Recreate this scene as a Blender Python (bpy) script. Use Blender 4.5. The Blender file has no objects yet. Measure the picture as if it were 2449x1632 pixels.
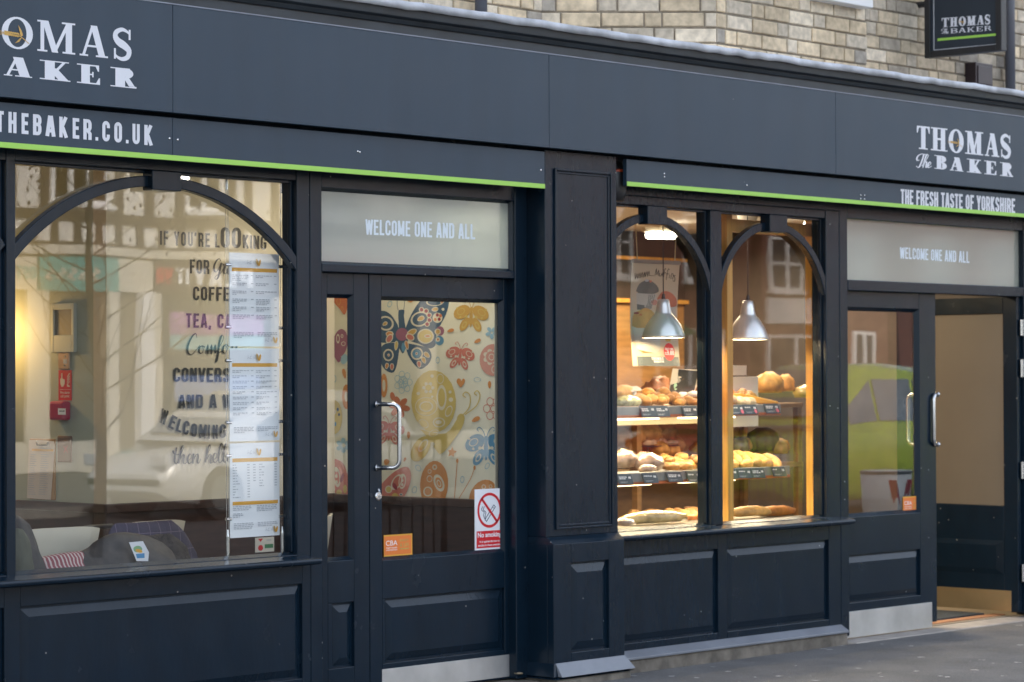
import bpy, bmesh, math, random
from mathutils import Vector, Matrix, Euler, noise
random.seed(7)
R_ = math.radians
SC = bpy.context.scene
COL = SC.collection

# ------------------------------------------------------------------ camera, world, sun
FPX, YAW, PIT, ROLL = 6203.833, 0.82284, 0.014081, -0.003931
CAM = Vector((-9.44822, -8.66107, 1.5))
_F = Vector((math.sin(YAW)*math.cos(PIT), math.cos(YAW)*math.cos(PIT), math.sin(PIT)))
_r = Vector((math.cos(YAW), -math.sin(YAW), 0)); _u = _r.cross(_F)
_R = _r*math.cos(ROLL)+_u*math.sin(ROLL); _U = -_r*math.sin(ROLL)+_u*math.cos(ROLL)
cd = bpy.data.cameras.new('camera'); cam = bpy.data.objects.new('camera', cd); COL.objects.link(cam)
m3 = Matrix((_R, _U, -_F)).transposed()
cam.matrix_world = Matrix.Translation(CAM) @ m3.to_4x4()
cd.sensor_width = 36; cd.lens = FPX/2449*36; cd.clip_end = 400; cd.clip_start = .1
cd.dof.use_dof = True; cd.dof.focus_distance = 11.0; cd.dof.aperture_fstop = 5.0
SC.camera = cam
w = bpy.data.worlds.new('World'); SC.world = w; w.use_nodes = True
nt = w.node_tree; bg = nt.nodes['Background']
sky = nt.nodes.new('ShaderNodeTexSky'); sky.sky_type = 'NISHITA'; sky.sun_disc = False
SUN_EL, SUN_ROT = R_(38), R_(-28)          # the sun stands behind the shop, its front is in open shade
sky.sun_elevation = SUN_EL; sky.sun_rotation = SUN_ROT
sky.air_density = 1.0; sky.dust_density = 4.0; sky.ozone_density = 1.0
hs_ = nt.nodes.new('ShaderNodeHueSaturation'); hs_.inputs['Saturation'].default_value = .5   # hazy bright cloud rather than deep blue
nt.links.new(sky.outputs[0], hs_.inputs['Color']); nt.links.new(hs_.outputs[0], bg.inputs[0]); bg.inputs[1].default_value = .13
sl = bpy.data.lights.new('sun', 'SUN'); sl.energy = .55; sl.angle = R_(12); sl.color = (1, .94, .86)
so = bpy.data.objects.new('sun', sl); COL.objects.link(so)
sd = Vector((math.sin(SUN_ROT)*math.cos(SUN_EL), math.cos(SUN_ROT)*math.cos(SUN_EL), math.sin(SUN_EL)))
so.rotation_euler = sd.to_track_quat('Z', 'Y').to_euler()
SC.view_settings.view_transform = 'Standard'; SC.view_settings.look = 'None'
SC.view_settings.exposure = 2.3; SC.view_settings.gamma = 1
SC.render.engine = 'CYCLES'
SC.cycles.max_bounces = 10; SC.cycles.transparent_max_bounces = 24
SC.cycles.caustics_reflective = False; SC.cycles.caustics_refractive = False

# ------------------------------------------------------------------ measuring helpers: photograph position -> point on a real plane
def _ray(px, py): return _F + _R*((px-1224.5)/FPX) - _U*((py-816)/FPX)
def V(px, py, y):
    d = _ray(px, py); return CAM + d*((y-CAM.y)/d.y)
def VX(px, py, x):
    d = _ray(px, py); return CAM + d*((x-CAM.x)/d.x)
def X(px, y, py=900): return V(px, py, y).x
def Z(px, py, y): return V(px, py, y).z

# ------------------------------------------------------------------ materials
MATS = {}
def mat(name, col, rough=.6, metal=0, spec=.5, nscale=0, namt=.0, bump=0, bscale=60, coat=0, emit=None, estr=0, stretch=None, croug=.05):
    if name in MATS: return MATS[name]
    m = bpy.data.materials.new(name); m.use_nodes = True; t = m.node_tree; b = t.nodes['Principled BSDF']
    b.inputs['Base Color'].default_value = (*col, 1); b.inputs['Roughness'].default_value = rough
    b.inputs['Metallic'].default_value = metal; b.inputs['Specular IOR Level'].default_value = spec
    b.inputs['Coat Weight'].default_value = coat; b.inputs['Coat Roughness'].default_value = croug
    tc = t.nodes.new('ShaderNodeTexCoord'); vec = tc.outputs['Object']
    if stretch:
        mp = t.nodes.new('ShaderNodeMapping'); mp.inputs['Scale'].default_value = stretch
        t.links.new(vec, mp.inputs[0]); vec = mp.outputs[0]
    if namt:
        n = t.nodes.new('ShaderNodeTexNoise'); n.inputs['Scale'].default_value = nscale; n.inputs['Detail'].default_value = 6
        t.links.new(vec, n.inputs[0])
        mr = t.nodes.new('ShaderNodeMapRange'); mr.inputs[1].default_value = .3; mr.inputs[2].default_value = .7
        mr.inputs[3].default_value = 1-namt; mr.inputs[4].default_value = 1+namt
        t.links.new(n.outputs[0], mr.inputs[0])
        mx = t.nodes.new('ShaderNodeVectorMath'); mx.operation = 'SCALE'; mx.inputs[0].default_value = col
        t.links.new(mr.outputs[0], mx.inputs['Scale']); t.links.new(mx.outputs[0], b.inputs['Base Color'])
    if bump:
        n = t.nodes.new('ShaderNodeTexNoise'); n.inputs['Scale'].default_value = bscale; n.inputs['Detail'].default_value = 5
        t.links.new(vec, n.inputs[0]); bp = t.nodes.new('ShaderNodeBump'); bp.inputs['Strength'].default_value = bump
        bp.inputs['Distance'].default_value = .01
        t.links.new(n.outputs[0], bp.inputs['Height']); t.links.new(bp.outputs[0], b.inputs['Normal'])
        if coat: t.links.new(bp.outputs[0], b.inputs['Coat Normal'])
    if emit:
        b.inputs['Emission Color'].default_value = (*emit, 1); b.inputs['Emission Strength'].default_value = estr
    MATS[name] = m; return m

def glass(name, f0, tint=(.95, .96, .95)):
    m = bpy.data.materials.new(name); m.use_nodes = True; t = m.node_tree; t.nodes.clear()
    o = t.nodes.new('ShaderNodeOutputMaterial'); mix = t.nodes.new('ShaderNodeMixShader')
    tr = t.nodes.new('ShaderNodeBsdfTransparent'); tr.inputs[0].default_value = (*tint, 1)
    gl = t.nodes.new('ShaderNodeBsdfGlossy'); gl.inputs['Roughness'].default_value = 0; gl.inputs[0].default_value = (1, 1, 1, 1)
    lw = t.nodes.new('ShaderNodeLayerWeight'); lw.inputs[0].default_value = .5
    p = t.nodes.new('ShaderNodeMath'); p.operation = 'POWER'; p.inputs[1].default_value = 5
    q = t.nodes.new('ShaderNodeMath'); q.operation = 'MULTIPLY_ADD'; q.inputs[1].default_value = 1-f0; q.inputs[2].default_value = f0
    t.links.new(lw.outputs['Facing'], p.inputs[0]); t.links.new(p.outputs[0], q.inputs[0])
    # old float glass is never quite flat: a very soft waviness
    tc = t.nodes.new('ShaderNodeTexCoord'); n = t.nodes.new('ShaderNodeTexNoise'); n.inputs['Scale'].default_value = 1.6; n.inputs['Detail'].default_value = 1
    bp = t.nodes.new('ShaderNodeBump'); bp.inputs['Strength'].default_value = .02; bp.inputs['Distance'].default_value = .02
    t.links.new(tc.outputs['Object'], n.inputs[0]); t.links.new(n.outputs[0], bp.inputs['Height']); t.links.new(bp.outputs[0], gl.inputs['Normal'])
    t.links.new(q.outputs[0], mix.inputs[0]); t.links.new(tr.outputs[0], mix.inputs[1]); t.links.new(gl.outputs[0], mix.inputs[2])
    t.links.new(mix.outputs[0], o.inputs[0]); MATS[name] = m; return m

NAVY = mat('navy_gloss_paint', (.0046, .0140, .0262), .24, spec=.33, nscale=9, namt=.12, bump=.10, bscale=45, stretch=(1, 1, .35))
def flecks(m, scale, size, col, share, rvar=None):
    """small chips and specks scattered over a painted surface"""
    t = m.node_tree; b = t.nodes['Principled BSDF']; src = b.inputs['Base Color'].links[0].from_socket
    tc = t.nodes.new('ShaderNodeTexCoord'); vo = t.nodes.new('ShaderNodeTexVoronoi'); vo.inputs['Scale'].default_value = scale; t.links.new(tc.outputs['Object'], vo.inputs[0])
    lt = t.nodes.new('ShaderNodeMath'); lt.operation = 'LESS_THAN'; lt.inputs[1].default_value = size; t.links.new(vo.outputs['Distance'], lt.inputs[0])
    sp = t.nodes.new('ShaderNodeSeparateColor'); t.links.new(vo.outputs['Color'], sp.inputs[0]); gt = t.nodes.new('ShaderNodeMath'); gt.operation = 'GREATER_THAN'; gt.inputs[1].default_value = 1-share; t.links.new(sp.outputs[0], gt.inputs[0])
    ml = t.nodes.new('ShaderNodeMath'); ml.operation = 'MULTIPLY'; t.links.new(lt.outputs[0], ml.inputs[0]); t.links.new(gt.outputs[0], ml.inputs[1])
    mx = t.nodes.new('ShaderNodeMix'); mx.data_type = 'RGBA'; mx.inputs[7].default_value = (*col, 1); t.links.new(ml.outputs[0], mx.inputs[0]); t.links.new(src, mx.inputs[6]); t.links.new(mx.outputs[2], b.inputs['Base Color'])
    if rvar:
        n = t.nodes.new('ShaderNodeTexNoise'); n.inputs['Scale'].default_value = 5; n.inputs['Detail'].default_value = 6; t.links.new(tc.outputs['Object'], n.inputs[0])
        mr = t.nodes.new('ShaderNodeMapRange'); mr.inputs[1].default_value = .3; mr.inputs[2].default_value = .7; mr.inputs[3].default_value = rvar[0]; mr.inputs[4].default_value = rvar[1]; t.links.new(n.outputs[0], mr.inputs[0]); t.links.new(mr.outputs[0], b.inputs['Roughness'])
flecks(NAVY, 13, .055, (.22, .22, .21), .42, (.21, .28))
FASC = mat('fascia_panel_coating', (.0185, .0390, .0640), .42, spec=.42, nscale=3, namt=.07, bump=.008, bscale=6, stretch=(2.5, 1, .35))
flecks(FASC, 7, .02, (.25, .26, .28), .35, (.39, .45))
CORN = mat('weathered_navy_paint', (.020, .028, .036), .45, spec=.45, nscale=14, namt=.3, bump=.12, bscale=40, stretch=(.4, 1, 1))
LIME = mat('lime_green_vinyl', (.36, .66, .10), .45, nscale=3, namt=.03)
WHITE = mat('white_vinyl', (.72, .73, .775), .5, nscale=4, namt=.02)
GOLD = mat('wheat_gold_vinyl', (.55, .33, .08), .5, nscale=30, namt=.2)
LEAD = mat('lead_sheet', (.46, .475, .51), .5, metal=.1, nscale=7, namt=.35, bump=.5, bscale=18)
STEEL = mat('brushed_steel', (.62, .63, .64), .24, metal=1, bump=.03, bscale=120)
KICK = mat('scuffed_kick_plate', (.58, .58, .57), .42, metal=.7, nscale=6, namt=.14, bump=.05, bscale=20)
KICKG = mat('brass_kick_plate', (.55, .42, .24), .35, metal=.8, nscale=4, namt=.1)
STONE = mat('stone_plinth', (.165, .145, .12), .85, nscale=12, namt=.4, bump=.7, bscale=30)
CREAM = mat('cream_wall_paint', (.62, .56, .43), .7, nscale=2, namt=.03, bump=.02, bscale=90)
SAGE = mat('sage_wall_paint', (.40, .43, .34), .7, nscale=2, namt=.03)
DADO = mat('dark_wood_dado', (.040, .018, .012), .3, nscale=8, namt=.35, stretch=(1, 1, 6), coat=.3)
FLOOR = mat('cafe_floor', (.10, .07, .05), .4, nscale=5, namt=.2)
CEIL = mat('ceiling_paint', (.60, .54, .45), .8, nscale=3, namt=.05)
BROWN = mat('brown_wall_boards', (.30, .155, .055), .5, nscale=5, namt=.25, stretch=(1, 1, 5))
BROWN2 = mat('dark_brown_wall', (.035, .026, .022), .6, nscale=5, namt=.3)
PINE = mat('orange_pine_wood', (.58, .29, .055), .4, nscale=10, namt=.2, stretch=(5, 5, .4), coat=.2)
FROST = mat('frosted_glass_film', (.37, .395, .365), .5, spec=.5, coat=1, croug=.06, nscale=2, namt=.02); FROST.node_tree.nodes['Principled BSDF'].inputs['Coat IOR'].default_value = 1.85
def frosted(name, col, thru):
    m = MATS[name]; t = m.node_tree; b = t.nodes['Principled BSDF']; o = t.nodes['Material Output']
    tl = t.nodes.new('ShaderNodeBsdfTranslucent'); tl.inputs[0].default_value = (*col, 1); mx = t.nodes.new('ShaderNodeMixShader'); mx.inputs[0].default_value = thru
    t.links.new(b.outputs[0], mx.inputs[1]); t.links.new(tl.outputs[0], mx.inputs[2]); t.links.new(mx.outputs[0], o.inputs[0])
frosted('frosted_glass_film', (.76, .82, .77), .28)
FROSTB = mat('beige_frosted_panel', (.16, .135, .105), .45, nscale=3, namt=.05)
BLACK = mat('black_print', (.012, .012, .013), .5, nscale=8, namt=.05)
BLKM = mat('black_metal', (.02, .02, .022), .4, nscale=8, namt=.1)
PAPER = mat('white_paper', (.88, .90, .92), .55, coat=.15, nscale=3, namt=.015)
ORANGE = mat('amber_print', (.72, .36, .035), .5, nscale=3, namt=.03)
GREYT = mat('grey_print', (.48, .50, .54), .6, nscale=20, namt=.1)
RED = mat('red_print', (.62, .012, .02), .45, nscale=3, namt=.03)
ORED = mat('orange_sticker', (.78, .20, .035), .45, nscale=3, namt=.03)
GLASS = glass('window_glass', .095)
GLASSW = glass('door_glass', .055); GLASSD = glass('right_door_glass', .095)
GLASSR = glass('bakery_window_glass', .04)

# ------------------------------------------------------------------ mesh builders
class MB:
    def __init__(s): s.v = []; s.f = []; s.m = []; s.c = None
    def face(s, pts, m=0):
        i = len(s.v); s.v += [tuple(p) for p in pts]; s.f.append(tuple(range(i, i+len(pts)))); s.m.append(m)
    def hexa(s, p, m=0):           # 8 points: bottom ring then top ring
        i = len(s.v); s.v += [tuple(q) for q in p]
        for q in ((3, 2, 1, 0), (4, 5, 6, 7), (0, 1, 5, 4), (1, 2, 6, 5), (2, 3, 7, 6), (3, 0, 4, 7)):
            s.f.append(tuple(i+k for k in q)); s.m.append(m)
    def box(s, x0, x1, y0, y1, z0, z1, m=0):
        x0, x1 = min(x0, x1), max(x0, x1); y0, y1 = min(y0, y1), max(y0, y1); z0, z1 = min(z0, z1), max(z0, z1)
        s.hexa([(x0, y0, z0), (x1, y0, z0), (x1, y1, z0), (x0, y1, z0), (x0, y0, z1), (x1, y0, z1), (x1, y1, z1), (x0, y1, z1)], m)
    def prism(s, poly, y0, y1, m=0, axis='y'):   # polygon in xz (or yz for axis x) swept along axis
        n = len(poly); i = len(s.v)
        if axis == 'y':
            s.v += [(a, y0, b) for a, b in poly]+[(a, y1, b) for a, b in poly]
        elif axis == 'x':
            s.v += [(y0, a, b) for a, b in poly]+[(y1, a, b) for a, b in poly]
        else:
            s.v += [(a, b, y0) for a, b in poly]+[(a, b, y1) for a, b in poly]
        s.f.append(tuple(range(i, i+n))); s.f.append(tuple(range(i+2*n-1, i+n-1, -1))); s.m += [m, m]
        for k in range(n):
            s.f.append((i+k, i+n+k, i+n+(k+1) % n, i+(k+1) % n)); s.m.append(m)
    def tube(s, path, r, n=8, m=0, cap=True):
        path = [Vector(p) for p in path]; rings = []
        rr = r if isinstance(r, (list, tuple)) else [r]*len(path)
        nrm = None
        for k, p in enumerate(path):
            d = (path[min(k+1, len(path)-1)]-path[max(k-1, 0)]).normalized()
            if nrm is None: nrm = d.orthogonal().normalized()
            nrm = (nrm-d*nrm.dot(d)).normalized(); b = d.cross(nrm)
            i = len(s.v)
            s.v += [tuple(p+(nrm*math.cos(2*math.pi*a/n)+b*math.sin(2*math.pi*a/n))*rr[k]) for a in range(n)]; rings.append(i)
        for a, b in zip(rings, rings[1:]):
            for k in range(n):
                s.f.append((a+k, a+(k+1) % n, b+(k+1) % n, b+k)); s.m.append(m)
        if cap:
            s.f.append(tuple(rings[0]+k for k in range(n))[::-1]); s.f.append(tuple(rings[-1]+k for k in range(n))); s.m += [m, m]
    def lathe(s, prof, c=(0, 0, 0), n=28, m=0):
        i = len(s.v)
        for r, z in prof:
            s.v += [(c[0]+r*math.cos(2*math.pi*k/n), c[1]+r*math.sin(2*math.pi*k/n), c[2]+z) for k in range(n)]
        for a in range(len(prof)-1):
            for k in range(n):
                s.f.append((i+a*n+k, i+a*n+(k+1) % n, i+(a+1)*n+(k+1) % n, i+(a+1)*n+k)); s.m.append(m)
    def blob(s, c, rad, rot=0, amp=.12, freq=3, nu=14, nv=9, seed=0, flat=.0, tilt=0, m=0, bend=0):
        i = len(s.v); M = Euler((tilt, 0, rot)).to_matrix(); off = Vector((seed*3.1, seed*1.7, seed*.9))
        for b in range(nv+1):
            th = math.pi*b/nv
            for a in range(nu):
                ph = 2*math.pi*a/nu; d = Vector((math.sin(th)*math.cos(ph), math.sin(th)*math.sin(ph), math.cos(th)))
                k = 1+amp*noise.noise(d*freq+off)+amp*.5*noise.noise(d*freq*2.3+off)
                p = Vector((d.x*rad[0]*k, d.y*rad[1]*k, d.z*rad[2]*k))
                if flat: p.z = max(p.z, -rad[2]*flat)
                if bend: p.z -= bend*(p.x/rad[0])**2
                s.v.append(tuple(M@p+Vector(c)))
        for b in range(nv):
            for a in range(nu):
                s.f.append((i+b*nu+a, i+(b+1)*nu+a, i+(b+1)*nu+(a+1) % nu, i+b*nu+(a+1) % nu)); s.m.append(m)
    def build(s, name, mats, parent=None, bevel=0, smooth=False, loc=None, fix=True):
        me = bpy.data.meshes.new(name); me.from_pydata(s.v, [], s.f)
        mats = mats if isinstance(mats, (list, tuple)) else [mats]
        for q in mats: me.materials.append(q)
        me.polygons.foreach_set('material_index', s.m)
        if fix:
            bm = bmesh.new(); bm.from_mesh(me); bmesh.ops.recalc_face_normals(bm, faces=bm.faces); bm.to_mesh(me); bm.free()
        if smooth: me.polygons.foreach_set('use_smooth', [True]*len(me.polygons))
        me.update(); o = bpy.data.objects.new(name, me); COL.objects.link(o)
        if loc is not None: o.location = loc
        if parent is not None: adopt(o, parent)
        if bevel:
            b = o.modifiers.new('bevel', 'BEVEL'); b.width = bevel; b.segments = 2; b.limit_method = 'ANGLE'; b.angle_limit = R_(40)
        return o

def worldloc(o):
    l = Vector(o.location)
    if o.parent: l = l+worldloc(o.parent)
    return l
def adopt(o, parent, local=False):
    o.parent = parent
    if not local: o.location = Vector(o.location)-worldloc(parent)
def thing(name, label, cat, loc=(0, 0, 0), group=None):
    o = bpy.data.objects.new(name, None); COL.objects.link(o); o.location = loc; o.empty_display_size = .1
    return tag(o, label, cat, group)
def tag(o, label=None, cat=None, group=None, kind=None):
    if label: o['label'] = label
    if cat: o['category'] = cat
    if group: o['group'] = group
    if kind: o['kind'] = kind
    return o
def ground_at(o, loc):               # move the mesh origin of a one-mesh thing to its base
    o.data.transform(Matrix.Translation(-Vector(loc))); o.location = loc; return o

class Dec:
    """flat print laid on a real surface: shapes in 2-D, each laid a hair above the one before"""
    def __init__(s, fn, nrm, step=.00003, base=.0006):
        s.fn = fn; s.n = Vector(nrm); s.mb = MB(); s.mats = []; s.k = 0; s.step = step; s.base = base; s.clip = None
    def mi(s, m):
        if m not in s.mats: s.mats.append(m)
        return s.mats.index(m)
    def pt(s, p): return s.fn(p[0], p[1])+s.n*(s.base+s.step*s.k)
    def poly(s, pts, m):
        if s.clip: pts = s.clip(pts)
        if len(pts) < 3: return
        s.k += 1; s.mb.face([s.pt(p) for p in pts], s.mi(m))
    def rect(s, x0, y0, x1, y1, m): s.poly([(x0, y0), (x1, y0), (x1, y1), (x0, y1)], m)
    def ell(s, cx, cy, rx, ry, m, rot=0, n=22, tear=0):
        c, q = math.cos(rot), math.sin(rot); pts = []
        for k in range(n):
            a = 2*math.pi*k/n; x = rx*math.cos(a); y = ry*math.sin(a)
            if tear: x *= 1-tear*(y/ry*.5+.5)
            pts.append((cx+x*c-y*q, cy+x*q+y*c))
        s.poly(pts, m)
    def ring(s, cx, cy, rx, ry, t, m, rot=0, n=26):
        s.k += 1; c, q = math.cos(rot), math.sin(rot); j = s.mi(m)
        def at(a, e):
            x = (rx-e)*math.cos(a); y = (ry-e*ry/rx)*math.sin(a); return (cx+x*c-y*q, cy+x*q+y*c)
        for k in range(n):
            a, b = 2*math.pi*k/n, 2*math.pi*(k+1)/n
            qd = [at(a, 0), at(b, 0), at(b, t), at(a, t)]
            if s.clip:
                qd = s.clip(qd)
                if len(qd) < 3: continue
            s.mb.face([s.pt(p) for p in qd], j)
    def strip(s, pts, ws, m):
        for q in stroke(pts, ws): s.poly(q, m) if False else s._q(q, m)
        s.k += 1
    def _q(s, q, m):
        if s.clip:
            q = s.clip(q)
            if len(q) < 3: return
        s.mb.face([s.pt(p) for p in q], s.mi(m))
    def build(s, name, parent=None): return s.mb.build(name, s.mats, parent, fix=False)

def stroke(pts, ws, closed=False):
    """quads of a polyline of given width(s), mitred"""
    n = len(pts); ws = ws if isinstance(ws, (list, tuple)) else [ws]*n
    L, Rr = [], []
    for k in range(n):
        p = Vector(pts[k])
        a = Vector(pts[k-1]) if (k > 0 or closed) else None; b = Vector(pts[(k+1) % n]) if (k < n-1 or closed) else None
        d1 = (p-a).normalized() if a is not None and (p-a).length > 1e-9 else None
        d2 = (b-p).normalized() if b is not None and (b-p).length > 1e-9 else None
        if d1 is None: d1 = d2
        if d2 is None: d2 = d1
        t = (d1+d2); t = t.normalized() if t.length > 1e-6 else d1
        nn = Vector((-t.y, t.x)); n1 = Vector((-d1.y, d1.x)); k_ = max(.45, nn.dot(n1))
        o = nn*(ws[k]*.5/k_); L.append(p+o); Rr.append(p-o)
    out = []
    for k in range(n if closed else n-1):
        j = (k+1) % n; out.append([tuple(L[k]), tuple(L[j]), tuple(Rr[j]), tuple(Rr[k])])
    return out
def catmull(pts, seg=5):
    P_ = [Vector(p) for p in pts]; P_ = [P_[0]]+P_+[P_[-1]]; out = []
    for i in range(1, len(P_)-2):
        for k in range(seg):
            t = k/seg; a, b, c, d = P_[i-1:i+3]
            out.append(tuple(.5*((2*b)+(c-a)*t+(2*a-5*b+4*c-d)*t*t+(3*b-a-3*c+d)*t**3)))
    out.append(tuple(P_[-2])); return out
def callig(pts, w0, w1, seg=5, ydown=True):
    q = catmull(pts, seg); ws = []
    for k in range(len(q)):
        d = Vector(q[min(k+1, len(q)-1)])-Vector(q[max(k-1, 0)]); l = d.length or 1
        v = (d.y if ydown else -d.y)/l; ws.append(w0+(w1-w0)*max(0, v)**1.5)
    ws = [sum(ws[max(0, k-1):k+2])/len(ws[max(0, k-1):k+2]) for k in range(len(ws))]
    return q, ws

# ------------------------------------------------------------------ lettering (unit height, drawn from strokes)
def arc(cx, cy, rx, ry, a0, a1, n=8): return [(cx+rx*math.cos(R_(a0+(a1-a0)*k/n)), cy+ry*math.sin(R_(a0+(a1-a0)*k/n))) for k in range(n+1)]
def sans(ch, t=.15, w=.42):
    h = t/2; l, r, b, p = h, w-h, h, 1-h; rr = (r-l)/2; c = w/2; ry = min(.16, rr*1.3)
    bow = lambda z0, z1, x0=l: [(x0, z1)]+arc(r-rr*.8, z1-ry, rr*.8, ry, 90, 0, 5)+arc(r-rr*.8, z0+ry, rr*.8, ry, 0, -90, 5)+[(x0, z0)]
    O = arc(c, p-ry, rr, ry, 180, 0)+arc(c, b+ry, rr, ry, 0, -180)
    G = {
     'A': ([[(h*.75, 0), (c-.02, 1)], [(w-h*.75, 0), (c+.02, 1)], [(w*.22, .27), (w*.78, .27)]], w),
     'B': ([[(l, 0), (l, 1)], bow(.52, p), bow(b, .52)], w), 'C': ([[(r, .34)]+arc(c, b+ry, rr, ry, 0, -180)+arc(c, p-ry, rr, ry, 180, 0)+[(r, .66)]], w),
     'D': ([[(l, 0), (l, 1)], bow(b, p)], w), 'E': ([[(l, 0), (l, 1)], [(l, p), (w*.9, p)], [(l, .52), (w*.82, .52)], [(l, b), (w*.9, b)]], w*.92),
     'F': ([[(l, 0), (l, 1)], [(l, p), (w*.9, p)], [(l, .5), (w*.8, .5)]], w*.9), 'H': ([[(l, 0), (l, 1)], [(r, 0), (r, 1)], [(l, .52), (r, .52)]], w),
     'G': ([[(r, .66)]+arc(c, p-ry, rr, ry, 0, 180)+arc(c, b+ry, rr, ry, 180, 360)+[(r, .47), (c, .47)]], w),
     'I': ([[(l, 0), (l, 1)]], t), 'K': ([[(l, 0), (l, 1)], [(l, .38), (r, 1)], [(l+.09, .5), (r+.02, 0)]], w), 'L': ([[(l, 0), (l, 1)], [(l, b), (w*.88, b)]], w*.88),
     'M': ([[(l, 0), (l, 1)], [(l, 1), (w*.62, .1)], [(w*.62, .1), (w*1.24-h, 1)], [(w*1.24-h, 0), (w*1.24-h, 1)]], w*1.24),
     'N': ([[(l, 0), (l, 1)], [(l, .97), (r, .03)], [(r, 0), (r, 1)]], w), 'O': ([O+[O[0], O[1]]], w), 'P': ([[(l, 0), (l, 1)], bow(.45, p)], w),
     'Q': ([O+[O[0], O[1]], [(c, .25), (r+.03, -.05)]], w), 'R': ([[(l, 0), (l, 1)], bow(.47, p), [(c, .47), (r, .3), (r, 0)]], w),
     'S': ([[(r, .7)]+arc(c, p-ry, rr, ry, 0, 180, 8)+[(l+.01, .62), (r-.01, .40)]+arc(c, b+ry, rr, ry, 0, -180, 8)+[(l, .3)]], w),
     'T': ([[(w*.47, 0), (w*.47, 1)], [(0, p), (w*.94, p)]], w*.94), 'U': ([[(l, 1)]+arc(c, b+ry, rr, ry, 180, 360)+[(r, 1)]], w),
     'V': ([[(h*.7, 1), (c-.01, 0)], [(w-h*.7, 1), (c+.01, 0)]], w), 'W': ([[(h*.7, 1), (w*.36, 0)], [(w*.36, 0), (w*.66, .95)], [(w*.66, .95), (w*.98, 0)], [(w*.98, 0), (w*1.34-h*.7, 1)]], w*1.34),
     'Y': ([[(h*.7, 1), (c, .42)], [(w-h*.7, 1), (c, .42)], [(c, 0), (c, .46)]], w), '.': ([[(l, 0), (l, t)]], t), ',': ([[(l, t), (l-.05, -.12)]], t), "'": ([[(l, 1), (l-.04, .74)]], t),
     '!': ([[(l, .3), (l, 1)], [(l, 0), (l, .16)]], t), ' ': ([], w*.42), '3': ([bow(.52, p, .03), bow(b, .52, .03)], w), '8': ([O+[O[0], O[1]], [(l, .52), (r, .52)]], w), '0': ([O+[O[0], O[1]]], w), '£': ([[(r, .75)]+arc(c+.02, p-ry, rr-.02, ry, 0, 180)+[(l+.02, b)], [(0, b), (w, b)], [(0, .48), (r, .48)]], w)}
    return G[ch]
def text_px(d, s, p0, p1, hv, m, t=.15, w=.42, gap=.09):
    """sans text fitted between two baseline points; hv = height vector"""
    gl = [sans(c, t, w) for c in s]; tot = sum(g[1] for g in gl)+gap*(len(gl)-1); x = 0
    ex = Vector((p1[0]-p0[0], p1[1]-p0[1]))/tot; ey = Vector(hv)
    for g, adv in gl:
        for st in g:
            for q in stroke(st, t): d._q([tuple(Vector(p0)+ex*(x+u)+ey*v) for u, v in q], m)
            d.k += 1
        x += adv+gap
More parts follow.
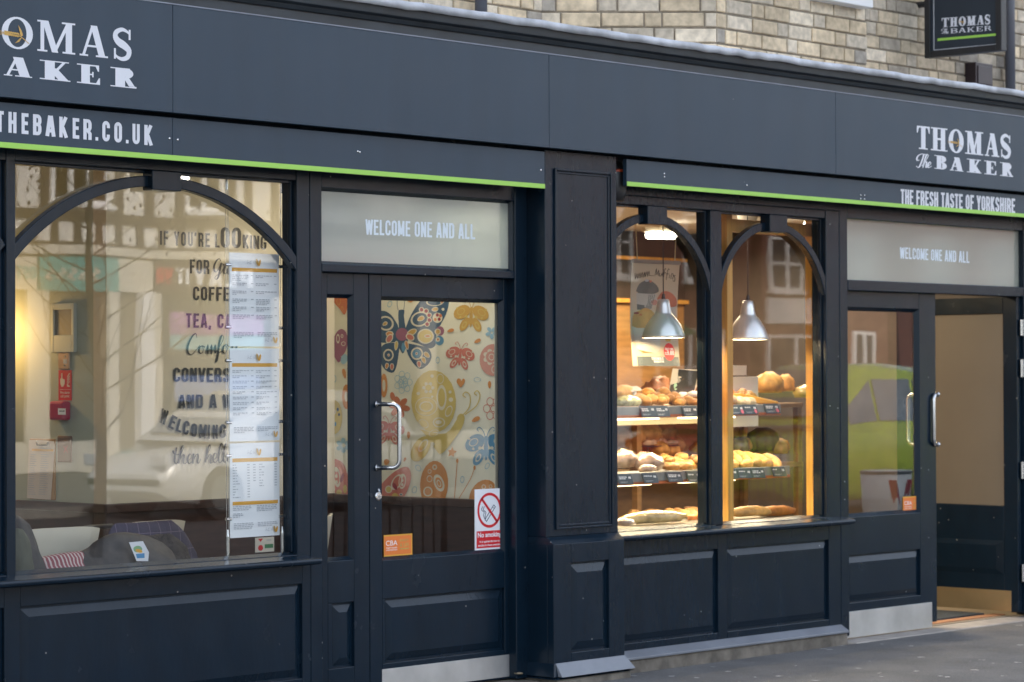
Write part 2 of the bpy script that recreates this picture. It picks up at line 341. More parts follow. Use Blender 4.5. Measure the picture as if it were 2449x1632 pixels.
def serif(ch, st=.19, th=.065, W=.8):
    """slab-like roman capital as polygons in a box W wide, 1 high"""
    B = lambda x0, y0, x1, y1: [(x0, y0), (x1, y0), (x1, y1), (x0, y1)]
    sw = st*.5; sh = .055
    def stem(x, y0=0, y1=1, ww=st, a=True, b=True):
        o = [B(x-ww/2, y0, x+ww/2, y1)]
        if a: o += [B(x-ww/2-sw, y0, x+ww/2+sw, y0+sh)]
        if b: o += [B(x-ww/2-sw, y1-sh, x+ww/2+sw, y1)]
        return o
    def bowl(x0, x1, y0, y1, s=st, t=th):
        c = (y0+y1)/2; ry = (y1-y0)/2; rx = x1-x0; k = min(rx*.9, ry*1.3); o = []
        for i in range(10):
            a, b = -90+18*i, -90+18*(i+1)
            f = lambda a, e: (x1-k+(k-e*s)*math.cos(R_(a)), c+(ry-e*t)*math.sin(R_(a)))
            o.append([f(a, 0), f(b, 0), f(b, 1), f(a, 1)])
        return o+[B(x0, y0, x1-k, y0+t), B(x0, y1-t, x1-k, y1)]
    def lean(x0, x1, ww, y0=0, y1=1): return [[(x0-ww/2, y0), (x0+ww/2, y0), (x1+ww/2, y1), (x1-ww/2, y1)]]
    if ch == 'T': return stem(W/2, b=False)+[B(0, 1-th, W, 1), [(0, 1-th), (0, .70), (.05, .70), (.13, 1-th)], [(W, 1-th), (W, .70), (W-.05, .70), (W-.13, 1-th)]]
    if ch == 'H': return stem(st/2+sw)+stem(W-st/2-sw)+[B(st+sw, .47, W-st-sw, .47+th*1.2)]
    if ch == 'O':
        o = []
        for i in range(28):
            a, b = R_(360*i/28), R_(360*(i+1)/28)
            f = lambda a, e: (W/2+(W/2-e*st)*math.cos(a), .5+(.52-e*th)*math.sin(a)); o.append([f(a, 0), f(b, 0), f(b, 1), f(a, 1)])
        return o
    if ch == 'M': return stem(sw+th*.6, ww=th*1.2, b=False)+stem(W-st/2-sw, b=False)+[B(0, 1-sh, sw+th+.1, 1), B(W-sw-st-.08, 1-sh, W, 1)]+lean(W*.47, sw+.1, st, 0, 1)+lean(W*.45, W-st-sw+.06, th*1.1, 0, 1)
    if ch == 'A': return lean(.10, W*.5-.03, th*1.2)+lean(W-.10-st*.35, W*.5, st*1.02)+[B(0, 0, .24, sh), B(W-.10-st*.35-st*.5-sw, 0, W, sh), B(W*.24, .30, W*.66, .30+th)]
    if ch == 'S':
        pts = catmull([(W*.88, .68), (W*.84, .86), (W*.52, .975), (W*.2, .88), (W*.14, .72), (W*.3, .57), (W*.62, .45), (W*.84, .3), (W*.76, .1), (W*.46, .022), (W*.16, .12), (W*.1, .33)], 4)
        ws = []
        for k in range(len(pts)):
            u = k/(len(pts)-1); ws.append(th*.8+(st-th*.8)*max(0, 1-abs(u-.5)/.42)**.8)
        return [q for q in stroke(pts, ws)]+[B(W*.82, .66, W*.92, .99), B(W*.06, .01, W*.16, .35)]
    if ch == 'B': return stem(sw+st/2)+bowl(sw+st, W*.95, .5, 1)+bowl(sw+st, W, 0, .53)
    if ch == 'R': return stem(sw+st/2)+bowl(sw+st, W*.88, .47, 1)+[[(W*.5, .5), (W*.72, .5), (W*.93, .1), (W*.70, .1)], B(W*.72, 0, W, sh*1.6), [(W*.72, .08), (W*.93, .10), (W*.97, 0), (W*.72, 0)]]
    if ch == 'K': return stem(sw+st/2)+lean(sw+st*.9, W*.86, th*1.3, .36, 1)+lean(W*.84, W*.42, st, 0, .62)+[B(W*.66, 1-sh, W, 1), B(W*.60, 0, W+.04, sh)]
    if ch == 'E': return stem(sw+st/2)+[B(sw+st, 1-th, W*.96, 1), B(sw+st, 0, W, th), B(sw+st, .5-th/2, W*.72, .5+th/2), [(W*.96, 1), (W*.96, .68), (W*.91, .68), (W*.78, 1)], [(W, 0), (W, .34), (W*.95, .34), (W*.8, 0)], B(W*.66, .36, W*.72, .64)]
    return []
def serif_px(d, ch, x0, x1, yb, hy, m, slope=0, st=.19, th=.065):
    W = .8; st = min(.30, W*st*hy/(x1-x0))
    for poly in serif(ch, st, th, W):
        q = [(x0+(x1-x0)*u/W, yb+slope*(x1-x0)*u/W-hy*v) for u, v in poly]; d._q(q, m); d.k += .34

# ================================================================== THE SHOP BUILDING
shop = thing('shop_building', 'brick shop building with a navy panelled bakery shopfront, arched windows and two doors', 'building', (0, 0, 0))
def ring_boxes(mb, x0, x1, z0, z1, ix0, ix1, iz0, iz1, y0, y1):     # frame of four boards round an opening
    mb.box(x0, ix0, y0, y1, z0, z1); mb.box(ix1, x1, y0, y1, z0, z1)
    mb.box(ix0, ix1, y0, y1, z0, iz0); mb.box(ix0, ix1, y0, y1, iz1, z1)
def raised(mb, x0, x1, z0, z1, y, ch=.034, dep=.016):               # raised-and-fielded panel set in an opening
    a = .010; yb = y+dep
    r0 = [(x0-.004, yb, z0-.004), (x1+.004, yb, z0-.004), (x1+.004, yb, z1+.004), (x0-.004, yb, z1+.004)]
    r1 = [(x0+a, yb, z0+a), (x1-a, yb, z0+a), (x1-a, yb, z1-a), (x0+a, yb, z1-a)]
    b = a+ch; yf = y+.003
    r2 = [(x0+b, yf, z0+b), (x1-b, yf, z0+b), (x1-b, yf, z1-b), (x0+b, yf, z1-b)]
    for p, q in ((r0, r1), (r1, r2)):
        for k in range(4): mb.face([p[k], p[(k+1) % 4], q[(k+1) % 4], q[k]])
    mb.face(r2)
def bead_frame(mb, x0, x1, z0, z1, y, wd=.014, dp=.02):              # sloped glazing bead inside an opening
    for (ax, az, bx, bz, nx, nz) in ((x0, z0, x1, z0, 0, 1), (x1, z0, x1, z1, -1, 0), (x1, z1, x0, z1, 0, -1), (x0, z1, x0, z0, 1, 0)):
        dx, dz = (1, 0) if ax != bx else (0, 1); s = 1 if (bx-ax)+(bz-az) > 0 else -1
        mb.face([(ax, y, az), (bx, y, bz), (bx+nx*wd-dx*s*wd, y+dp, bz+nz*wd-dz*s*wd), (ax+nx*wd+dx*s*wd, y+dp, az+nz*wd+dz*s*wd)])
def arch_mb(x0, x1, zs, za, t, y0, y1, key=.16, kd=.03):
    """segmental arch band from (x0,zs) over the crown za to (x1,zs)"""
    c = (x0+x1)/2; hw = (x1-x0)/2; s = za-zs; r = (hw*hw+s*s)/(2*s); cz = za-r; a = math.asin(min(1, hw/r))
    mb = MB(); n = 40
    for k in range(n+1):
        th = -a+2*a*k/n; o = (c+r*math.sin(th), cz+r*math.cos(th)); i = (c+(r-t)*math.sin(th), cz+(r-t)*math.cos(th))
        mb.v += [(i[0], y0, i[1]), (o[0], y0, o[1]), (o[0], y1, o[1]), (i[0], y1, i[1])]
        if k:
            for q in range(4): mb.f.append((k*4-4+q, k*4-4+(q+1) % 4, k*4+(q+1) % 4, k*4+q)); mb.m.append(0)
    kb = MB(); kb.box(c-key/2, c+key/2, y0-kd, y1-.003, za-t-.018, HEAD-.001)
    return mb, kb
def finish_arch(mb, name, parent):
    return mb.build(name, NAVY, parent, bevel=.004)

# ---- window frames
HEAD = 2.392
def shop_window(x0, x1, mull, arches, gmat, xl, xr, sill_x0, sill_x1, glabel):
    """x0..x1 the glazed opening, xl..xr the outer frame"""
    f = MB(); zb = .705
    f.box(xl, x0, 0, .10, .66, HEAD+.10); f.box(x1, xr, 0, .10, .66, HEAD+.10)
    f.box(x0, x1, .004, .10, HEAD, HEAD+.10)
    f.box(xl, xr, -.018, 0, HEAD+.045, HEAD+.10)
    for a, b in mull: f.box(a, b, 0, .10, zb, HEAD)
    fr = f.build('window_frame', NAVY, shop, bevel=.004)
    edges = [x0]+[v for ab in mull for v in ab]+[x1]
    bd = MB()
    for a, b in zip(edges[::2], edges[1::2]):
        bd.prism([(0, zb-.012), (.052, zb-.012), (.052, zb+.013), (.002, zb+.001)], a, b, axis='x')
        bd.box(b-.012, b, .028, .052, zb+.013, HEAD); bd.box(a, a+.012, .028, .052, zb+.013, HEAD); bd.box(a+.012, b-.012, .028, .052, HEAD-.012, HEAD)
    bd.build('glazing_bead', NAVY, fr, bevel=.002)
    for a, b in zip(edges[::2], edges[1::2]):
        g = MB(); g.face([(a, .052, zb), (b, .052, zb), (b, .052, HEAD), (a, .052, HEAD)]); g.build('glass_pane', gmat, fr, fix=False)
    for (a, b, zs, za, t) in arches:
        am, km = arch_mb(a, b, zs, za, t, .004, .046)
        ao = finish_arch(am, 'arch', fr); km.build('keystone', NAVY, fr, bevel=.004)
    s = MB()
    s.prism([(-.105, .692), (-.105, .668), (-.06, .660), (.0, .660), (.0, .704), (-.02, .703)], sill_x0, sill_x1, axis='x')
    s.build('sill', NAVY, fr, bevel=.010)
    return fr
xL, xR = X(38, 0), X(711, 0)
xLL = X(16, 0)
cw = shop_window(xL, xR, [], [(xL-.04, xR+.04, 2.012, 2.372, .047)], GLASS, xLL, X(742, 0), -6.2, X(770, -.1), 'cafe')
# its neighbour to the left, only a sliver in the picture
nb = shop_window(xLL-1.55, xLL, [], [(xLL-1.55, xLL, 2.05, 2.372, .047)], GLASS, xLL-1.66, xLL-.0005, -6.2, -6.1, 'cafe')
m0, m1 = X(1701, 0), X(1728, 0); wr = X(1977, 0); post = X(2008.7, 0)
wl = m0-(wr-m1)
bw = shop_window(wl, wr, [(m0, m1)], [(wl-.035, m0+.035, 1.972, 2.355, .043), (m1-.035, wr+.035, 1.972, 2.355, .043)], GLASSR, wl-.06, post, .56, post+.004, 'bakery')

# ---- stall risers
def riser(x0, x1, zt, panels, zb):
    m = MB(); xs = [x0]+[v for p in panels for v in p[:2]]+[x1]
    for a, b in zip(xs[::2], xs[1::2]): m.box(a, b, 0, .04, zb, zt)
    for (a, b, p0, p1) in panels: m.box(a, b, 0, .04, zb, p0); m.box(a, b, 0, .04, p1, zt)
    r = m.build('stall_riser', NAVY, shop, bevel=.003)
    for (a, b, p0, p1) in panels:
        q = MB(); raised(q, a, b, p0, p1, .002); q.build('raised_panel', NAVY, r)
    return r
pt = Z(400, 1423, 0); pb = Z(722, 1623, 0)
riser(-6.2, X(742, 0), .66, [(xLL-1.55, X(10, 0), pb, pt), (X(54, 0)-.012, X(722, 0), pb, pt)], .02)
pw = X(1980, 0)-X(1737, 0)
rr_ = riser(.5, post, .66, [(X(1715, 0)-pw, X(1715, 0), .129, .577), (X(1737, 0), X(1980, 0), .129, .577)], .07)
sk = MB(); zsk = Z(1997, 1495, 0)
sk.prism([(0, zsk), (-.055, zsk-.032), (-.055, zsk-.045), (0, zsk-.045)], .5, post, axis='x'); sk.build('drip_board', mat('pale_blue_grey', (.185, .20, .23), .4, nscale=6, namt=.12), rr_, bevel=.003)  # sloping board in pale blue-grey below the navy riser
st = MB(); st.box(.5, post+.01, -.04, .04, -.05, zsk-.045); st.build('stone_plinth', STONE, shop, bevel=.012)
st = MB(); st.box(-6.2, -1.46, -.02, .03, -.05, .02); st.build('stone_plinth', STONE, shop, bevel=.008)

# ---- pilasters
def pilaster(x0, x1):
    p = MB(); zc = Z(1304.7, 1286, -.12)
    p.box(x0, x1, -.12, .02, zc, 2.62)
    po = p.build('pilaster', NAVY, shop, bevel=.004)
    dx = x0-0
    a, b = X(1326, -.12)+dx, X(1463, -.12)+dx; z0, z1 = Z(1400, 1263, -.12), Z(1392, 408, -.12)
    f = MB()
    for e, h in ((0, .012), (.014, .006)):
        ring_boxes(f, a+e, b-e, z0+e, z1-e, a+e+.012, b-e-.012, z0+e+.012, z1-e-.012, -.12-h, -.119)
    f.build('moulding', NAVY, po, bevel=.003)
    q = MB(); pa, pb_ = X(1322, -.17)+dx, X(1491, -.17)+dx; zt = Z(1322, 1303, -.17)
    ip = (X(1364, -.17)+dx, X(1455, -.17)+dx, Z(1410, 1556, -.17), Z(1410, 1343, -.17)); zs = Z(1340, 1586, -.17)
    ring_boxes(q, pa, pb_, zs-.02, zt, ip[0], ip[1], ip[2], ip[3], -.17, -.13)
    q.box(pa, pb_, -.13, .02, zs-.02, zt)
    q.face([(pa, -.17, zt), (pb_, -.17, zt), (x1, -.121, zc), (x0, -.121, zc)]); q.face([(pa, -.17, zt), (x0, -.121, zc), (x0, .02, zc), (pa, .02, zt)]); q.face([(pb_, -.17, zt), (x1, -.121, zc), (x1, .02, zc), (pb_, .02, zt)])
    qo = q.build('pilaster_base', NAVY, po, bevel=.003)
    q = MB(); raised(q, *ip, -.168, ch=.040); q.build('raised_panel', NAVY, po)
    q = MB(); e = .035
    q.hexa([(pa+.012, -.215, zs-.066), (pb_+e, -.215, zs-.066), (pb_+e, .02, zs-.066), (pa+.012, .02, zs-.066), (pa+.012, -.172, zs), (pb_, -.172, zs), (pb_, .02, zs), (pa+.012, .02, zs)])
    q.build('drip_board', MATS['pale_blue_grey'], po, bevel=.003); q = MB(); q.hexa([(pa-e, -.213, zs-.075), (pb_+e*.9, -.213, zs-.075), (pb_+e*.9, .02, zs-.075), (pa-e, .02, zs-.075), (pa-.004, -.17, zs-.067), (pb_, -.17, zs-.067), (pb_, .02, zs-.067), (pa-.004, .02, zs-.067)]); q.hexa([(pa-.022, -.19, zs-.0665), (pa+.0115, -.19, zs-.0665), (pa+.0115, .02, zs-.0665), (pa-.022, .02, zs-.0665), (pa, -.172, zs), (pa+.0115, -.172, zs), (pa+.0115, .02, zs), (pa, .02, zs)]); q.build('skirting', NAVY, po, bevel=.003)  # board in pale blue-grey, its left end piece navy
    q = MB(); q.box(pa-.01, pb_+.02, -.20, .02, -.05, zs-.075); q.build('stone_plinth', STONE, po, bevel=.015)
pilaster(0, .541); pilaster(4.78, 5.32)
bk = MB(); bk.box(-.0, .56, .02, .14, 0, 2.62); bk.box(4.70, 5.4, .02, .14, 0, 2.62); bk.build('pilaster_core', NAVY, shop)

# ---- head beam behind the signs, soffit, cornice, lead
hb = MB(); hb.box(-6.2, 6.2, .0, .16, HEAD+.101, 3.09); hb.build('lintel', NAVY, shop)
cn = MB()
cn.box(-6.2, 6.4, -.165, .02, 3.082, 3.146)
cn.prism([(-.19, 3.150), (-.212, 3.158), (-.218, 3.205), (-.205, 3.213), (.02, 3.213), (.02, 3.150)], -6.2, 6.4, axis='x')
cn.prism([(-.178, 3.13), (-.165, 3.13), (-.165, 3.15), (-.19, 3.15)], -6.2, 6.4, axis='x')
co = cn.build('cornice', CORN, shop, bevel=.003)
ld = MB(); n = 260; x0, x1 = -6.2, 6.4; random.seed(3)
prof = []
for k in range(n+1):
    x = x0+(x1-x0)*k/n; a = noise.noise(Vector((x*3.1, 0, 1)))*.006+noise.noise(Vector((x*11, 2, 1)))*.004
    lap = .008 if int((x+7)/.62) % 2 else 0
    prof.append([(x, .75, 3.36), (x, -.16, 3.240+a*.6), (x, -.226-lap*.3+a*.3, 3.232+a), (x, -.234-lap*.4+a*.5, 3.224+a), (x, -.233-lap*.4-a*.6, 3.193+a*1.4), (x, -.21, 3.195+a*1.2)])
i = 0
for r in prof: ld.v += r
for k in range(n):
    for j in range(5): ld.f.append((k*6+j, k*6+j+1, (k+1)*6+j+1, (k+1)*6+j)); ld.m.append(0)
ld.build('lead_flashing', LEAD, co, smooth=True)

# ---- brickwork: real bricks on a mortar bed
BR = bpy.data.materials.new('buff_brick'); BR.use_nodes = True; t = BR.node_tree; b = t.nodes['Principled BSDF']
at = t.nodes.new('ShaderNodeAttribute'); at.attribute_name = 'brick_colour'
tc = t.nodes.new('ShaderNodeTexCoord'); n1 = t.nodes.new('ShaderNodeTexNoise'); n1.inputs['Scale'].default_value = 22; n1.inputs['Detail'].default_value = 8
n2 = t.nodes.new('ShaderNodeTexNoise'); n2.inputs['Scale'].default_value = 2.2; n2.inputs['Detail'].default_value = 4
mr = t.nodes.new('ShaderNodeMapRange'); mr.inputs[1].default_value = .35; mr.inputs[2].default_value = .65; mr.inputs[3].default_value = .8; mr.inputs[4].default_value = 1.15
mr2 = t.nodes.new('ShaderNodeMapRange'); mr2.inputs[1].default_value = .38; mr2.inputs[2].default_value = .6; mr2.inputs[3].default_value = .78; mr2.inputs[4].default_value = 1.05
mm = t.nodes.new('ShaderNodeMath'); mm.operation = 'MULTIPLY'; vm = t.nodes.new('ShaderNodeVectorMath'); vm.operation = 'SCALE'
for q in (n1, n2): t.links.new(tc.outputs['Object'], q.inputs[0])
t.links.new(n1.outputs[0], mr.inputs[0]); t.links.new(n2.outputs[0], mr2.inputs[0]); t.links.new(mr.outputs[0], mm.inputs[0]); t.links.new(mr2.outputs[0], mm.inputs[1])
t.links.new(at.outputs['Color'], vm.inputs[0]); t.links.new(mm.outputs[0], vm.inputs['Scale']); t.links.new(vm.outputs[0], b.inputs['Base Color']); b.inputs['Roughness'].default_value = .9
bp = t.nodes.new('ShaderNodeBump'); bp.inputs['Strength'].default_value = .35; bp.inputs['Distance'].default_value = .004; t.links.new(n1.outputs[0], bp.inputs['Height']); t.links.new(bp.outputs[0], b.inputs['Normal'])
MORT = mat('lime_mortar', (.27, .23, .175), .95, nscale=14, namt=.3, bump=.5, bscale=60)
def brick_wall(name, p0, p1, z0, z1, dark=0, cs=.0835, seed=1, skip=None, parent=shop):
    """bricks from p0 to p1 (xy), face on the right-hand side of that direction"""
    rng = random.Random(seed); d = Vector((p1[0]-p0[0], p1[1]-p0[1])); Ln = d.length; d /= Ln; nn = Vector((d.y, -d.x))
    m = MB(); cols = []; row = 0; z = z0
    while z < z1:
        s = -(.12 if row % 2 else 0)-rng.random()*.05; k = row
        while s < Ln:
            wd = .225 if (k % 3 != 2) else .105; wd += rng.uniform(-.008, .008)
            a, e = max(0, s+.004), min(Ln, s+wd-.004)
            if e-a > .02:
                ov = rng.uniform(-.003, .004); zz0, zz1 = z+.004+rng.uniform(-.001, .002), z+cs-.004+rng.uniform(-.002, .001); ch = .006
                P_ = lambda u, v, o: (p0[0]+d.x*u+nn.x*o, p0[1]+d.y*u+nn.y*o, v)
                i = len(m.v); f0 = 0.0; f1 = .010+ov
                m.v += [P_(a, zz0, -.01), P_(e, zz0, -.01), P_(e, zz1, -.01), P_(a, zz1, -.01), P_(a+.001, zz0+.001, f1-.004), P_(e-.001, zz0+.001, f1-.004), P_(e-.001, zz1-.001, f1-.004), P_(a+.001, zz1-.001, f1-.004),
                        P_(a+ch, zz0+ch, f1), P_(e-ch, zz0+ch, f1), P_(e-ch, zz1-ch, f1), P_(a+ch, zz1-ch, f1)]
                fs = [(8, 9, 10, 11)]
                for lo in (0, 4):
                    for q in range(4): fs.append((lo+q, lo+(q+1) % 4, lo+4+(q+1) % 4, lo+4+q))
                for q in fs: m.f.append(tuple(i+j for j in q)); m.m.append(0)
                g = rng.random(); c = Vector((.76, .615, .42)) if g < .45 else Vector((.68, .585, .45)) if g < .74 else Vector((.78, .67, .51)) if g < .92 else Vector((.46, .41, .34))
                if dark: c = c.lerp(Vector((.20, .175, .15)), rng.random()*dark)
                c = c*rng.uniform(.82, 1.08); cols += [tuple(c)]*9
            s += wd; k += 1
        z += cs; row += 1
    o = m.build(name, BR, parent); at_ = o.data.attributes.new('brick_colour', 'FLOAT_COLOR', 'FACE')
    at_.data.foreach_set('color', [v for c in cols for v in (*c, 1)])
    q = MB(); th = .2
    c4 = [(p0[0], p0[1]), (p1[0], p1[1]), (p1[0]-nn.x*th, p1[1]-nn.y*th), (p0[0]-nn.x*th, p0[1]-nn.y*th)]
    q.prism(c4, z0-.1, z1, axis='z'); q.build('mortar', MORT, o)
    return o
YW = .72; YB = .05
bx1 = X(1713, YB, 60); bx2 = X(2070, YB, 60); bdv = .67
brick_wall('brick_wall', (-6.2, YW), (bx1-bdv, YW), 3.22, 4.2, seed=2)
brick_wall('brick_bay_wall', (bx1-bdv, YB+bdv), (bx1, YB), 3.22, 4.2, seed=3)
brick_wall('brick_bay_wall', (bx1, YB), (bx2, YB), 3.22, 4.2, seed=4)
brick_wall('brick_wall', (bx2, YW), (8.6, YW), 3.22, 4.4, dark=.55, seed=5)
sb = MB(); sb.box(X(1949, 0, 10), X(2089, -.04, 14), YB-.09, YB+.1, Z(2050, 13, YB-.09), Z(2050, 13, YB-.09)+.09); sb.build('window_sill', mat('white_sill_paint', (.78, .78, .78), .5, nscale=5, namt=.05), shop, bevel=.006)
up = MB(); up.box(-6.2, 8.6, YW+.1, 6.6, 3.36, 7.2); up.box(bx1-bdv, bx2, YB+.5, YW+.2, 4.2, 7.0); up.build('upper_storey', MORT, shop)

# ---- left door: frame, transom, side light, door leaf
yd = .05
fm = MB(); xa, xb = X(742, 0), X(770, 0); tz0, tz1 = Z(1000, 633, .03), Z(800, 453, .03)
fm.box(xa+.001, xb, -.002, .11, .02, HEAD+.1); fm.box(X(1232, 0), 0-.001, -.002, .11, .02, HEAD+.1)
fm.box(xb, X(1232, 0), .0, .11, tz1, HEAD+.1)
bz1, bz0 = Z(770, 630, 0), Z(770, 650, 0); fm.box(xb, X(1232, 0), -.004, .11, bz0, bz1)
dfr = fm.build('door_frame', NAVY, shop, bevel=.004)
tb = MB(); tb.box(X(766, .03), X(1242, .03), .034, .040, bz1, tz1)
tp = tb.build('transom_window', FROST, shop)
db = MB(); bead_frame(db, xb, X(1232, 0), bz1, tz1, .012, .012, .02); db.build('glazing_bead', NAVY, tp)
d = Dec(lambda a, b_: V(a, b_, .034), (0, -1, 0))
z5 = lambda a, b_: (700+a/2.869, 500+b_/2.869)
text_px(d, 'WELCOME ONE AND ALL', z5(500, 176), z5(1250, 210), (0, -105/2.869), mat('pale_window_lettering', (.80, .88, .95), .5, nscale=5, namt=.02), t=.14, w=.38, gap=.07)
d.build('lettering', tp)

def leaf(name, x0, x1, z0, z1, y, g, pan, gm, parent, bead=.016):
    f = MB(); gx0, gx1, gz0, gz1 = g; px0, px1, pz0, pz1 = pan
    f.box(x0, gx0, y, y+.045, z0, z1); f.box(gx1, x1, y, y+.045, z0, z1); f.box(gx0, gx1, y, y+.045, gz1, z1)
    f.box(gx0, gx1, y, y+.045, pz1, gz0); f.box(gx0, gx1, y, y+.045, z0, pz0)
    if px0 > gx0: f.box(gx0, px0, y, y+.045, pz0, pz1)
    if px1 < gx1: f.box(px1, gx1, y, y+.045, pz0, pz1)
    lf = f.build(name, NAVY, parent, bevel=.003)
    q = MB(); raised(q, max(px0, gx0), min(px1, gx1), pz0, pz1, y+.002, ch=.034); q.build('raised_panel', NAVY, lf)
    q = MB(); bead_frame(q, gx0, gx1, gz0, gz1, y+.002, bead, .022); q.build('glazing_bead', NAVY, lf)
    q = MB(); q.face([(gx0, y+.024, gz0), (gx1, y+.024, gz0), (gx1, y+.024, gz1), (gx0, y+.024, gz1)]); q.build('glass_pane', gm, lf, fix=False)
    return lf
xm = X(883, yd)
sl_ = leaf('side_light', xb, xm-.002, .02, bz0, yd, (X(783, yd), X(846, yd), Z(815, 1341, yd), Z(815, 705, yd)), (X(794, yd), X(851, yd), Z(820, 1597, yd), Z(820, 1442, yd)), GLASSW, shop)
dg = (X(913, yd), X(1205, yd), Z(1060, 1330, yd), Z(1060, 714, yd)); xd1 = X(1231, yd)
door = leaf('door', xm+.002, xd1, .02, bz0, yd, dg, (X(920, yd), X(1214, yd), Z(1060, 1571, yd), Z(1060, 1420, yd)), GLASSW, shop)
def pull(x, z0, z1, y, dx, dy, r=.0105, rad=.035):
    m = MB(); f0 = Vector((x, y, z1)); a = Vector((x+dx, y+dy, z1)); b_ = Vector((x+dx, y+dy, z0)); f1 = Vector((x, y, z0)); d1 = (a-f0).normalized()
    path = [f0]
    for k in range(7):
        an = math.pi/2*k/6; path.append(a-d1*rad*(1-math.sin(an))-Vector((0, 0, rad*(1-math.cos(an)))))
    for k in range(7):
        an = math.pi/2*k/6; path.append(b_+Vector((0, 0, rad*(1-math.sin(an))))-d1*rad*(1-math.cos(an)))
    path.append(f1); m.tube(path, r, 12)
    for p in (f0, f1): m.tube([p+d1*.001, p-d1*-.006], r*1.5, 12)
    return m
hx = X(898, yd)
pull(hx, Z(898, 1119, yd), Z(898, 967, yd), yd, .062, -.095).build('handle', STEEL, door, smooth=True)
lk = MB(); lc = V(904, 1187, yd); lk.lathe([(0, .0), (.021, .0), (.021, .004), (.016, .009), (0, .0095)], n=20)
lk.v = [(x+lc.x, yd-z, y+lc.z) for x, y, z in lk.v]; lk.box(lc.x-.0025, lc.x+.0025, yd-.014, yd-.009, lc.z-.009, lc.z+.006)
lk.tube([(lc.x-.002, yd-.012, lc.z+.02), (lc.x-.002, yd-.004, lc.z+.032)], .006, 8); lk.build('lock', STEEL, door, smooth=False)
kp = MB(); kp.box(X(911, yd), X(1225, yd), yd-.003, yd, .03, Z(1060, 1584, yd)); kp.build('kick_plate', KICK, door, bevel=.001)
th_ = MB(); th_.box(-1.46, -.001, -.1, .3, -.06, .012); th_.build('doorstep', STONE, shop, bevel=.01)

# ---- right doorway
rx0, rx1, rx2 = X(2011, yd), X(2238, yd), 4.56
fm = MB(); rtz0, rtz1 = Z(2006, 669, .03), Z(2011, 522.6, .03); rbz = Z(2120, 698, 0)
fm.box(post+.001, rx0-.001, -.002, .11, .02, HEAD+.1); fm.box(rx2+.02, 4.78, -.002, .11, .02, HEAD+.1); fm.box(rx0, rx2+.02, 0, .11, rtz1, HEAD+.1); fm.box(rx0, rx2+.02, -.004, .11, rbz, rtz0)
fm.build('door_frame', NAVY, shop, bevel=.004)
tb = MB(); tb.box(rx0-.01, rx2+.02, .034, .040, rtz0, rtz1)
tp2 = tb.build('transom_window', FROST, shop)
d = Dec(lambda a, b_: V(a, b_, .034), (0, -1, 0)); z6 = lambda a, b_: (1959+a/2.871, 500+b_/2.871)
text_px(d, 'WELCOME ONE AND ALL', z6(555, 340), z6(1030, 372), (0, -78/2.871), MATS['pale_window_lettering'], t=.14, w=.38, gap=.07); d.build('lettering', tp2)
ldoor = leaf('door', rx0, rx1, .03, rbz, yd, (X(2013, yd), X(2199, yd), Z(2100, 1233, yd), Z(2100, 737, yd)), (X(2020, yd), X(2212, yd), Z(2110, 1434, yd), Z(2110, 1322, yd)), GLASSD, shop, bead=.02)
kp = MB(); kp.box(X(2013, yd), X(2225, yd), yd-.003, yd, .0, Z(2120, 1453, yd)); kp.build('kick_plate', KICK, ldoor, bevel=.001)
pull(X(2203, .1), Z(2200, 1064, .1), Z(2200, 944, .1), .1, .0, .095, r=.0115).build('handle', STEEL, ldoor, smooth=True)
pull(rx1+.035, Z(2240, 1064, .06), Z(2240, 944, .06), .062, -.085, -.03, r=.0115).build('handle', STEEL, ldoor, smooth=True)
# open leaf, swung into the shop
xo = 4.53; oy0, oy1 = .02, .92
vy = lambda px, py: VX(px, py, xo)
ow = MB(); ga, gb = vy(2399, 950).y, .80; gz0, gz1 = vy(2330, 1207).z, vy(2330, 752).z
for (a, b_, c, e) in ((oy0, ga, .03, rbz), (gb, oy1, .03, rbz), (ga, gb, gz1, rbz), (ga, gb, .03, gz0)): ow.box(xo, xo+.045, a, b_, c, e)
od = ow.build('open_door', NAVY, shop, bevel=.003)
q = MB(); q.box(xo+.012, xo+.02, ga, gb, gz0, gz1); q.build('frosted_panel', FROSTB, od)
q = MB(); q.box(xo-.003, xo, oy0+.05, oy1-.02, .03, vy(2330, 1408).z); q.build('kick_plate', KICKG, od)
q = MB(); z0, z1 = vy(2330, 1370).z+.0, vy(2330, 1290).z
ring = [(ga, z0), (gb, z0), (gb, z1), (ga, z1)]
for k in range(4):
    (a, b_), (c, e) = ring[k], ring[(k+1) % 4]; ca, cz = (ga+gb)/2, (z0+z1)/2; s = lambda u, v: (xo-.010, ca+(u-ca)*.84, cz+(v-cz)*.70)
    q.face([(xo-.001, a, b_), (xo-.001, c, e), s(c, e), s(a, b_)])
q.face([(xo-.010, ca+(u-ca)*.84, cz+(v-cz)*.70) for u, v in ring]); q.build('raised_panel', NAVY, od)
for (ya, yb_) in ((765, 803), (860, 902), (1105, 1145), (1350, 1391)):
    z0, z1 = VX(2443, yb_, xo+.02).z, VX(2443, ya, xo+.02).z
    q = MB(); q.box(xo+.03, xo+.048, -.028, .012, z0, z1); q.tube([(xo+.022, .0, z0), (xo+.022, .0, z1)], .009, 8); q.build('hinge', STEEL, od)
stp = MB(); stp.box(post+.012, 6.2, -.10, .5, -.06, -.006); stp.build('doorstep', mat('worn_doorstep', (.34, .31, .28), .8, nscale=8, namt=.2, bump=.3, bscale=40), shop, bevel=.008)

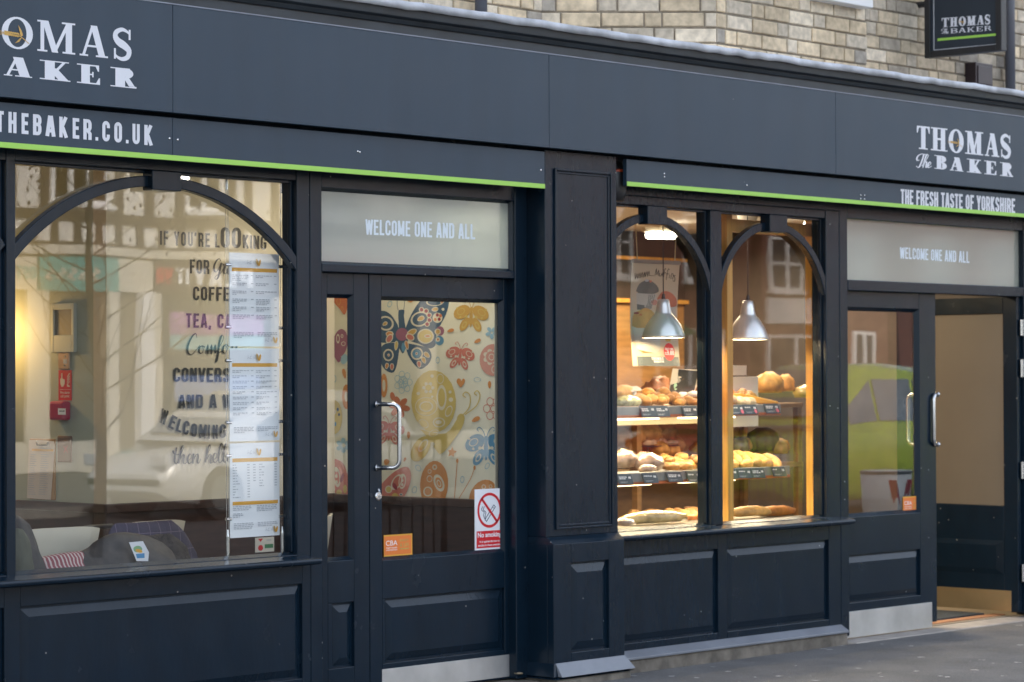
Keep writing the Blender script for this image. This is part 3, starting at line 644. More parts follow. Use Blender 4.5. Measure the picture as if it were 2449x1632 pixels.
# ================================================================== SIGNS
z1 = lambda a, b_: (a/2.869, b_/2.869)
zr = lambda a, b_: (1629+a/2.869, b_/2.869)
def wheat(d, cx, cy, s, m):
    """an ear of wheat lying across the letter O"""
    def P_(u, v): return (cx+u*s, cy+v*s)
    for k in range(7):
        u = -.42+k*.085
        d.ell(*P_(u, -.10+.18*(u+.4)+.02), .075*s, .035*s, m, .55, 10); d.ell(*P_(u+.01, .02+.18*(u+.4)), .075*s, .035*s, m, -.25, 10)
    for k in range(4): d.strip([P_(-.4, -.02), P_(-.75, -.16+k*.07)], .014*s, m)
    d.strip([P_(-.45, -.05), P_(.2, .12), P_(.55, .42)], .03*s, m)
    d.poly([P_(.2, .12), P_(.12, -.25), P_(.10, -.36), P_(.24, -.12), P_(.30, .08)], m)
    d.poly([P_(.26, .15), P_(.14, .34), P_(-.04, .40), P_(.02, .34), P_(.16, .2)], m)

fs = thing('fascia_sign', 'long slate grey fascia signboard above the shopfront with white lettering at both ends', 'shop sign', (0, -.19, 2.62))
js = [-6.2, X(415, -.19), X(1316, -.19), X(2002, -.19), 6.3]
fz0, fz1 = 2.622, 3.078
for a, b_ in zip(js, js[1:]):
    q = MB(); q.box(a+.0012, b_-.0012, -.19, -.158, fz0, fz1); q.build('panel', FASC, fs, bevel=.0015)
q = MB(); q.box(-6.2, 6.3, -.158, -.0, 2.66, 3.07); q.build('backing', BLKM, fs)
q = MB(); q.box(-6.2, 6.3, -.1925, -.158, fz1+.0005, fz1+.006); q.build('lit_edge_strip', mat('edge_highlight_grey', (.20, .22, .27), .35, nscale=8, namt=.2), fs)  # lighter grey stands in for light caught along the panels' top edge
d = Dec(lambda a, b_: V(a, b_, -.19), (0, -1, 0))
for ch, x0, x1 in (('T', -415, -275), ('H', -255, -20), ('O', 10, 225), ('M', 255, 515), ('A', 545, 740), ('S', 772, 905)):
    sl = .107; yb = 324+sl*(x0-20)
    a, b_ = z1(x0, yb); serif_px(d, ch, a, z1(x1, 0)[0], b_, 213/2.869, WHITE, sl, .205, .065)
d.build('lettering', fs); d = Dec(lambda a, b_: V(a, b_, -.19), (0, -1, 0))
for ch, x0, x1 in (('B', -190, -25), ('A', 25, 220), ('K', 272, 472), ('E', 527, 685), ('R', 757, 935)):
    sl = .103; yb = 516+sl*(x0-20)
    a, b_ = z1(x0, yb); serif_px(d, ch, a, z1(x1, 0)[0], b_, 132/2.869, WHITE, sl, .52, .07)
d.build('lettering', fs); d = Dec(lambda a, b_: V(a, b_, -.192), (0, -1, 0)); wheat(d, *z1(108, 232), 165/2.869, GOLD); d.build('wheat_emblem', fs)
d = Dec(lambda a, b_: V(a, b_, -.19), (0, -1, 0))
for ch, x0, x1 in (('T', 1617, 1705), ('H', 1713, 1826), ('O', 1834, 1938), ('M', 1948, 2072), ('A', 2083, 2182), ('S', 2190, 2262)):
    sl = .104; yb = 1021+sl*(x0-1617)
    a, b_ = zr(x0, yb); serif_px(d, ch, a, zr(x1, 0)[0], b_, 158/2.869, WHITE, sl, .19, .07)
d.build('lettering', fs); d = Dec(lambda a, b_: V(a, b_, -.19), (0, -1, 0))
for ch, x0, x1 in (('B', 1738, 1822), ('A', 1843, 1937), ('K', 1960, 2056), ('E', 2079, 2162), ('R', 2187, 2276)):
    sl = .108; yb = 1158+sl*(x0-1738)
    a, b_ = zr(x0, yb); serif_px(d, ch, a, zr(x1, 0)[0], b_, 93/2.869, WHITE, sl, .38, .08)
def the_px(d, f, m, k=1.0):
    for pts in ([(1690, 1065), (1650, 1058), (1622, 1075), (1618, 1100), (1635, 1100)], [(1665, 1062), (1650, 1110), (1630, 1150), (1612, 1140)],
                [(1650, 1142), (1680, 1100), (1695, 1070), (1685, 1062), (1672, 1095), (1660, 1148), (1672, 1118), (1684, 1112), (1680, 1150), (1692, 1140)],
                [(1690, 1145), (1712, 1125), (1706, 1112), (1694, 1130), (1696, 1152), (1718, 1140)]):
        q, ws = callig([f(*p) for p in pts], 1.6*k, 4.0*k); d.strip(q, ws, m)
d.build('lettering', fs); d = Dec(lambda a, b_: V(a, b_, -.19), (0, -1, 0)); the_px(d, zr, WHITE); d.build('lettering', fs)
d = Dec(lambda a, b_: V(a, b_, -.192), (0, -1, 0)); wheat(d, *zr(1886, 978), 78/2.869, GOLD); d.build('wheat_emblem', fs)

# ---- the two lower boards with the lime line
def lower(label, x0, x1, jx, zb, name='sign_board'):
    s = thing(name, label, 'shop sign', ((x0+x1)/2, -.15, zb))
    e = [x0]+jx+[x1]
    for a, b_ in zip(e, e[1:]):
        q = MB(); q.box(a+.001, b_-.001, -.15, -.125, zb, 2.606); q.build('panel', FASC, s, bevel=.0015)
    q = MB(); q.box(x0+.002, x1-.002, -.1535, -.148, zb-.001, zb+.0215); q.build('lime_strip', LIME, s, bevel=.001)
    return s
ls = lower('lower signboard with a web address and lime strip above the arched window and door', -6.2, X(1305, -.15), [X(414, -.15)], Z(650, 401.7, -.15))
d = Dec(lambda a, b_: V(a, b_, -.15), (0, -1, 0))
chs = [('T', -60, 25), ('H', 57, 112), ('E', 147, 195), ('B', 225, 283), ('A', 313, 377), ('K', 405, 463), ('E', 497, 543), ('R', 570, 627), ('.', 653, 672), ('C', 700, 752), ('O', 782, 835), ('.', 862, 880), ('U', 907, 957), ('K', 988, 1045)]
chs = [(c, -600+k*88, -545+k*88) for k, c in enumerate('THOMAS')]+chs
for ch, x0, x1 in chs:
    if ch == 'T' and x0 == -60: x0 = -28
    yb = 906+.0905*(x0); hh = 144-.006*x0
    a, b_ = z1(x0, yb); e, f_ = z1(x1, yb+.0905*(x1-x0))
    g, adv = sans(ch, .17, .42)
    ex = Vector((e-a, f_-b_))/adv
    for s_ in g:
        for qd in stroke(s_, .17 if ch != '.' else .17): d._q([(a+ex.x*u, b_+ex.y*u-hh/2.869*v) for u, v in qd], WHITE)
        d.k += 1
d.build('lettering', ls)
for (px, py) in ((1162/2.869, 951/2.869), (1218/2.869, 960/2.869), (800+158/2.869, 1040/2.869), (800+172/2.869, 1045/2.869), (800+1415/2.869, 1168/2.869)):
    p = V(px, py, -.15); sc = MB(); sc.blob((p.x, -.151, p.z), (.006, .003, .006), amp=0, nu=8, nv=6); sc.build('screw', STEEL, ls, smooth=True)
rs = lower('lower signboard with a slogan and lime strip above the bakery window', X(1500.5, -.15), 6.3, [], Z(1974, 482.3, -.15))
d = Dec(lambda a, b_: V(a, b_, -.15), (0, -1, 0))
text_px(d, 'THE FRESH TASTE OF YORKSHIRE', zr(1506, 1399), zr(2290, 1466), (0, -101/2.869), WHITE, t=.16, w=.38, gap=.055); d.build('lettering', rs)
for (a, b_) in ((1229, 1340), (1231, 1365), (1257, 1342), (1256, 1368), (450, 1272), (-116, 1193), (-116, 1215)):
    p = V(*zr(a, b_), -.15); sc = MB(); sc.blob((p.x, -.151, p.z), (.006, .003, .006), amp=0, nu=8, nv=6); sc.build('screw', STEEL, rs, smooth=True)
# the orange thing in the gap beside the pilaster
al = thing('alarm_beacon', 'dark round fitting with an orange rim in the gap beside the pilaster', 'beacon', (.60, -.04, 2.45))
q = MB(); q.lathe([(0, -.1), (.06, -.1), (.075, -.05), (.075, .05), (.05, .1), (0, .11)], (0.0, 0, 0)); o = q.build('body', BLKM, al, smooth=True, loc=(.61, -.03, 2.5))
q = MB(); q.lathe([(.0755, .044), (.077, .052), (.068, .062), (.066, .06)], (0, 0, 0)); q.build('orange_rim', mat('orange_plastic', (.35, .05, .015), .4, nscale=5, namt=.1), al, smooth=True, loc=(.61, -.03, 2.5))

# ---- hanging sign
hxp = 4.5; hs = thing('hanging_sign', 'dark projecting sign with white lettering and lime line hung from the brick wall', 'hanging sign', (hxp, .4, 3.5))
vz = lambda a, b_: VX(*zr(a, b_), hxp)
a0 = vz(1687, 396); a1 = vz(2216, 357); zb = (a0.z+a1.z)/2; ya, yb_ = a1.y, a0.y
q = MB()
zt = 4.55
fr = .042
q.box(hxp-.03, hxp+.03, ya, ya+fr, zb, zt); q.box(hxp-.03, hxp+.03, yb_-fr, yb_, zb, zt); q.box(hxp-.03, hxp+.03, ya+fr, yb_-fr, zb, zb+fr); q.box(hxp-.03, hxp+.03, ya+fr, yb_-fr, zt-fr, zt)
q.build('frame', BLKM, hs, bevel=.004)
q = MB(); q.box(hxp-.016, hxp+.016, ya+fr, yb_-fr, zb+fr, zt-fr); q.build('panel', mat('dark_sign_panel', (.022, .032, .045), .35, nscale=3, namt=.1), hs)
q = MB(); q.tube([(hxp, yb_-.05, zt-.1), (hxp, YW, zt-.1)], .02); q.tube([(hxp, yb_-.05, zb+.35), (hxp, YW, zb+.35)], .02); q.build('bracket', BLKM, hs)
d = Dec(lambda a, b_: VX(*zr(a, b_), hxp-.0165), (-1, 0, 0), step=.00004)
for a, b_, c, e in ((1735, 345, 2192, 302), (1735, 345, 1730, -900), (2192, 302, 2187, -900)): d.strip([(a, b_), (c, e)], 6, mat('silver_line', (.5, .52, .55), .4, nscale=4, namt=.05))
d.build('silver_border', hs)
D_ = lambda: Dec(lambda a, b_: VX(*zr(a, b_), hxp-.0165), (-1, 0, 0), step=.00004)
d = D_()
for ch, x0, x1 in (('T', 1788, 1838), ('H', 1842, 1900), ('O', 1905, 1955), ('M', 1960, 2025), ('A', 2030, 2080), ('S', 2085, 2122)): serif_px(d, ch, x0, x1, 190-.072*(x0-1788), 64, WHITE, -.072, .26, .09)
d.build('lettering', hs); d = D_()
for ch, x0, x1 in (('B', 1848, 1898), ('A', 1903, 1958), ('K', 1963, 2015), ('E', 2025, 2070), ('R', 2080, 2130)): serif_px(d, ch, x0, x1, 231-.075*(x0-1848), 33, WHITE, -.075, .30, .09)
q_ = lambda a, b_: (1788+(a-1617)*.5, 198+(b_-1058)*.36)
d.build('lettering', hs); d = D_(); the_px(d, q_, WHITE, k=1.3); d.build('lettering', hs); d = Dec(lambda a, b_: VX(*zr(a, b_), hxp-.0175), (-1, 0, 0)); wheat(d, 1930, 150, 36, GOLD); d.build('wheat_emblem', hs)
d = D_(); d.poly([(1760, 265), (2162, 230), (2162, 246), (1760, 283)], LIME); d.build('lime_line', hs)

# ---- pipes and box on the brickwork
for px0, px1, lab in ((1135, 1166, 'grey downpipe on the brick wall left of the bay'), (2406, 2425, 'dark grey downpipe on the brick wall behind the hanging sign')):
    yy = YW-.075; xa, xb = X(px0, yy, 60), X(px1, yy, 60); r = (xb-xa)/2*.92*.74
    t_ = thing('downpipe', lab, 'downpipe', ((xa+xb)/2, yy, 3.3))
    q = MB(); q.tube([((xa+xb)/2, yy, 3.28), ((xa+xb)/2, yy, 4.6)], r, 14); q.build('pipe', mat('grey_pipe_paint', (.10, .105, .125), .45, nscale=6, namt=.1), t_, smooth=True)
    q = MB(); q.tube([((xa+xb)/2, yy, 3.29), ((xa+xb)/2, yy, 3.36)], r*1.3, 14); q.build('socket', BLKM, t_, smooth=False)
jb = MB(); p0, p1 = V(*zr(2022, 572), YW-.09), V(*zr(2138, 445), YW-.09); jb.box(p0.x, p1.x, YW-.09, YW, p0.z-.05, p1.z); jb.box(p0.x+.02, p1.x-.02, YW-.097, YW-.09, p0.z, p1.z-.02)
tag(ground_at(jb.build('junction_box', mat('maroon_box', (.035, .022, .026), .4, nscale=7, namt=.1), bevel=.008), (p0.x, YW, p0.z-.05)), 'small dark maroon box fixed on the brick wall under the hanging sign', 'junction box')

# ---- stickers on the doors
def sheet(name, label, cat, c, uv, nrm, w_, h_, base, group=None, th=.0015):
    """flat sheet whose lower left corner is c, uv unit vectors along width and height"""
    U_, W_ = Vector(uv), Vector((0, 0, 1)); N_ = Vector(nrm)
    q = MB(); pts = [Vector(c), Vector(c)+U_*w_, Vector(c)+U_*w_+W_*h_, Vector(c)+W_*h_]
    q.hexa([pts[0], pts[1], pts[1]-N_*th, pts[0]-N_*th, pts[3], pts[2], pts[2]-N_*th, pts[3]-N_*th])
    t_ = thing(name, label, cat, c, group); q.build('sheet', base, t_)
    return t_, Dec(lambda u, v: Vector(c)+U_*u+W_*v, nrm)
gy = yd+.0235
z2 = lambda a, b_: (700+a/2.869, 1086+b_/2.869)
pc = V(*z2(1250, 663), gy-.004)
t_, d = sheet('no_smoking_sign', 'white no smoking sign with a red crossed ring on the door glass', 'sign', pc, (1, 0, 0), (0, -1, 0), .208, .297, mat('white_sign', (.80, .81, .84), .4, nscale=4, namt=.02))
BLUP = mat('dark_blue_print', (.02, .04, .09), .5, nscale=5, namt=.1)
def line(pts, wd, m): d.strip(pts, wd, m)
line([(.072, .148), (.135, .217), (.146, .207), (.083, .138), (.072, .148)], .004, BLUP); line([(.127, .208), (.138, .198)], .003, BLUP)
for k, sh in enumerate((0, .012)):
    q, ws = callig([(.07+sh*.3, .15), (.062+sh, .17), (.066+sh, .183), (.048+sh, .196), (.056+sh, .212)], .003, .004); line(q, ws, BLUP)
d.ring(.104, .192, .086, .086, .0135, RED, n=40)
line([(.049, .25), (.159, .134)], .0135, RED)
d.rect(.012, .009, .197, .092, RED)
def font(s, d, x, y, h, wd, m, bold=.02):
    cu = bpy.data.curves.new('t', 'FONT'); cu.body = s; cu.offset = bold; cu.size = 1; ob = bpy.data.objects.new('t', cu); COL.objects.link(ob)
    bpy.context.view_layer.update(); me = bpy.data.meshes.new_from_object(ob.evaluated_get(bpy.context.evaluated_depsgraph_get()))
    xs = [v.co.x for v in me.vertices]; x0, x1 = min(xs), max(xs); d.k += 1
    for p in me.polygons: d.mb.face([d.pt((x+(me.vertices[i].co.x-x0)/(x1-x0)*wd, y+me.vertices[i].co.y*h/.72)) for i in p.vertices], d.mi(m))
    bpy.data.objects.remove(ob); bpy.data.curves.remove(cu); bpy.data.meshes.remove(me)
font('No smoking', d, .02, .062, .024, .168, mat('white_print', (.82, .82, .84), .5, nscale=4, namt=.02), .025)
font('It is against the law to', d, .034, .036, .010, .142, MATS['white_print'], .02); font('smoke in these premises', d, .022, .018, .010, .166, MATS['white_print'], .02)
d.build('print', t_)
def cba(label, pc, w_, h_):
    t_, d = sheet('membership_sticker', label, 'sticker', pc, (1, 0, 0), (0, -1, 0), w_, h_, mat('yellow_sticker_edge', (.75, .36, .04), .45, nscale=5, namt=.1), th=.001)
    e = h_*.07; d.rect(e*.3, e, w_-e, h_-e, ORED); WP = MATS['white_print']
    font('CBA', d, w_*.07, h_*.5, h_*.24, w_*.40, WP, .0); font('CRAFT BAKERS', d, w_*.08, h_*.36, h_*.06, w_*.38, WP, .01); font('ASSOCIATION', d, w_*.08, h_*.26, h_*.06, w_*.38, WP, .01)
    font('BAKERY', d, w_*.56, h_*.66, h_*.11, w_*.32, GOLD, .03); font('& LIFE', d, w_*.56, h_*.42, h_*.16, w_*.32, GOLD, .03); d.rect(w_*.56, h_*.28, w_*.88, h_*.35, GOLD)
    d.build('print', t_)
p0, p1 = V(918, 1332, gy-.004), V(986, 1276, gy-.004); cba('small orange membership sticker low on the glass beside the no smoking sign', p0, p1.x-p0.x, p1.z-p0.z)
p0, p1 = V(2160, 1229, gy-.004), V(2203, 1186, gy-.004); cba('small orange membership sticker low on the glass of the right hand door', p0, p1.x-p0.x, p1.z-p0.z)

# ================================================================== GROUND
def plane(name, x0, x1, y0, y1, z, m, sub=1):
    q = MB(); q.face([(x0, y0, z), (x1, y0, z), (x1, y1, z), (x0, y1, z)]); return tag(q.build(name, m, fix=False), kind='structure')
TAR = mat('pavement_tarmac', (.125, .123, .121), .85, nscale=3, namt=.18, bump=.5, bscale=140)
tt = TAR.node_tree; bb = tt.nodes['Principled BSDF']; src = bb.inputs['Base Color'].links[0].from_socket
tcn = tt.nodes.new('ShaderNodeTexCoord'); vo = tt.nodes.new('ShaderNodeTexVoronoi'); vo.inputs['Scale'].default_value = 9; vo.inputs['Randomness'].default_value = 1
no_ = tt.nodes.new('ShaderNodeTexNoise'); no_.inputs['Scale'].default_value = 30; va = tt.nodes.new('ShaderNodeVectorMath'); va.operation = 'MULTIPLY_ADD'; va.inputs[1].default_value = (.05, .05, .05)
tt.links.new(tcn.outputs['Object'], no_.inputs[0]); tt.links.new(no_.outputs['Color'], va.inputs[0]); tt.links.new(tcn.outputs['Object'], va.inputs[2]); tt.links.new(va.outputs[0], vo.inputs[0])
lt = tt.nodes.new('ShaderNodeMath'); lt.operation = 'LESS_THAN'; lt.inputs[1].default_value = .16; tt.links.new(vo.outputs['Distance'], lt.inputs[0])
sepc = tt.nodes.new('ShaderNodeSeparateColor'); tt.links.new(vo.outputs['Color'], sepc.inputs[0]); gt = tt.nodes.new('ShaderNodeMath'); gt.operation = 'GREATER_THAN'; gt.inputs[1].default_value = .66; tt.links.new(sepc.outputs[0], gt.inputs[0])
ml = tt.nodes.new('ShaderNodeMath'); ml.operation = 'MULTIPLY'; tt.links.new(lt.outputs[0], ml.inputs[0]); tt.links.new(gt.outputs[0], ml.inputs[1])
mxc = tt.nodes.new('ShaderNodeMix'); mxc.data_type = 'RGBA'; mxc.inputs[7].default_value = (.36, .35, .34, 1); tt.links.new(ml.outputs[0], mxc.inputs[0]); tt.links.new(src, mxc.inputs[6])
gr = tt.nodes.new('ShaderNodeTexNoise'); gr.inputs['Scale'].default_value = 220; gr.inputs['Detail'].default_value = 2; tt.links.new(tcn.outputs['Object'], gr.inputs[0])
gm_ = tt.nodes.new('ShaderNodeMapRange'); gm_.inputs[1].default_value = .35; gm_.inputs[2].default_value = .65; gm_.inputs[3].default_value = .7; gm_.inputs[4].default_value = 1.3; tt.links.new(gr.outputs[0], gm_.inputs[0])
vs_ = tt.nodes.new('ShaderNodeVectorMath'); vs_.operation = 'SCALE'; tt.links.new(mxc.outputs[2], vs_.inputs[0]); tt.links.new(gm_.outputs[0], vs_.inputs['Scale']); tt.links.new(vs_.outputs[0], bb.inputs['Base Color'])
ROAD = mat('road_asphalt', (.042, .042, .044), .85, nscale=4, namt=.2, bump=.4, bscale=120)
KERB = mat('kerb_stone', (.28, .27, .25), .85, nscale=9, namt=.2, bump=.3)
plane('ground', -150, 200, -150, 60, -.30, mat('far_ground', (.10, .10, .095), .9, nscale=.3, namt=.2))
def slab(name, y0, y1, z, m):
    q = MB(); q.box(-60, 110, y0, y1, -.28, z); return tag(q.build(name, m), kind='structure')
slab('pavement', -5.2, -.09, -.012, TAR)
slab('kerb', -5.34, -5.2, -.012+.004, KERB)
slab('road', -16.0, -5.34, -.13, ROAD)
slab('far_kerb', -16.14, -16.0, -.01, KERB)
slab('far_pavement', -24.8, -16.14, -.02, mat('far_pavement_tarmac', (.09, .088, .085), .85, nscale=3, namt=.2))

# ================================================================== INSIDE
def part(name, fn, m, parent=shop, **k):
    q = MB(); fn(q); return q.build(name, m, parent, **k)
CY = 1.25; WX = -.13
WC = X(255, CY, 1205)                      # corner of the projecting cafe wall
ZD = .90
# cafe: projecting wall with lettering, sage return wall, floor, ceiling, party wall with butterflies
part('cafe_floor', lambda q: q.box(-6.2, WX, .06, 4.5, -.04, 0), FLOOR)
part('ceiling', lambda q: q.box(-6.2, 6.4, .105, 6.4, 2.62, 2.68), CEIL)
part('back_wall', lambda q: (q.box(-6.2, -.0, 4.5, 4.6, 0, 2.62), q.box(-6.3, -6.2, .1, 4.6, 0, 2.62)), CREAM)
wl_ = part('cafe_wall', lambda q: q.box(WC, WX, CY, CY+.1, ZD, 2.62), CREAM)
part('dado', lambda q: (q.box(WC+.001, WX, CY+.004, CY+.1, 0, ZD-.03), q.box(WC-.012, WX, CY-.016, CY+.1, ZD-.045, ZD-.0005)), DADO, wl_, bevel=.004)
sw_ = part('return_wall', lambda q: q.box(WC, WC+.12, CY+.1, 4.5, ZD, 2.62), SAGE)
part('dado', lambda q: (q.box(WC+.002, WC+.1, CY+.1, 4.5, 0, ZD-.03), q.box(WC-.016, WC+.1, CY-.012, 4.5, ZD-.045, ZD-.0005)), DADO, sw_, bevel=.004)
bs = part('bench_seat', lambda q: (q.box(-1.45, WX, .72, CY, .50, .56), q.box(-1.42, WX, .78, CY, 0, .50)), DADO, shop, bevel=.01)

d = Dec(lambda a, b_: V(a, b_, CY), (0, -1, 0), step=.00004)
za = lambda a, b_: (360+a/7.84, 530+b_/7.84)
zb_ = lambda a, b_: (b_ and (a/2.869, 500+b_/2.869))
zc_ = lambda a, b_: (360+a/7.84, 940+b_/7.84)
T1 = dict(t=.16, w=.44)
text_px(d, "IF YOU'RE", za(178, 440), za(1112, 484), (0, -264/7.84), BLACK, gap=.17, **T1)
text_px(d, "L", za(1205, 486), za(1296, 492), (0, -255/7.84), BLACK, **T1)
text_px(d, "OO", za(1312, 492), za(1694, 502), (0, -385/7.84), BLACK, gap=.11, t=.16, w=.42)
text_px(d, "KING", za(1728, 500), za(2170, 530), (0, -252/7.84), BLACK, gap=.10, **T1)
text_px(d, "FOR", za(735, 975), za(1098, 990), (0, -266/7.84), BLACK, gap=.12, **T1)
def script(pts, f, w0, w1, m=None): q, ws = callig([f(*p) for p in pts], w0, w1); d.strip(q, ws, m or BLACK)
for p in ([(1310, 740), (1285, 700), (1230, 740), (1190, 830), (1188, 910), (1220, 950), (1270, 890), (1310, 790), (1318, 800), (1290, 940), (1262, 1050), (1230, 1085), (1200, 1060), (1240, 1010), (1320, 960), (1372, 850)],
          [(1372, 850), (1345, 795), (1392, 830), (1370, 930), (1388, 985), (1445, 950)], [(1445, 950), (1500, 880), (1480, 840), (1445, 900), (1455, 985), (1520, 950)],
          [(1590, 860), (1545, 850), (1530, 930), (1555, 985), (1600, 850), (1592, 985), (1640, 950)], [(1660, 740), (1645, 940), (1670, 985), (1710, 940)], [(1615, 820), (1700, 815)]): script(p, za, 1.3, 4.6)
text_px(d, "COFFEE,", za(795, 1480), za(1690, 1500), (0, -262/7.84), BLACK, gap=.13, **T1)
text_px(d, "TEA, CAKE,", (1275/2.869, 500+813/2.869), (1720/2.869, 500+822/2.869), (0, -97/2.869), BLACK, gap=.15, **T1)
zz = lambda a, b_: (a/2.869, 500+b_/2.869)
for p in ([(1347, 885), (1340, 855), (1312, 880), (1286, 940), (1287, 985), (1312, 1000), (1345, 965), (1368, 935)], [(1385, 940), (1366, 950), (1362, 980), (1378, 992), (1392, 968), (1384, 940), (1402, 950)],
          [(1405, 995), (1422, 935), (1424, 994), (1448, 935), (1448, 994), (1472, 935), (1474, 985), (1492, 960)], [(1492, 965), (1530, 890), (1518, 868), (1502, 920), (1487, 1030), (1474, 1050), (1492, 1000), (1525, 968)],
          [(1548, 930), (1530, 945), (1526, 978), (1542, 990), (1556, 962), (1546, 930), (1570, 945)], [(1570, 930), (1590, 940), (1585, 985), (1610, 955)], [(1625, 890), (1618, 975), (1640, 975)], [(1608, 918), (1642, 916)]): script(p, zz, 1.3, 4.8)
text_px(d, "CONVERSATION", (1186/2.869, 500+1186/2.869), (1830/2.869, 500+1190/2.869), (0, -97/2.869), BLACK, gap=.10, **T1)
text_px(d, "AND A WARM", zc_(512, 292), zc_(2050, 270), (0, -255/7.84), BLACK, gap=.12, **T1)
for ch, a, b_, e in (('W', (140, 545), (262, 605), (62, -262)), ('E', (310, 640), (412, 695), (84, -235)), ('L', (452, 710), (552, 750), (62, -232)), ('C', (585, 772), (697, 792), (28, -256)), ('O', (738, 815), (852, 830), (14, -250)), ('M', (893, 850), (1030, 858), (10, -262)), ('I', (1066, 860), (1100, 860), (0, -262)), ('N', (1148, 862), (1246, 858), (0, -262)), ('G', (1283, 848), (1402, 835), (-4, -255))):
    text_px(d, ch, zc_(*a), zc_(*b_), (e[0]/7.84, e[1]/7.84), BLACK, t=.17, w=.44)
for p in ([(470, 1020), (440, 1200), (435, 1290), (460, 1330), (500, 1290)], [(405, 1080), (420, 1130), (470, 1160), (535, 1150)], [(500, 1290), (560, 1130), (605, 1020), (590, 990), (560, 1050), (530, 1200), (508, 1325)], [(512, 1300), (570, 1180), (612, 1170), (600, 1310), (632, 1325), (675, 1280)],
          [(675, 1280), (740, 1220), (745, 1165), (715, 1150), (680, 1220), (680, 1290), (710, 1325), (765, 1285)], [(792, 1140), (785, 1230), (774, 1325)], [(780, 1290), (830, 1170), (872, 1160), (866, 1300), (892, 1312), (925, 1235)],
          [(1015, 1300), (1060, 1130), (1105, 1020), (1095, 975), (1060, 1040), (1030, 1200), (1014, 1305)], [(1025, 1285), (1075, 1170), (1112, 1165), (1102, 1300), (1130, 1310), (1162, 1265)], [(1150, 1265), (1215, 1210), (1220, 1150), (1190, 1130), (1155, 1200), (1155, 1270), (1190, 1305), (1242, 1265)],
          [(1240, 1270), (1300, 1100), (1332, 990), (1315, 950), (1280, 1030), (1260, 1180), (1265, 1290), (1300, 1300), (1342, 1245)], [(1340, 1250), (1385, 1100), (1417, 990), (1400, 950), (1370, 1030), (1350, 1180), (1355, 1280), (1385, 1300), (1422, 1235)], [(1460, 1160), (1428, 1220), (1440, 1290), (1480, 1270), (1490, 1200), (1460, 1160), (1510, 1180)]): script(p, zc_, 1.4, 4.6)
d.build('wall_lettering', wl_)

# butterfly wallpaper on the wall behind the left door (runs away from the glass)
pw_ = part('party_wall', lambda q: q.box(WX, 0, .10, 6.4, .0, 2.62), CREAM)
part('dado', lambda q: (q.box(WX-.012, WX, .10, CY, 0, ZD-.04), q.box(WX-.028, WX, .10, CY, ZD-.045, ZD-.003)), DADO, pw_, bevel=.004)
PAPW = mat('butterfly_wallpaper_ground', (.74, .71, .56), .7, nscale=2, namt=.03)
WB = {n: mat('wallpaper_'+n, c, .65, nscale=6, namt=.08) for n, c in dict(navy=(.035, .085, .15), blue=(.10, .27, .42), sky=(.30, .47, .55), red=(.56, .17, .12), pink=(.60, .29, .23), gold=(.55, .33, .075), yellow=(.60, .46, .13), orange=(.60, .25, .07), rust=(.55, .16, .06), plum=(.30, .10, .16), maroon=(.28, .02, .04), cream=(.68, .63, .49)).items()}
def clipw(pts):                                   # keep the print on the wall
    out = []
    for f, s in ((lambda p: VX(p[0], p[1], WX-.001).y-.102, 1), (lambda p: CY-.002-VX(p[0], p[1], WX-.001).y, 1)):
        out = []; n = len(pts)
        for k in range(n):
            a, b_ = pts[k], pts[(k+1) % n]; fa, fb = f(a), f(b_)
            if fa >= 0: out.append(a)
            if fa*fb < 0: t_ = fa/(fa-fb); out.append((a[0]+(b_[0]-a[0])*t_, a[1]+(b_[1]-a[1])*t_))
        pts = out
        if len(pts) < 3: return []
    return pts
d = Dec(lambda a, b_: VX(a, b_, WX-.001), (-1, 0, 0), step=.000008, base=.0)
d.mb.face([(WX-.0006, .101, ZD), (WX-.0006, CY, ZD), (WX-.0006, CY, 2.6), (WX-.0006, .101, 2.6)], d.mi(PAPW))
d.clip = clipw
zx = lambda a, b_: (780+a/4.9, 690+b_/4.9)
def E_(x, y, a, b_, c, rot=0, tear=0): d.ell(*zx(x, y), a/4.9, b_/4.9, WB[c], rot, 22, tear)
def Rg(x, y, a, b_, t_, c, rot=0): d.ring(*zx(x, y), a/4.9, b_/4.9, t_/4.9, WB[c], rot)
def Pg(pts, c, smooth=True):
    q = [zx(*p) for p in pts]
    if smooth: q = catmull(q+[q[0]], 4)[:-1]
    d.poly(q, WB[c])
def Ln(pts, wd, c): d.strip(catmull([zx(*p) for p in pts], 5), wd/4.9, WB[c])
# the big blue butterfly
Pg([(930, 470), (1000, 300), (1130, 120), (1300, 60), (1430, 110), (1420, 260), (1340, 430), (1290, 480), (1290, 640), (1220, 705), (1080, 650), (950, 590)], 'navy')
Pg([(840, 430), (760, 310), (660, 262), (520, 300), (470, 480), (560, 600), (700, 640), (860, 600)], 'navy')
Pg([(925, 640), (1090, 670), (1200, 705), (1235, 800), (1195, 890), (1110, 945), (1040, 900), (960, 780)], 'navy')
Pg([(865, 640), (690, 650), (620, 760), (670, 930), (770, 990), (820, 930), (850, 770)], 'navy')
Pg([(850, 255), (915, 255), (912, 330), (935, 480), (960, 600), (915, 745), (880, 745), (820, 600), (850, 480), (845, 320)], 'navy')
E_(1335, 500, 48, 55, 'plum'); E_(1328, 612, 52, 56, 'blue'); E_(890, 540, 75, 75, 'plum'); E_(905, 690, 22, 55, 'blue')
Ln([(845, 255), (832, 190), (835, 100)], 6, 'navy'); Ln([(908, 255), (918, 190), (916, 100)], 6, 'navy')
def drop(x, y, a, b_, c, rot): E_(x, y, a+9, b_+9, 'cream', rot, .35); E_(x, y, a, b_, c, rot, .35)
Rg(1100, 360, 112, 86, 22, 'cream', -.35); drop(1110, 355, 26, 36, 'gold', 1.1)
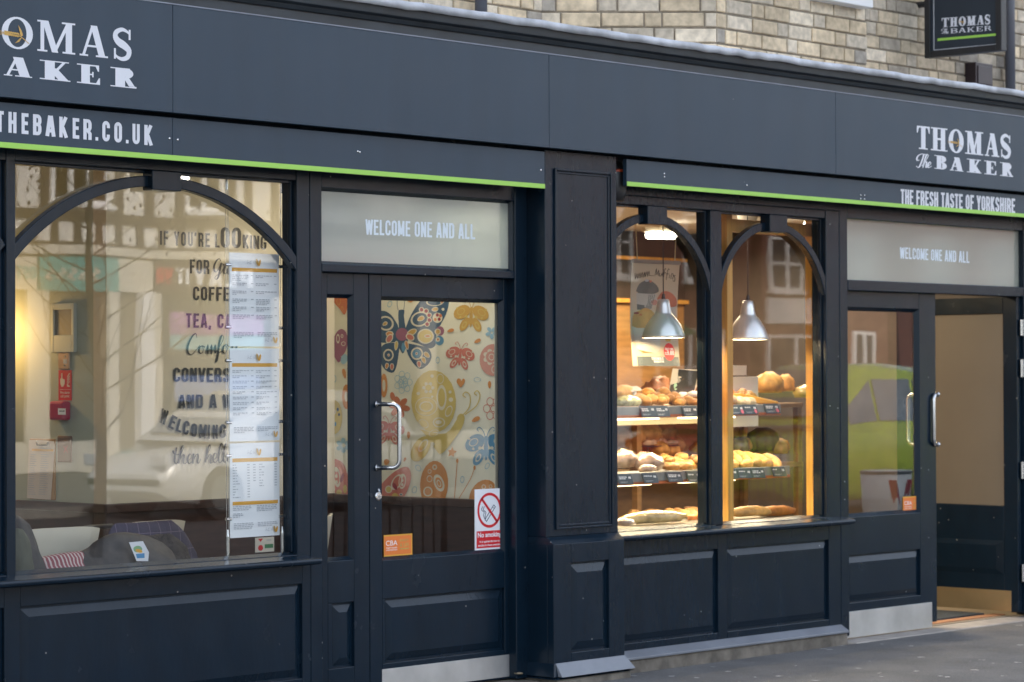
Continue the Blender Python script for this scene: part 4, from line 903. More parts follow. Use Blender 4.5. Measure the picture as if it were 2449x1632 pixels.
for x, y in ((1118, 250), (1172, 266), (1207, 315), (1210, 372), (1184, 420)): E_(x, y, 31, 30, 'cream'); E_(x, y, 21, 22, 'maroon')
E_(1305, 345, 58, 60, 'cream')
for x, y, c in ((1302, 312, 'maroon'), (1340, 322, 'rust'), (1278, 366, 'orange'), (1325, 362, 'maroon')): E_(x, y, 18, 20, c)
drop(1275, 246, 22, 32, 'gold', 1.4); E_(1370, 246, 17, 17, 'cream'); Rg(1270, 165, 100, 42, 20, 'cream'); drop(1360, 158, 14, 20, 'rust', .5)
E_(1308, 508, 36, 36, 'cream'); E_(1308, 508, 25, 27, 'gold'); E_(1310, 600, 26, 28, 'cream'); E_(1310, 600, 11, 13, 'rust')
E_(1165, 562, 98, 88, 'cream', 0); E_(1167, 562, 84, 75, 'yellow'); E_(1190, 560, 40, 22, 'cream'); E_(1190, 560, 28, 12, 'orange')
E_(1005, 515, 64, 36, 'cream', -.5); E_(1005, 515, 52, 26, 'gold', -.5); E_(985, 572, 54, 40, 'cream', .5); E_(985, 572, 43, 29, 'red', .5)
E_(745, 535, 46, 36, 'cream'); E_(742, 535, 36, 27, 'orange'); E_(742, 588, 38, 58, 'cream', .5); E_(742, 588, 28, 46, 'red', .5)
Rg(700, 410, 95, 85, 22, 'cream', .4); drop(690, 415, 18, 24, 'gold', 1)
Rg(1065, 765, 72, 74, 18, 'cream', .3); E_(1062, 765, 48, 52, 'blue'); E_(1060, 765, 15, 18, 'cream'); E_(1060, 765, 8, 9, 'red')
drop(1180, 780, 24, 34, 'gold', -.8); drop(1145, 842, 22, 34, 'gold', -.4); drop(1090, 890, 22, 32, 'red', -.1)
Rg(730, 782, 62, 72, 16, 'cream'); E_(733, 782, 14, 18, 'cream'); E_(733, 782, 7, 10, 'red'); drop(772, 920, 20, 32, 'red', 0); drop(712, 910, 18, 28, 'orange', .2)
drop(822, 672, 18, 48, 'yellow', .1); drop(946, 665, 18, 46, 'orange', -.2)
def fly(x, y, s, c, c2, rot=0, ant=1):
    """a small butterfly with ringed wings"""
    co, si = math.cos(rot), math.sin(rot); f = lambda u, v: (x+(u*co-v*si)*s, y+(u*si+v*co)*s)
    for k in (-1, 1):
        E_(*f(k*.52, -.22), .50*s, .36*s, c, rot+k*.62); E_(*f(k*.34, .45), .22*s, .42*s, c, rot-k*.5)
        Rg(*f(k*.58, -.25), .24*s, .17*s, .045*s, c2, rot+k*.6); Rg(*f(k*.36, .48), .11*s, .22*s, .04*s, c2, rot-k*.5); E_(*f(k*.28, .02), .08*s, .08*s, c2)
        E_(*f(k*.80, -.42), .06*s, .06*s, c2); E_(*f(k*.6, .06), .06*s, .06*s, c2)
        if ant: Ln([f(k*.03, -.45), f(k*.12, -.75), f(k*.3, -.95), f(k*.42, -.86), f(k*.34, -.76)], .035*s, c)
    E_(*f(0, .1), .10*s, .5*s, c, rot); E_(*f(0, -.42), .10*s, .12*s, c, rot)
fly(1570, 800, 175, 'red', 'cream', .12); fly(1700, 330, 210, 'gold', 'yellow', .05); fly(740, 690+985, 185, 'red', 'cream', .05); fly(1875, 1421+445, 250, 'blue', 'cream', 0)
# rosettes, hearts, leaves
def petals(x, y, r, n, a, b_, c, off=0):
    for k in range(n): an = off+2*math.pi*k/n; E_(x+r*math.cos(an), y+r*math.sin(an), a, b_, c, an)
petals(1942, 520, 45, 5, 32, 22, 'sky', .3); petals(858, 1390, 75, 6, 55, 34, 'rust', .2); E_(780, 1265, 28, 50, 'rust', -.2)
for k in range(7): an = k*.9; Rg(905+75*math.cos(an), 1100+95*math.sin(an), 34, 40, 5, 'sky'); Rg(905+30*math.cos(an+.5), 1100+40*math.sin(an+.5), 30, 36, 5, 'sky')
for k in range(6): an = k*1.05; Rg(1960+75*math.cos(an), 1410+95*math.sin(an), 42, 50, 7, 'red')
Rg(1960, 1410, 34, 40, 7, 'red')
E_(1960, 840, 160, 188, 'pink'); petals(1935, 805, 62, 7, 34, 28, 'cream'); E_(1935, 805, 62, 68, 'pink'); Rg(1940, 805, 34, 40, 9, 'cream'); Rg(1975, 950, 36, 48, 9, 'cream'); Rg(2010, 705, 26, 30, 8, 'cream')
Pg([(1580, 1165), (1532, 1100), (1545, 1058), (1575, 1062), (1590, 1085), (1605, 1058), (1628, 1070), (1622, 1110)], 'orange')
for x, y, a, b_, r in ((1775, 617, 26, 42, 1.1), (1460, 495, 26, 40, 1.3), (1917, 1130, 24, 44, 0), (1757, 1535, 34, 52, 1.1), (968, 1421+300, 24, 44, 0), (925, 1421+585, 18, 26, .4), (710, 1421+615, 40, 36, .3), (990, 148, 40, 18, 0), (60, 340, 26, 44, .3), (215, 1000, 26, 60, -.2)): E_(x, y, a, b_, 'orange', r, .4)
for x, y, a, b_, r in ((1775, 1070, 42, 28, 0), (1310, 842, 24, 40, 0), (748, 185, 26, 40, .4), (2030, 1130, 30, 30, 0), (1082, 1421+685, 30, 42, -.6), (1598, 1421+820, 24, 42, .1), (1890, 1421+660, 24, 42, .5), (1037, 1421+940, 30, 42, .3), (2010, 1421+815, 34, 34, 0), (100, 1060, 22, 44, 0)): Rg(x, y, a, b_, 6, 'sky', r)
# the yellow butterfly on its side
E_(1262, 1325, 262, 366, 'yellow', -.05); Pg([(1100, 1650), (1400, 1700), (1560, 1500), (1620, 1510), (1600, 1620), (1480, 1800), (1390, 1910), (1330, 1940), (1280, 1880), (1200, 1760)], 'yellow'); E_(1110, 1421+460, 95, 165, 'yellow', .55); E_(1580, 1530, 46, 62, 'yellow', .2)
Ln([(1600, 1490), (1680, 1390), (1690, 1260), (1640, 1215), (1605, 1250), (1640, 1280)], 12, 'yellow'); Ln([(1630, 1480), (1760, 1380), (1805, 1260), (1775, 1200), (1740, 1230), (1770, 1255)], 12, 'yellow')
Rg(1175, 1385, 130, 110, 8, 'cream'); Rg(1175, 1385, 82, 62, 16, 'cream'); Rg(1355, 1280, 58, 150, 16, 'cream'); petals(1200, 1165, 48, 6, 24, 20, 'cream'); E_(1200, 1165, 36, 36, 'yellow'); Rg(1340, 1060, 42, 60, 7, 'cream')
for x, y, r in ((1245, 1028, 20), (1082, 1232, 20), (1455, 1215, 18), (1245, 1270, 14), (1465, 1305, 26), (1250, 1421+405, 24)): E_(x, y, r, r, 'cream')
Rg(1325, 1421+150, 72, 58, 14, 'cream'); E_(1320, 1421+148, 36, 24, 'cream'); Rg(1145, 1421+165, 64, 44, 8, 'cream', .6); Rg(1440, 1440, 38, 70, 8, 'cream', .4); Rg(1265, 1421+275, 62, 36, 8, 'cream', -.4); Rg(1140, 1421+420, 40, 88, 10, 'cream', .6)
# the orange butterfly and the red one at the foot
E_(1268, 1421+880, 165, 280, 'orange', .05); Rg(1325, 1421+860, 58, 105, 20, 'cream', -.35); Rg(1325, 1421+865, 24, 45, 8, 'cream', -.35); E_(1275, 1421+675, 28, 32, 'cream'); E_(1275, 1421+675, 14, 17, 'orange'); Rg(1195, 1421+960, 54, 58, 14, 'cream'); Rg(1215, 1421+810, 34, 40, 8, 'cream'); Rg(1215, 1421+725, 22, 26, 7, 'cream')
Ln([(1540, 1421+600), (1525, 1421+800), (1505, 1421+1050)], 8, 'orange'); Ln([(1742, 1421+680), (1690, 1421+820), (1560, 1421+1040)], 8, 'orange'); E_(1540, 1421+600, 14, 26, 'orange'); E_(1742, 1421+682, 14, 26, 'orange')
E_(1840, 1421+1010, 150, 200, 'orange', .5); Rg(1850, 1421+905, 24, 28, 7, 'cream'); Rg(1930, 1421+900, 20, 24, 7, 'cream')
Pg([(690, 1421+830), (800, 1421+730), (930, 1421+670), (990, 1421+720), (990, 1421+850), (930, 1421+1000), (860, 1421+1080), (690, 1421+1080), (600, 1421+960)], 'red'); Rg(830, 1421+850, 55, 100, 12, 'cream', .5); E_(808, 1421+900, 22, 44, 'maroon', -.5); Rg(895, 1421+840, 42, 90, 9, 'cream', .1)
for yy in (780, 830, 880): E_(895, 1421+yy, 14, 18, 'cream')
E_(735, 1421+935, 40, 44, 'cream'); E_(735, 1421+935, 30, 34, 'yellow'); E_(812, 1421+1010, 36, 32, 'yellow'); E_(880, 1421+995, 20, 16, 'cream'); E_(880, 1421+995, 12, 10, 'navy')
Pg([(1480, 1421+430), (1498, 1421+475), (1535, 1421+490), (1505, 1421+515), (1500, 1421+555), (1470, 1421+535), (1435, 1421+545), (1448, 1421+505), (1432, 1421+475), (1468, 1421+472)], 'orange', False)
E_(680, 1140, 42, 140, 'orange'); E_(680, 1140, 18, 70, 'cream')
# seen through the side light
Pg([(70, 90), (250, 60), (250, 230), (215, 310), (160, 240), (100, 170)], 'rust'); Rg(150, 150, 26, 50, 8, 'orange'); Rg(190, 240, 16, 34, 7, 'orange')
E_(170, 640, 85, 165, 'plum', .12); Rg(142, 590, 20, 55, 7, 'cream'); Rg(190, 560, 14, 22, 6, 'cream'); Rg(205, 650, 26, 26, 6, 'cream'); Pg([(60, 720), (180, 800), (150, 870), (100, 800)], 'plum'); E_(215, 830, 40, 60, 'sky', .3)
E_(60, 1160, 22, 55, 'sky'); E_(60, 1245, 18, 36, 'sky'); E_(240, 1270, 50, 145, 'orange'); E_(240, 1270, 20, 60, 'cream')
E_(100, 1510, 92, 200, 'yellow'); E_(92, 1450, 26, 34, 'cream'); E_(92, 1450, 14, 24, 'maroon'); E_(140, 1420, 14, 22, 'navy'); E_(155, 1480, 12, 18, 'navy'); E_(112, 1590, 12, 26, 'blue'); E_(70, 1590, 14, 26, 'orange')
petals(205, 1421+420, 55, 6, 34, 26, 'sky', .5); E_(45, 1421+460, 55, 100, 'yellow'); E_(70, 1421+495, 12, 16, 'maroon')
Pg([(40, 1421+600), (100, 1421+575), (200, 1421+630), (260, 1421+800), (255, 1421+1010), (60, 1421+1010), (30, 1421+800)], 'red'); Rg(130, 1421+790, 40, 120, 12, 'cream', -.1)
for yy in (710, 780, 850): E_(125, 1421+yy, 16, 22, 'cream')
E_(190, 1421+800, 20, 56, 'maroon', .3); E_(225, 1421+930, 22, 50, 'yellow'); E_(155, 1421+970, 32, 34, 'yellow'); E_(90, 1421+935, 20, 20, 'cream'); E_(90, 1421+935, 13, 14, 'navy')
d.build('wallpaper', pw_)

# ---- menus hung on rods in the cafe window
YM = .10
rod_x = []
for k, (px, lab) in enumerate(((543.5, 'left'), (674, 'right'))):
    t_ = thing('display_rod', 'thin twin steel display wire on the %s of the hanging menus' % lab, 'display wire', (X(px, YM), YM, .70), 'wires carrying the menus')
    for dx in (-.006, .006):
        q = MB(); q.tube([(X(px, YM)+dx, YM, .80), (X(px, YM)+dx, YM, 2.392)], .0014, 6); q.build('wire', STEEL, t_)
    q = MB(); q.tube([(X(px, YM), YM, .70), (X(px, YM), YM, .80)], .009, 10); q.tube([(X(px, YM), YM, .80), (X(px, YM), YM, .83)], [.008, .003], 10); q.build('anchor', STEEL, t_)
    q = MB(); q.tube([(X(px, YM), YM, 2.34), (X(px, YM), YM, 2.392)], .005, 8); q.build('top_clip', STEEL, t_)
mx0, mx1 = X(549.5, YM), X(668, YM); mw = mx1-mx0
rows = [(Z(609, 606.5, YM), Z(609, 829, YM)), (Z(609, 833.5, YM), Z(609, 1055, YM)), (Z(609, 1059.5, YM), Z(609, 1284, YM))]
rng = random.Random(5)
for k, ((zt, zb), lab) in enumerate(zip(rows, ('topmost white menu sheet with one amber band under its heading', 'middle white menu sheet of the three, covered in dense small print', 'lowest white menu sheet with two amber bands and columns of prices'))):
    t_, d = sheet('menu_sheet', lab, 'menu', (mx0, YM, zb), (1, 0, 0), (0, -1, 0), mw, zt-zb, PAPER, 'menus hung in the arched window', th=.004)
    h = zt-zb; U = lambda u: u*mw
    d.rect(U(.045), h*.80, U(.955), h*.84, ORANGE)
    def greek(x0, x1, y, n, last=.6):
        for i in range(n):
            e = x1 if i < n-1 else x0+(x1-x0)*rng.uniform(.3, .9)
            x = x0
            while x < e-.004:
                wd = rng.uniform(.008, .022); d.rect(x, y-i*.0075, min(e, x+wd), y-i*.0075+.0038, GREYT); x += wd+.004
    if k < 2:
        for j in range(6 if k == 0 else 9):
            st_ = .085 if k == 0 else .057
            y = h*.755-j*st_*h*1.0
            for cx in (.05, .52):
                greek(U(cx), U(cx+rng.uniform(.26, .36)), y, rng.choice((2, 3, 4)) if k == 0 else 2); d.rect(U(cx+.37), y, U(cx+.42), y+.004, GREYT)
    else:
        for j in range(13):
            y = h*.765-j*.0285*h; greek(U(.05), U(.05+rng.uniform(.08, .2)), y, 1); d.rect(U(.34), y, U(.39), y+.004, GREYT)
            if j < 7: d.rect(U(.46), y, U(.51), y+.004, GREYT)
            if j < 9: greek(U(.58), U(.58+rng.uniform(.08, .2)), y, 1); d.rect(U(.89), y, U(.94), y+.004, GREYT)
        d.rect(U(.045), h*.345, U(.955), h*.382, ORANGE); greek(U(.05), U(.42), h*.325, 3); greek(U(.53), U(.93), h*.325, 4); greek(U(.05), U(.25), h*.25, 3)
    greek(U(.06), U(.46), h*.145, 4); greek(U(.54), U(.94), h*.145, 3)
    for (cx, cy, s_) in ((.45, .885, 1), (.80, .055, .9)):
        c = (U(cx), h*cy)
        for pts in ([(-.03, .018), (-.034, 0), (-.026, .008), (-.022, 0)], [(-.008, .014), (-.016, .012), (-.018, 0), (-.008, .001)], [(.002, 0), (.004, .01), (.01, 0)], [(.012, .02), (.012, 0)]): d.strip([(c[0]+u*s_, c[1]+v*s_) for u, v in pts], .0018, GREYT)
        d.ell(c[0]+.026*s_, c[1]+.008*s_, .006*s_, .017*s_, GOLD, .3); d.ell(c[0]+.040*s_, c[1]+.006*s_, .006*s_, .016*s_, ORANGE, -.3)
    d.build('print', t_)
    for px in (543.5, 674):
        for zz_ in (zt-.055, zb+.085):
            q = MB(); sx = 1 if px < 600 else -1; a = X(px, YM)-sx*.010; e = (mx0+.006 if sx > 0 else mx1-.006); q.tube([(a, YM+.0, zz_), (e, YM+.0, zz_)], .0075, 10); q.build('clip', STEEL, t_, smooth=False)

# ---- cafe furniture and things on the return wall
SHELL = mat('cream_moulded_shell', (.66, .61, .49), .45, nscale=3, namt=.03)
def make_chair():
    t_ = thing('cafe_chair', 'x', 'chair')
    m = MB(); n = 10; prof = []
    for k in range(15):                       # shell: seat curving up into the back (local +y is the back, towards the window = -y after turn)
        u = k/14
        if u < .45: y, z = -.19+u/.45*.36, .455-.012*math.sin(u/.45*math.pi)
        elif u < .6: a = (u-.45)/.15*R_(80); y, z = .17+.06*math.sin(a), .455+.06*(1-math.cos(a))
        else: v = (u-.6)/.4; y, z = .229+.05*v, .505+.345*v
        wd = .20 if u < .6 else .185+.028*((u-.6)/.4)
        prof.append((y, z, wd))
    for s in (0, 1):
        for (y, z, wd) in prof:
            for j in range(n+1):
                f = j/n*2-1; cv = .022*f*f if z > .5 else 0; edge = (1-abs(f)**8*.0)
                zz = z-(.012*abs(f)**4 if z > .84 else 0)
                m.v.append((f*wd, y-cv+(.011 if s and z > .5 else 0), zz-(.011 if s and z <= .5 else 0)))
    N = n+1; R2 = len(prof)*N
    for k in range(len(prof)-1):
        for j in range(n):
            a = k*N+j; m.f.append((a, a+1, a+N+1, a+N)); m.f.append((R2+a, R2+a+N, R2+a+N+1, R2+a+1)); m.m += [0, 0]
    for k in range(len(prof)-1):
        for j in (0, n): a = k*N+j; m.f.append((a, a+N, R2+a+N, R2+a)); m.m.append(0)
    for k in (0, len(prof)-1):
        for j in range(n): a = k*N+j; m.f.append((a, a+1, R2+a+1, R2+a)); m.m.append(0)
    o = m.build('shell', SHELL, t_, smooth=True, bevel=.004)
    for sx in (-1, 1):
        for sy in (-1, 1):
            q = MB(); q.tube([(sx*.15, sy*.13, .445), (sx*.19, sy*.19+.02, .0)], .012, 8); q.build('leg', BLKM, t_, smooth=True)
    return t_
def copy_thing(o, label, loc, rz):
    r = o.copy(); COL.objects.link(r); r.location = loc; r.rotation_euler = (0, 0, rz); r['label'] = label
    for ch in o.children:
        c = ch.copy(); COL.objects.link(c); c.parent = r
        for g in ch.children: e = g.copy(); COL.objects.link(e); e.parent = c
    return r
ch1 = make_chair(); ch1['group'] = 'cream cafe chairs behind the arched window'
c1 = V(126, 1256, .60); ch1.location = (c1.x+.02, .82, c1.z-.862); ch1.rotation_euler = (0, 0, R_(176)); ch1['label'] = 'cream moulded chair with a bare back, beside the dark coat'
zf = .0
ch1.location.z = zf
c2 = V(340, 1246, .66)
ch2 = copy_thing(ch1, 'cream moulded chair with a purple checked throw over its back', (c2.x+.03, .92, zf), R_(186))
c3 = V(690, 1270, .6)
ch3 = copy_thing(ch1, 'cream moulded chair at the right end of the arched window', (c3.x-.09, .62, zf), R_(223))
# dark tube arm of a buggy or frame beside the first chair
q = MB(); pts = [V(198, 1262, .62), V(212, 1262, .62), V(240, 1260, .62), V(262, 1259, .62)]; base = V(198, 1262, .62)
q.tube([V(268, 1258.5, .66), V(215, 1261, .64), V(203, 1263, .63), V(199, 1269, .62), V(204, 1280, .6), V(217, 1297, .58), V(224, 1310, .57), Vector((V(224, 1310, .57).x+.02, .56, zf))], .011, 8)
tag(ground_at(q.build('chair_arm_frame', BLKM, smooth=True), (base.x, .6, zf)), 'black bent tube frame standing between the two cream chairs', 'frame')
# window bench under the goods
part('window_bench', lambda q: q.box(xL, X(600, .3), .14, .48, zf, .575), DADO, shop, bevel=.006)
CLOTH = mat('charcoal_cloth', (.045, .042, .042), .7, nscale=16, namt=.3, bump=.3, bscale=30)
FUR = mat('dark_fur_trim', (.035, .029, .026), .95, nscale=40, namt=.5, bump=1.2, bscale=70)
OLIVE = mat('olive_lining', (.075, .080, .058), .8, nscale=9, namt=.2, bump=.3, bscale=30)
zg = lambda a, b_: (30+a/5.229, 1220+b_/5.229)
def folds(name, m, outline, y, dep, seed, mats, nx=26, nz=12, amp=.03, parent=None, low=.575):
    """a heap of cloth: silhouette top edge traced, with real depth and folds, resting on z=low"""
    q = MB(); pts = [V(*zg(*p), y) for p in outline]; xs = [p.x for p in pts]
    def top(x):
        for a, b_ in zip(pts, pts[1:]):
            if a.x <= x <= b_.x: return a.z+(b_.z-a.z)*(x-a.x)/(b_.x-a.x+1e-9)
        return low
    rings = 18
    for i in range(nx+1):
        x = xs[0]+(xs[-1]-xs[0])*i/nx; h = max(.01, top(x)-low); e = abs(math.sin(math.pi*i/nx))**.4
        for j in range(rings):
            a = 2*math.pi*j/rings; cz, sz = math.cos(a), math.sin(a)
            w_ = amp*noise.noise(Vector((x*9+seed, a*1.3, seed)))+amp*.6*noise.noise(Vector((x*22, a*2.6, seed+4)))
            q.v.append((x+w_*.4, y+sz*dep*(.35+.65*e)*(1 if cz < .3 else .7)+w_, low+h*(.5+.5*cz)+(w_*.5 if abs(cz) < .9 else 0)))
    for i in range(nx):
        for j in range(rings): q.f.append((i*rings+j, i*rings+(j+1) % rings, (i+1)*rings+(j+1) % rings, (i+1)*rings+j)); q.m.append(0)
    q.f.append(tuple(range(rings))); q.f.append(tuple(nx*rings+j for j in range(rings))); q.m += [0, 0]
    return q.build(name, mats, parent, smooth=True)
bag = thing('bag', 'charcoal bag lying on the bench in the arched window, white tag on it', 'bag', (V(*zg(1300, 600), .3).x, .3, .575))
folds('bag_body', 0, [(600, 640), (760, 560), (950, 470), (1080, 360), (1230, 290), (1400, 278), (1540, 290), (1700, 330), (1860, 400), (1990, 520), (2010, 640)], .30, .12, 3, CLOTH, parent=bag)
folds('fur_trim', 0, [(1560, 300), (1700, 320), (1850, 300), (1960, 290), (2060, 350), (2150, 430), (2180, 560), (2200, 640)], .34, .08, 9, FUR, amp=.05, parent=bag)
d = Dec(lambda a, b_: V(*zg(a, b_), .165), (0, -1, 0)); d.poly([(1455, 405), (1630, 390), (1705, 530), (1695, 640), (1550, 640)], mat('white_tag', (.72, .74, .78), .5, nscale=4, namt=.03))
d.ell(1565, 490, 55, 42, mat('tag_green', (.20, .40, .20), .5, nscale=4, namt=.1)); d.ell(1580, 512, 45, 22, ORANGE, .3); d.poly([(1540, 550), (1650, 540), (1650, 600), (1555, 605)], mat('tag_blue', (.06, .26, .50), .5, nscale=4, namt=.1)); d.build('tag', bag)
folds_ = folds('coat', 0, [(-60, 200), (40, 60), (90, 80), (170, 150), (215, 260), (270, 430), (310, 560), (335, 650)], .26, .10, 21, CLOTH, amp=.02)
tag(folds_, 'dark coat hung at the left edge of the arched window', 'coat')
lin = folds('coat_lining', 0, [(-40, 330), (55, 225), (130, 240), (190, 330), (232, 480), (225, 640)], .175, .05, 25, OLIVE, amp=.02); adopt(lin, folds_)
STR = mat('striped_weave', (.30, .10, .11), .85, bump=.4, bscale=120); t = STR.node_tree; b = t.nodes['Principled BSDF']
tc = t.nodes.new('ShaderNodeTexCoord'); wv = t.nodes.new('ShaderNodeTexWave'); wv.inputs['Scale'].default_value = 16; wv.inputs['Distortion'].default_value = 2.5; wv.inputs['Detail'].default_value = 3
rp_ = t.nodes.new('ShaderNodeValToRGB'); rp_.color_ramp.elements[0].color = (.26, .07, .085, 1); rp_.color_ramp.elements[1].color = (.55, .46, .44, 1); rp_.color_ramp.elements[0].position = .55; rp_.color_ramp.elements[1].position = .8
t.links.new(tc.outputs['Object'], wv.inputs[0]); t.links.new(wv.outputs[0], rp_.inputs[0]); t.links.new(rp_.outputs[0], b.inputs['Base Color'])
cu_ = folds('cushion', 0, [(290, 700), (330, 590), (520, 555), (700, 525), (860, 515), (900, 640)], .29, .09, 31, STR, amp=.01, low=.576)
tag(cu_, 'red and white striped woven cushion between the coat and the charcoal bag', 'cushion')
PLA = mat('purple_check_throw', (.045, .04, .085), .85, bump=.3, bscale=100); t = PLA.node_tree; b = t.nodes['Principled BSDF']
tc = t.nodes.new('ShaderNodeTexCoord'); sx_ = t.nodes.new('ShaderNodeSeparateXYZ'); t.links.new(tc.outputs['Object'], sx_.inputs[0])
def linemask(sock, per, wd):
    a = t.nodes.new('ShaderNodeMath'); a.operation = 'PINGPONG'; a.inputs[1].default_value = per; t.links.new(sock, a.inputs[0]); c = t.nodes.new('ShaderNodeMath'); c.operation = 'LESS_THAN'; c.inputs[1].default_value = wd; t.links.new(a.outputs[0], c.inputs[0]); return c.outputs[0]
mxn = t.nodes.new('ShaderNodeMath'); mxn.operation = 'MAXIMUM'; t.links.new(linemask(sx_.outputs[0], .03, .0015), mxn.inputs[0]); t.links.new(linemask(sx_.outputs[2], .04, .0015), mxn.inputs[1])
mc = t.nodes.new('ShaderNodeMix'); mc.data_type = 'RGBA'; mc.inputs[6].default_value = (.045, .04, .085, 1); mc.inputs[7].default_value = (.16, .13, .20, 1); t.links.new(mxn.outputs[0], mc.inputs[0]); t.links.new(mc.outputs[2], b.inputs['Base Color'])
th2 = folds('throw', 0, [(1190, 330), (1240, 210), (1285, 165), (1500, 158), (1760, 140), (1985, 125), (2080, 200), (2170, 300), (2300, 540), (2330, 700)], .60, .055, 41, PLA, amp=.012, low=.50)
tag(th2, 'purple checked throw draped over the second cream chair', 'throw')

zh = lambda a, b_: (30+a/4.6125, 740+b_/4.6125)
zi = lambda a, b_: (a/2.4805, 1000+b_/2.4805)
def wall_box(q, f, a0, b0, a1, b1, th, m=0, off=0):       # box on the return wall between two picture corners
    p, r = VX(*f(a0, b0), WC), VX(*f(a1, b1), WC); q.box(WC-off-th, WC-off, min(p.y, r.y), max(p.y, r.y), min(p.z, r.z), max(p.z, r.z), m); return p, r
def wdec(off): return Dec(lambda a, b_: VX(a, b_, WC-off), (-1, 0, 0), step=.00004)
q = MB(); p, r = wall_box(q, zh, 520, 478, 640, 660, .010); o = ground_at(q.build('switch_plate', mat('brass_plate', (.62, .42, .30), .3, metal=.6, nscale=6, namt=.1), bevel=.003), (WC, p.y, r.z)); tag(o, 'small brass switch plate above the red fire sign on the sage wall', 'switch')
d = wdec(.0105); d.ell(*zh(578, 522), 2.4, 2.4, STEEL); d.ell(*zh(575, 622), 2.4, 2.4, STEEL); d.rect(*zh(560, 550), *zh(600, 600), GREYT); adopt(d.build('switch', None or o), o) if False else d.build('toggle', o)
q = MB(); p, r = wall_box(q, zh, 512, 672, 655, 1005, .003); o = ground_at(q.build('fire_sign', RED), (WC, p.y, r.z)); tag(o, 'red fire alarm call point sign with a white hand and flames on the sage wall', 'sign')
SIG = mat('sign_cream', (.72, .62, .52), .5, nscale=4, namt=.03); d = wdec(.0035)
d.poly([zh(*v) for v in ((527, 770), (540, 755), (540, 705), (550, 705), (552, 765), (578, 778), (575, 825), (560, 855), (540, 855), (528, 820))], SIG)
for k in range(4): d.strip([zh(602, 752+k*28), zh(615, 730+k*28), zh(632, 705+k*30)], 1.7, SIG)
d.poly([zh(*v) for v in ((598, 850), (612, 830), (636, 850), (630, 858))], SIG); d.strip([zh(520, 886), zh(648, 886)], .6, SIG)
def fontw(s, f, x0, y0, x1, h, m):
    a, b_ = f(x0, y0), f(x1, y0)
    class T:                                  # small text laid along a picture line on the wall
        k = 0; mb = d.mb
        def mi(self, m): return d.mi(m)
        def pt(self, p): return d.pt((a[0]+(b_[0]-a[0])*p[0], a[1]+(b_[1]-a[1])*p[0]-p[1]))
    font(s, T(), 0, 0, h, 1, m, .02)
fontw('Fire alarm', zh, 528, 932, 630, 6.5, SIG); fontw('call point', zh, 530, 972, 628, 6.5, SIG); d.build('print', o)
q = MB(); p, r = wall_box(q, zh, 487, 1012, 648, 1225, .05); o = ground_at(q.build('call_point', mat('red_plastic', (.45, .02, .07), .3, nscale=5, namt=.05), bevel=.012), (WC, p.y, r.z)); tag(o, 'red fire alarm call point box below the red sign on the sage wall', 'alarm')
d = wdec(.0508); d.poly([zh(*v) for v in ((470+32, 1092), (470+118, 1095), (470+118, 1165), (470+32, 1162))], MATS['white_print']); d.build('window', o)
d = wdec(.0514); 
for k in range(3): d.ell(*zh(525+k*21, 1124), 1.6, 1.9, BLACK)
d.build('dot', o)
q = MB(); p, r = wall_box(q, zi, 350, 105, 432, 265, .012); o = ground_at(q.build('coaster_plaque', mat('brown_wood_plaque', (.16, .085, .05), .5, nscale=9, namt=.2), bevel=.018), (WC, p.y, r.z)); tag(o, 'small brown wooden plaque with a red cross beside the clipboard', 'plaque')
d = wdec(.0126); d.strip([zi(378, 168), zi(402, 205)], .9, RED); d.strip([zi(400, 165), zi(380, 205)], .9, RED); d.build('cross', o)
cl = thing('clipboard', 'wooden clipboard with a white menu hung on the sage wall', 'clipboard', (WC, VX(*zi(250, 480), WC).y, VX(*zi(250, 480), WC).z))
q = MB(); wall_box(q, zi, 182, 122, 334, 488, .008); q.build('board', mat('clipboard_wood', (.38, .22, .09), .5, nscale=9, namt=.15), cl, bevel=.003)
d = wdec(.0086); d.poly([zi(*v) for v in ((172, 130), (320, 138), (326, 165), (302, 486), (160, 475))], mat('cream_paper', (.68, .62, .56), .6, nscale=5, namt=.03)); d.build('paper', cl)
d = wdec(.0096); d.poly([zi(*v) for v in ((190, 182), (318, 186), (317, 200), (189, 196))], ORANGE)
rng = random.Random(9)
for j in range(19):
    y = 215+j*13
    for x0, x1 in ((180, 228), (244, 300)): d.poly([zi(x0-j*.7, y), zi(x0-j*.7+rng.uniform(.5, 1)*(x1-x0), y+1.5), zi(x0-j*.7+rng.uniform(.5, 1)*(x1-x0), y+6), zi(x0-j*.7, y+4)], GREYT)
d.build('print', cl)
q = MB(); q.tube([VX(*zi(218, 140), WC-.012), VX(*zi(222, 158), WC-.014), VX(*zi(250, 162), WC-.016), VX(*zi(280, 162), WC-.014), VX(*zi(284, 142), WC-.012)], .006, 8); q.build('clip', BLKM, cl, smooth=True)
q = MB(); p, r = VX(*zh(460, -60), WC), VX(*zh(712, 475), WC); y0, y1, z0, z1_ = r.y, p.y, r.z, p.z
wf = thing('wall_frame', 'white framed dark board on the sage wall above the switch plate', 'frame', (WC, y1, z0))
ww = (y1-y0)*.11; q.box(WC-.02, WC, y0, y0+ww, z0, z1_); q.box(WC-.02, WC, y1-ww, y1, z0, z1_); q.box(WC-.02, WC, y0+ww, y1-ww, z0, z0+.085); q.box(WC-.02, WC, y0+ww, y1-ww, z1_-.03, z1_); q.build('frame', mat('pale_sage_frame', (.52, .55, .47), .5, nscale=5, namt=.04), wf, bevel=.003)
q = MB(); q.box(WC-.010, WC, y0+ww, y1-ww, z0+.085, z1_-.03); q.build('board', mat('taupe_board', (.20, .17, .115), .5, nscale=5, namt=.1), wf)
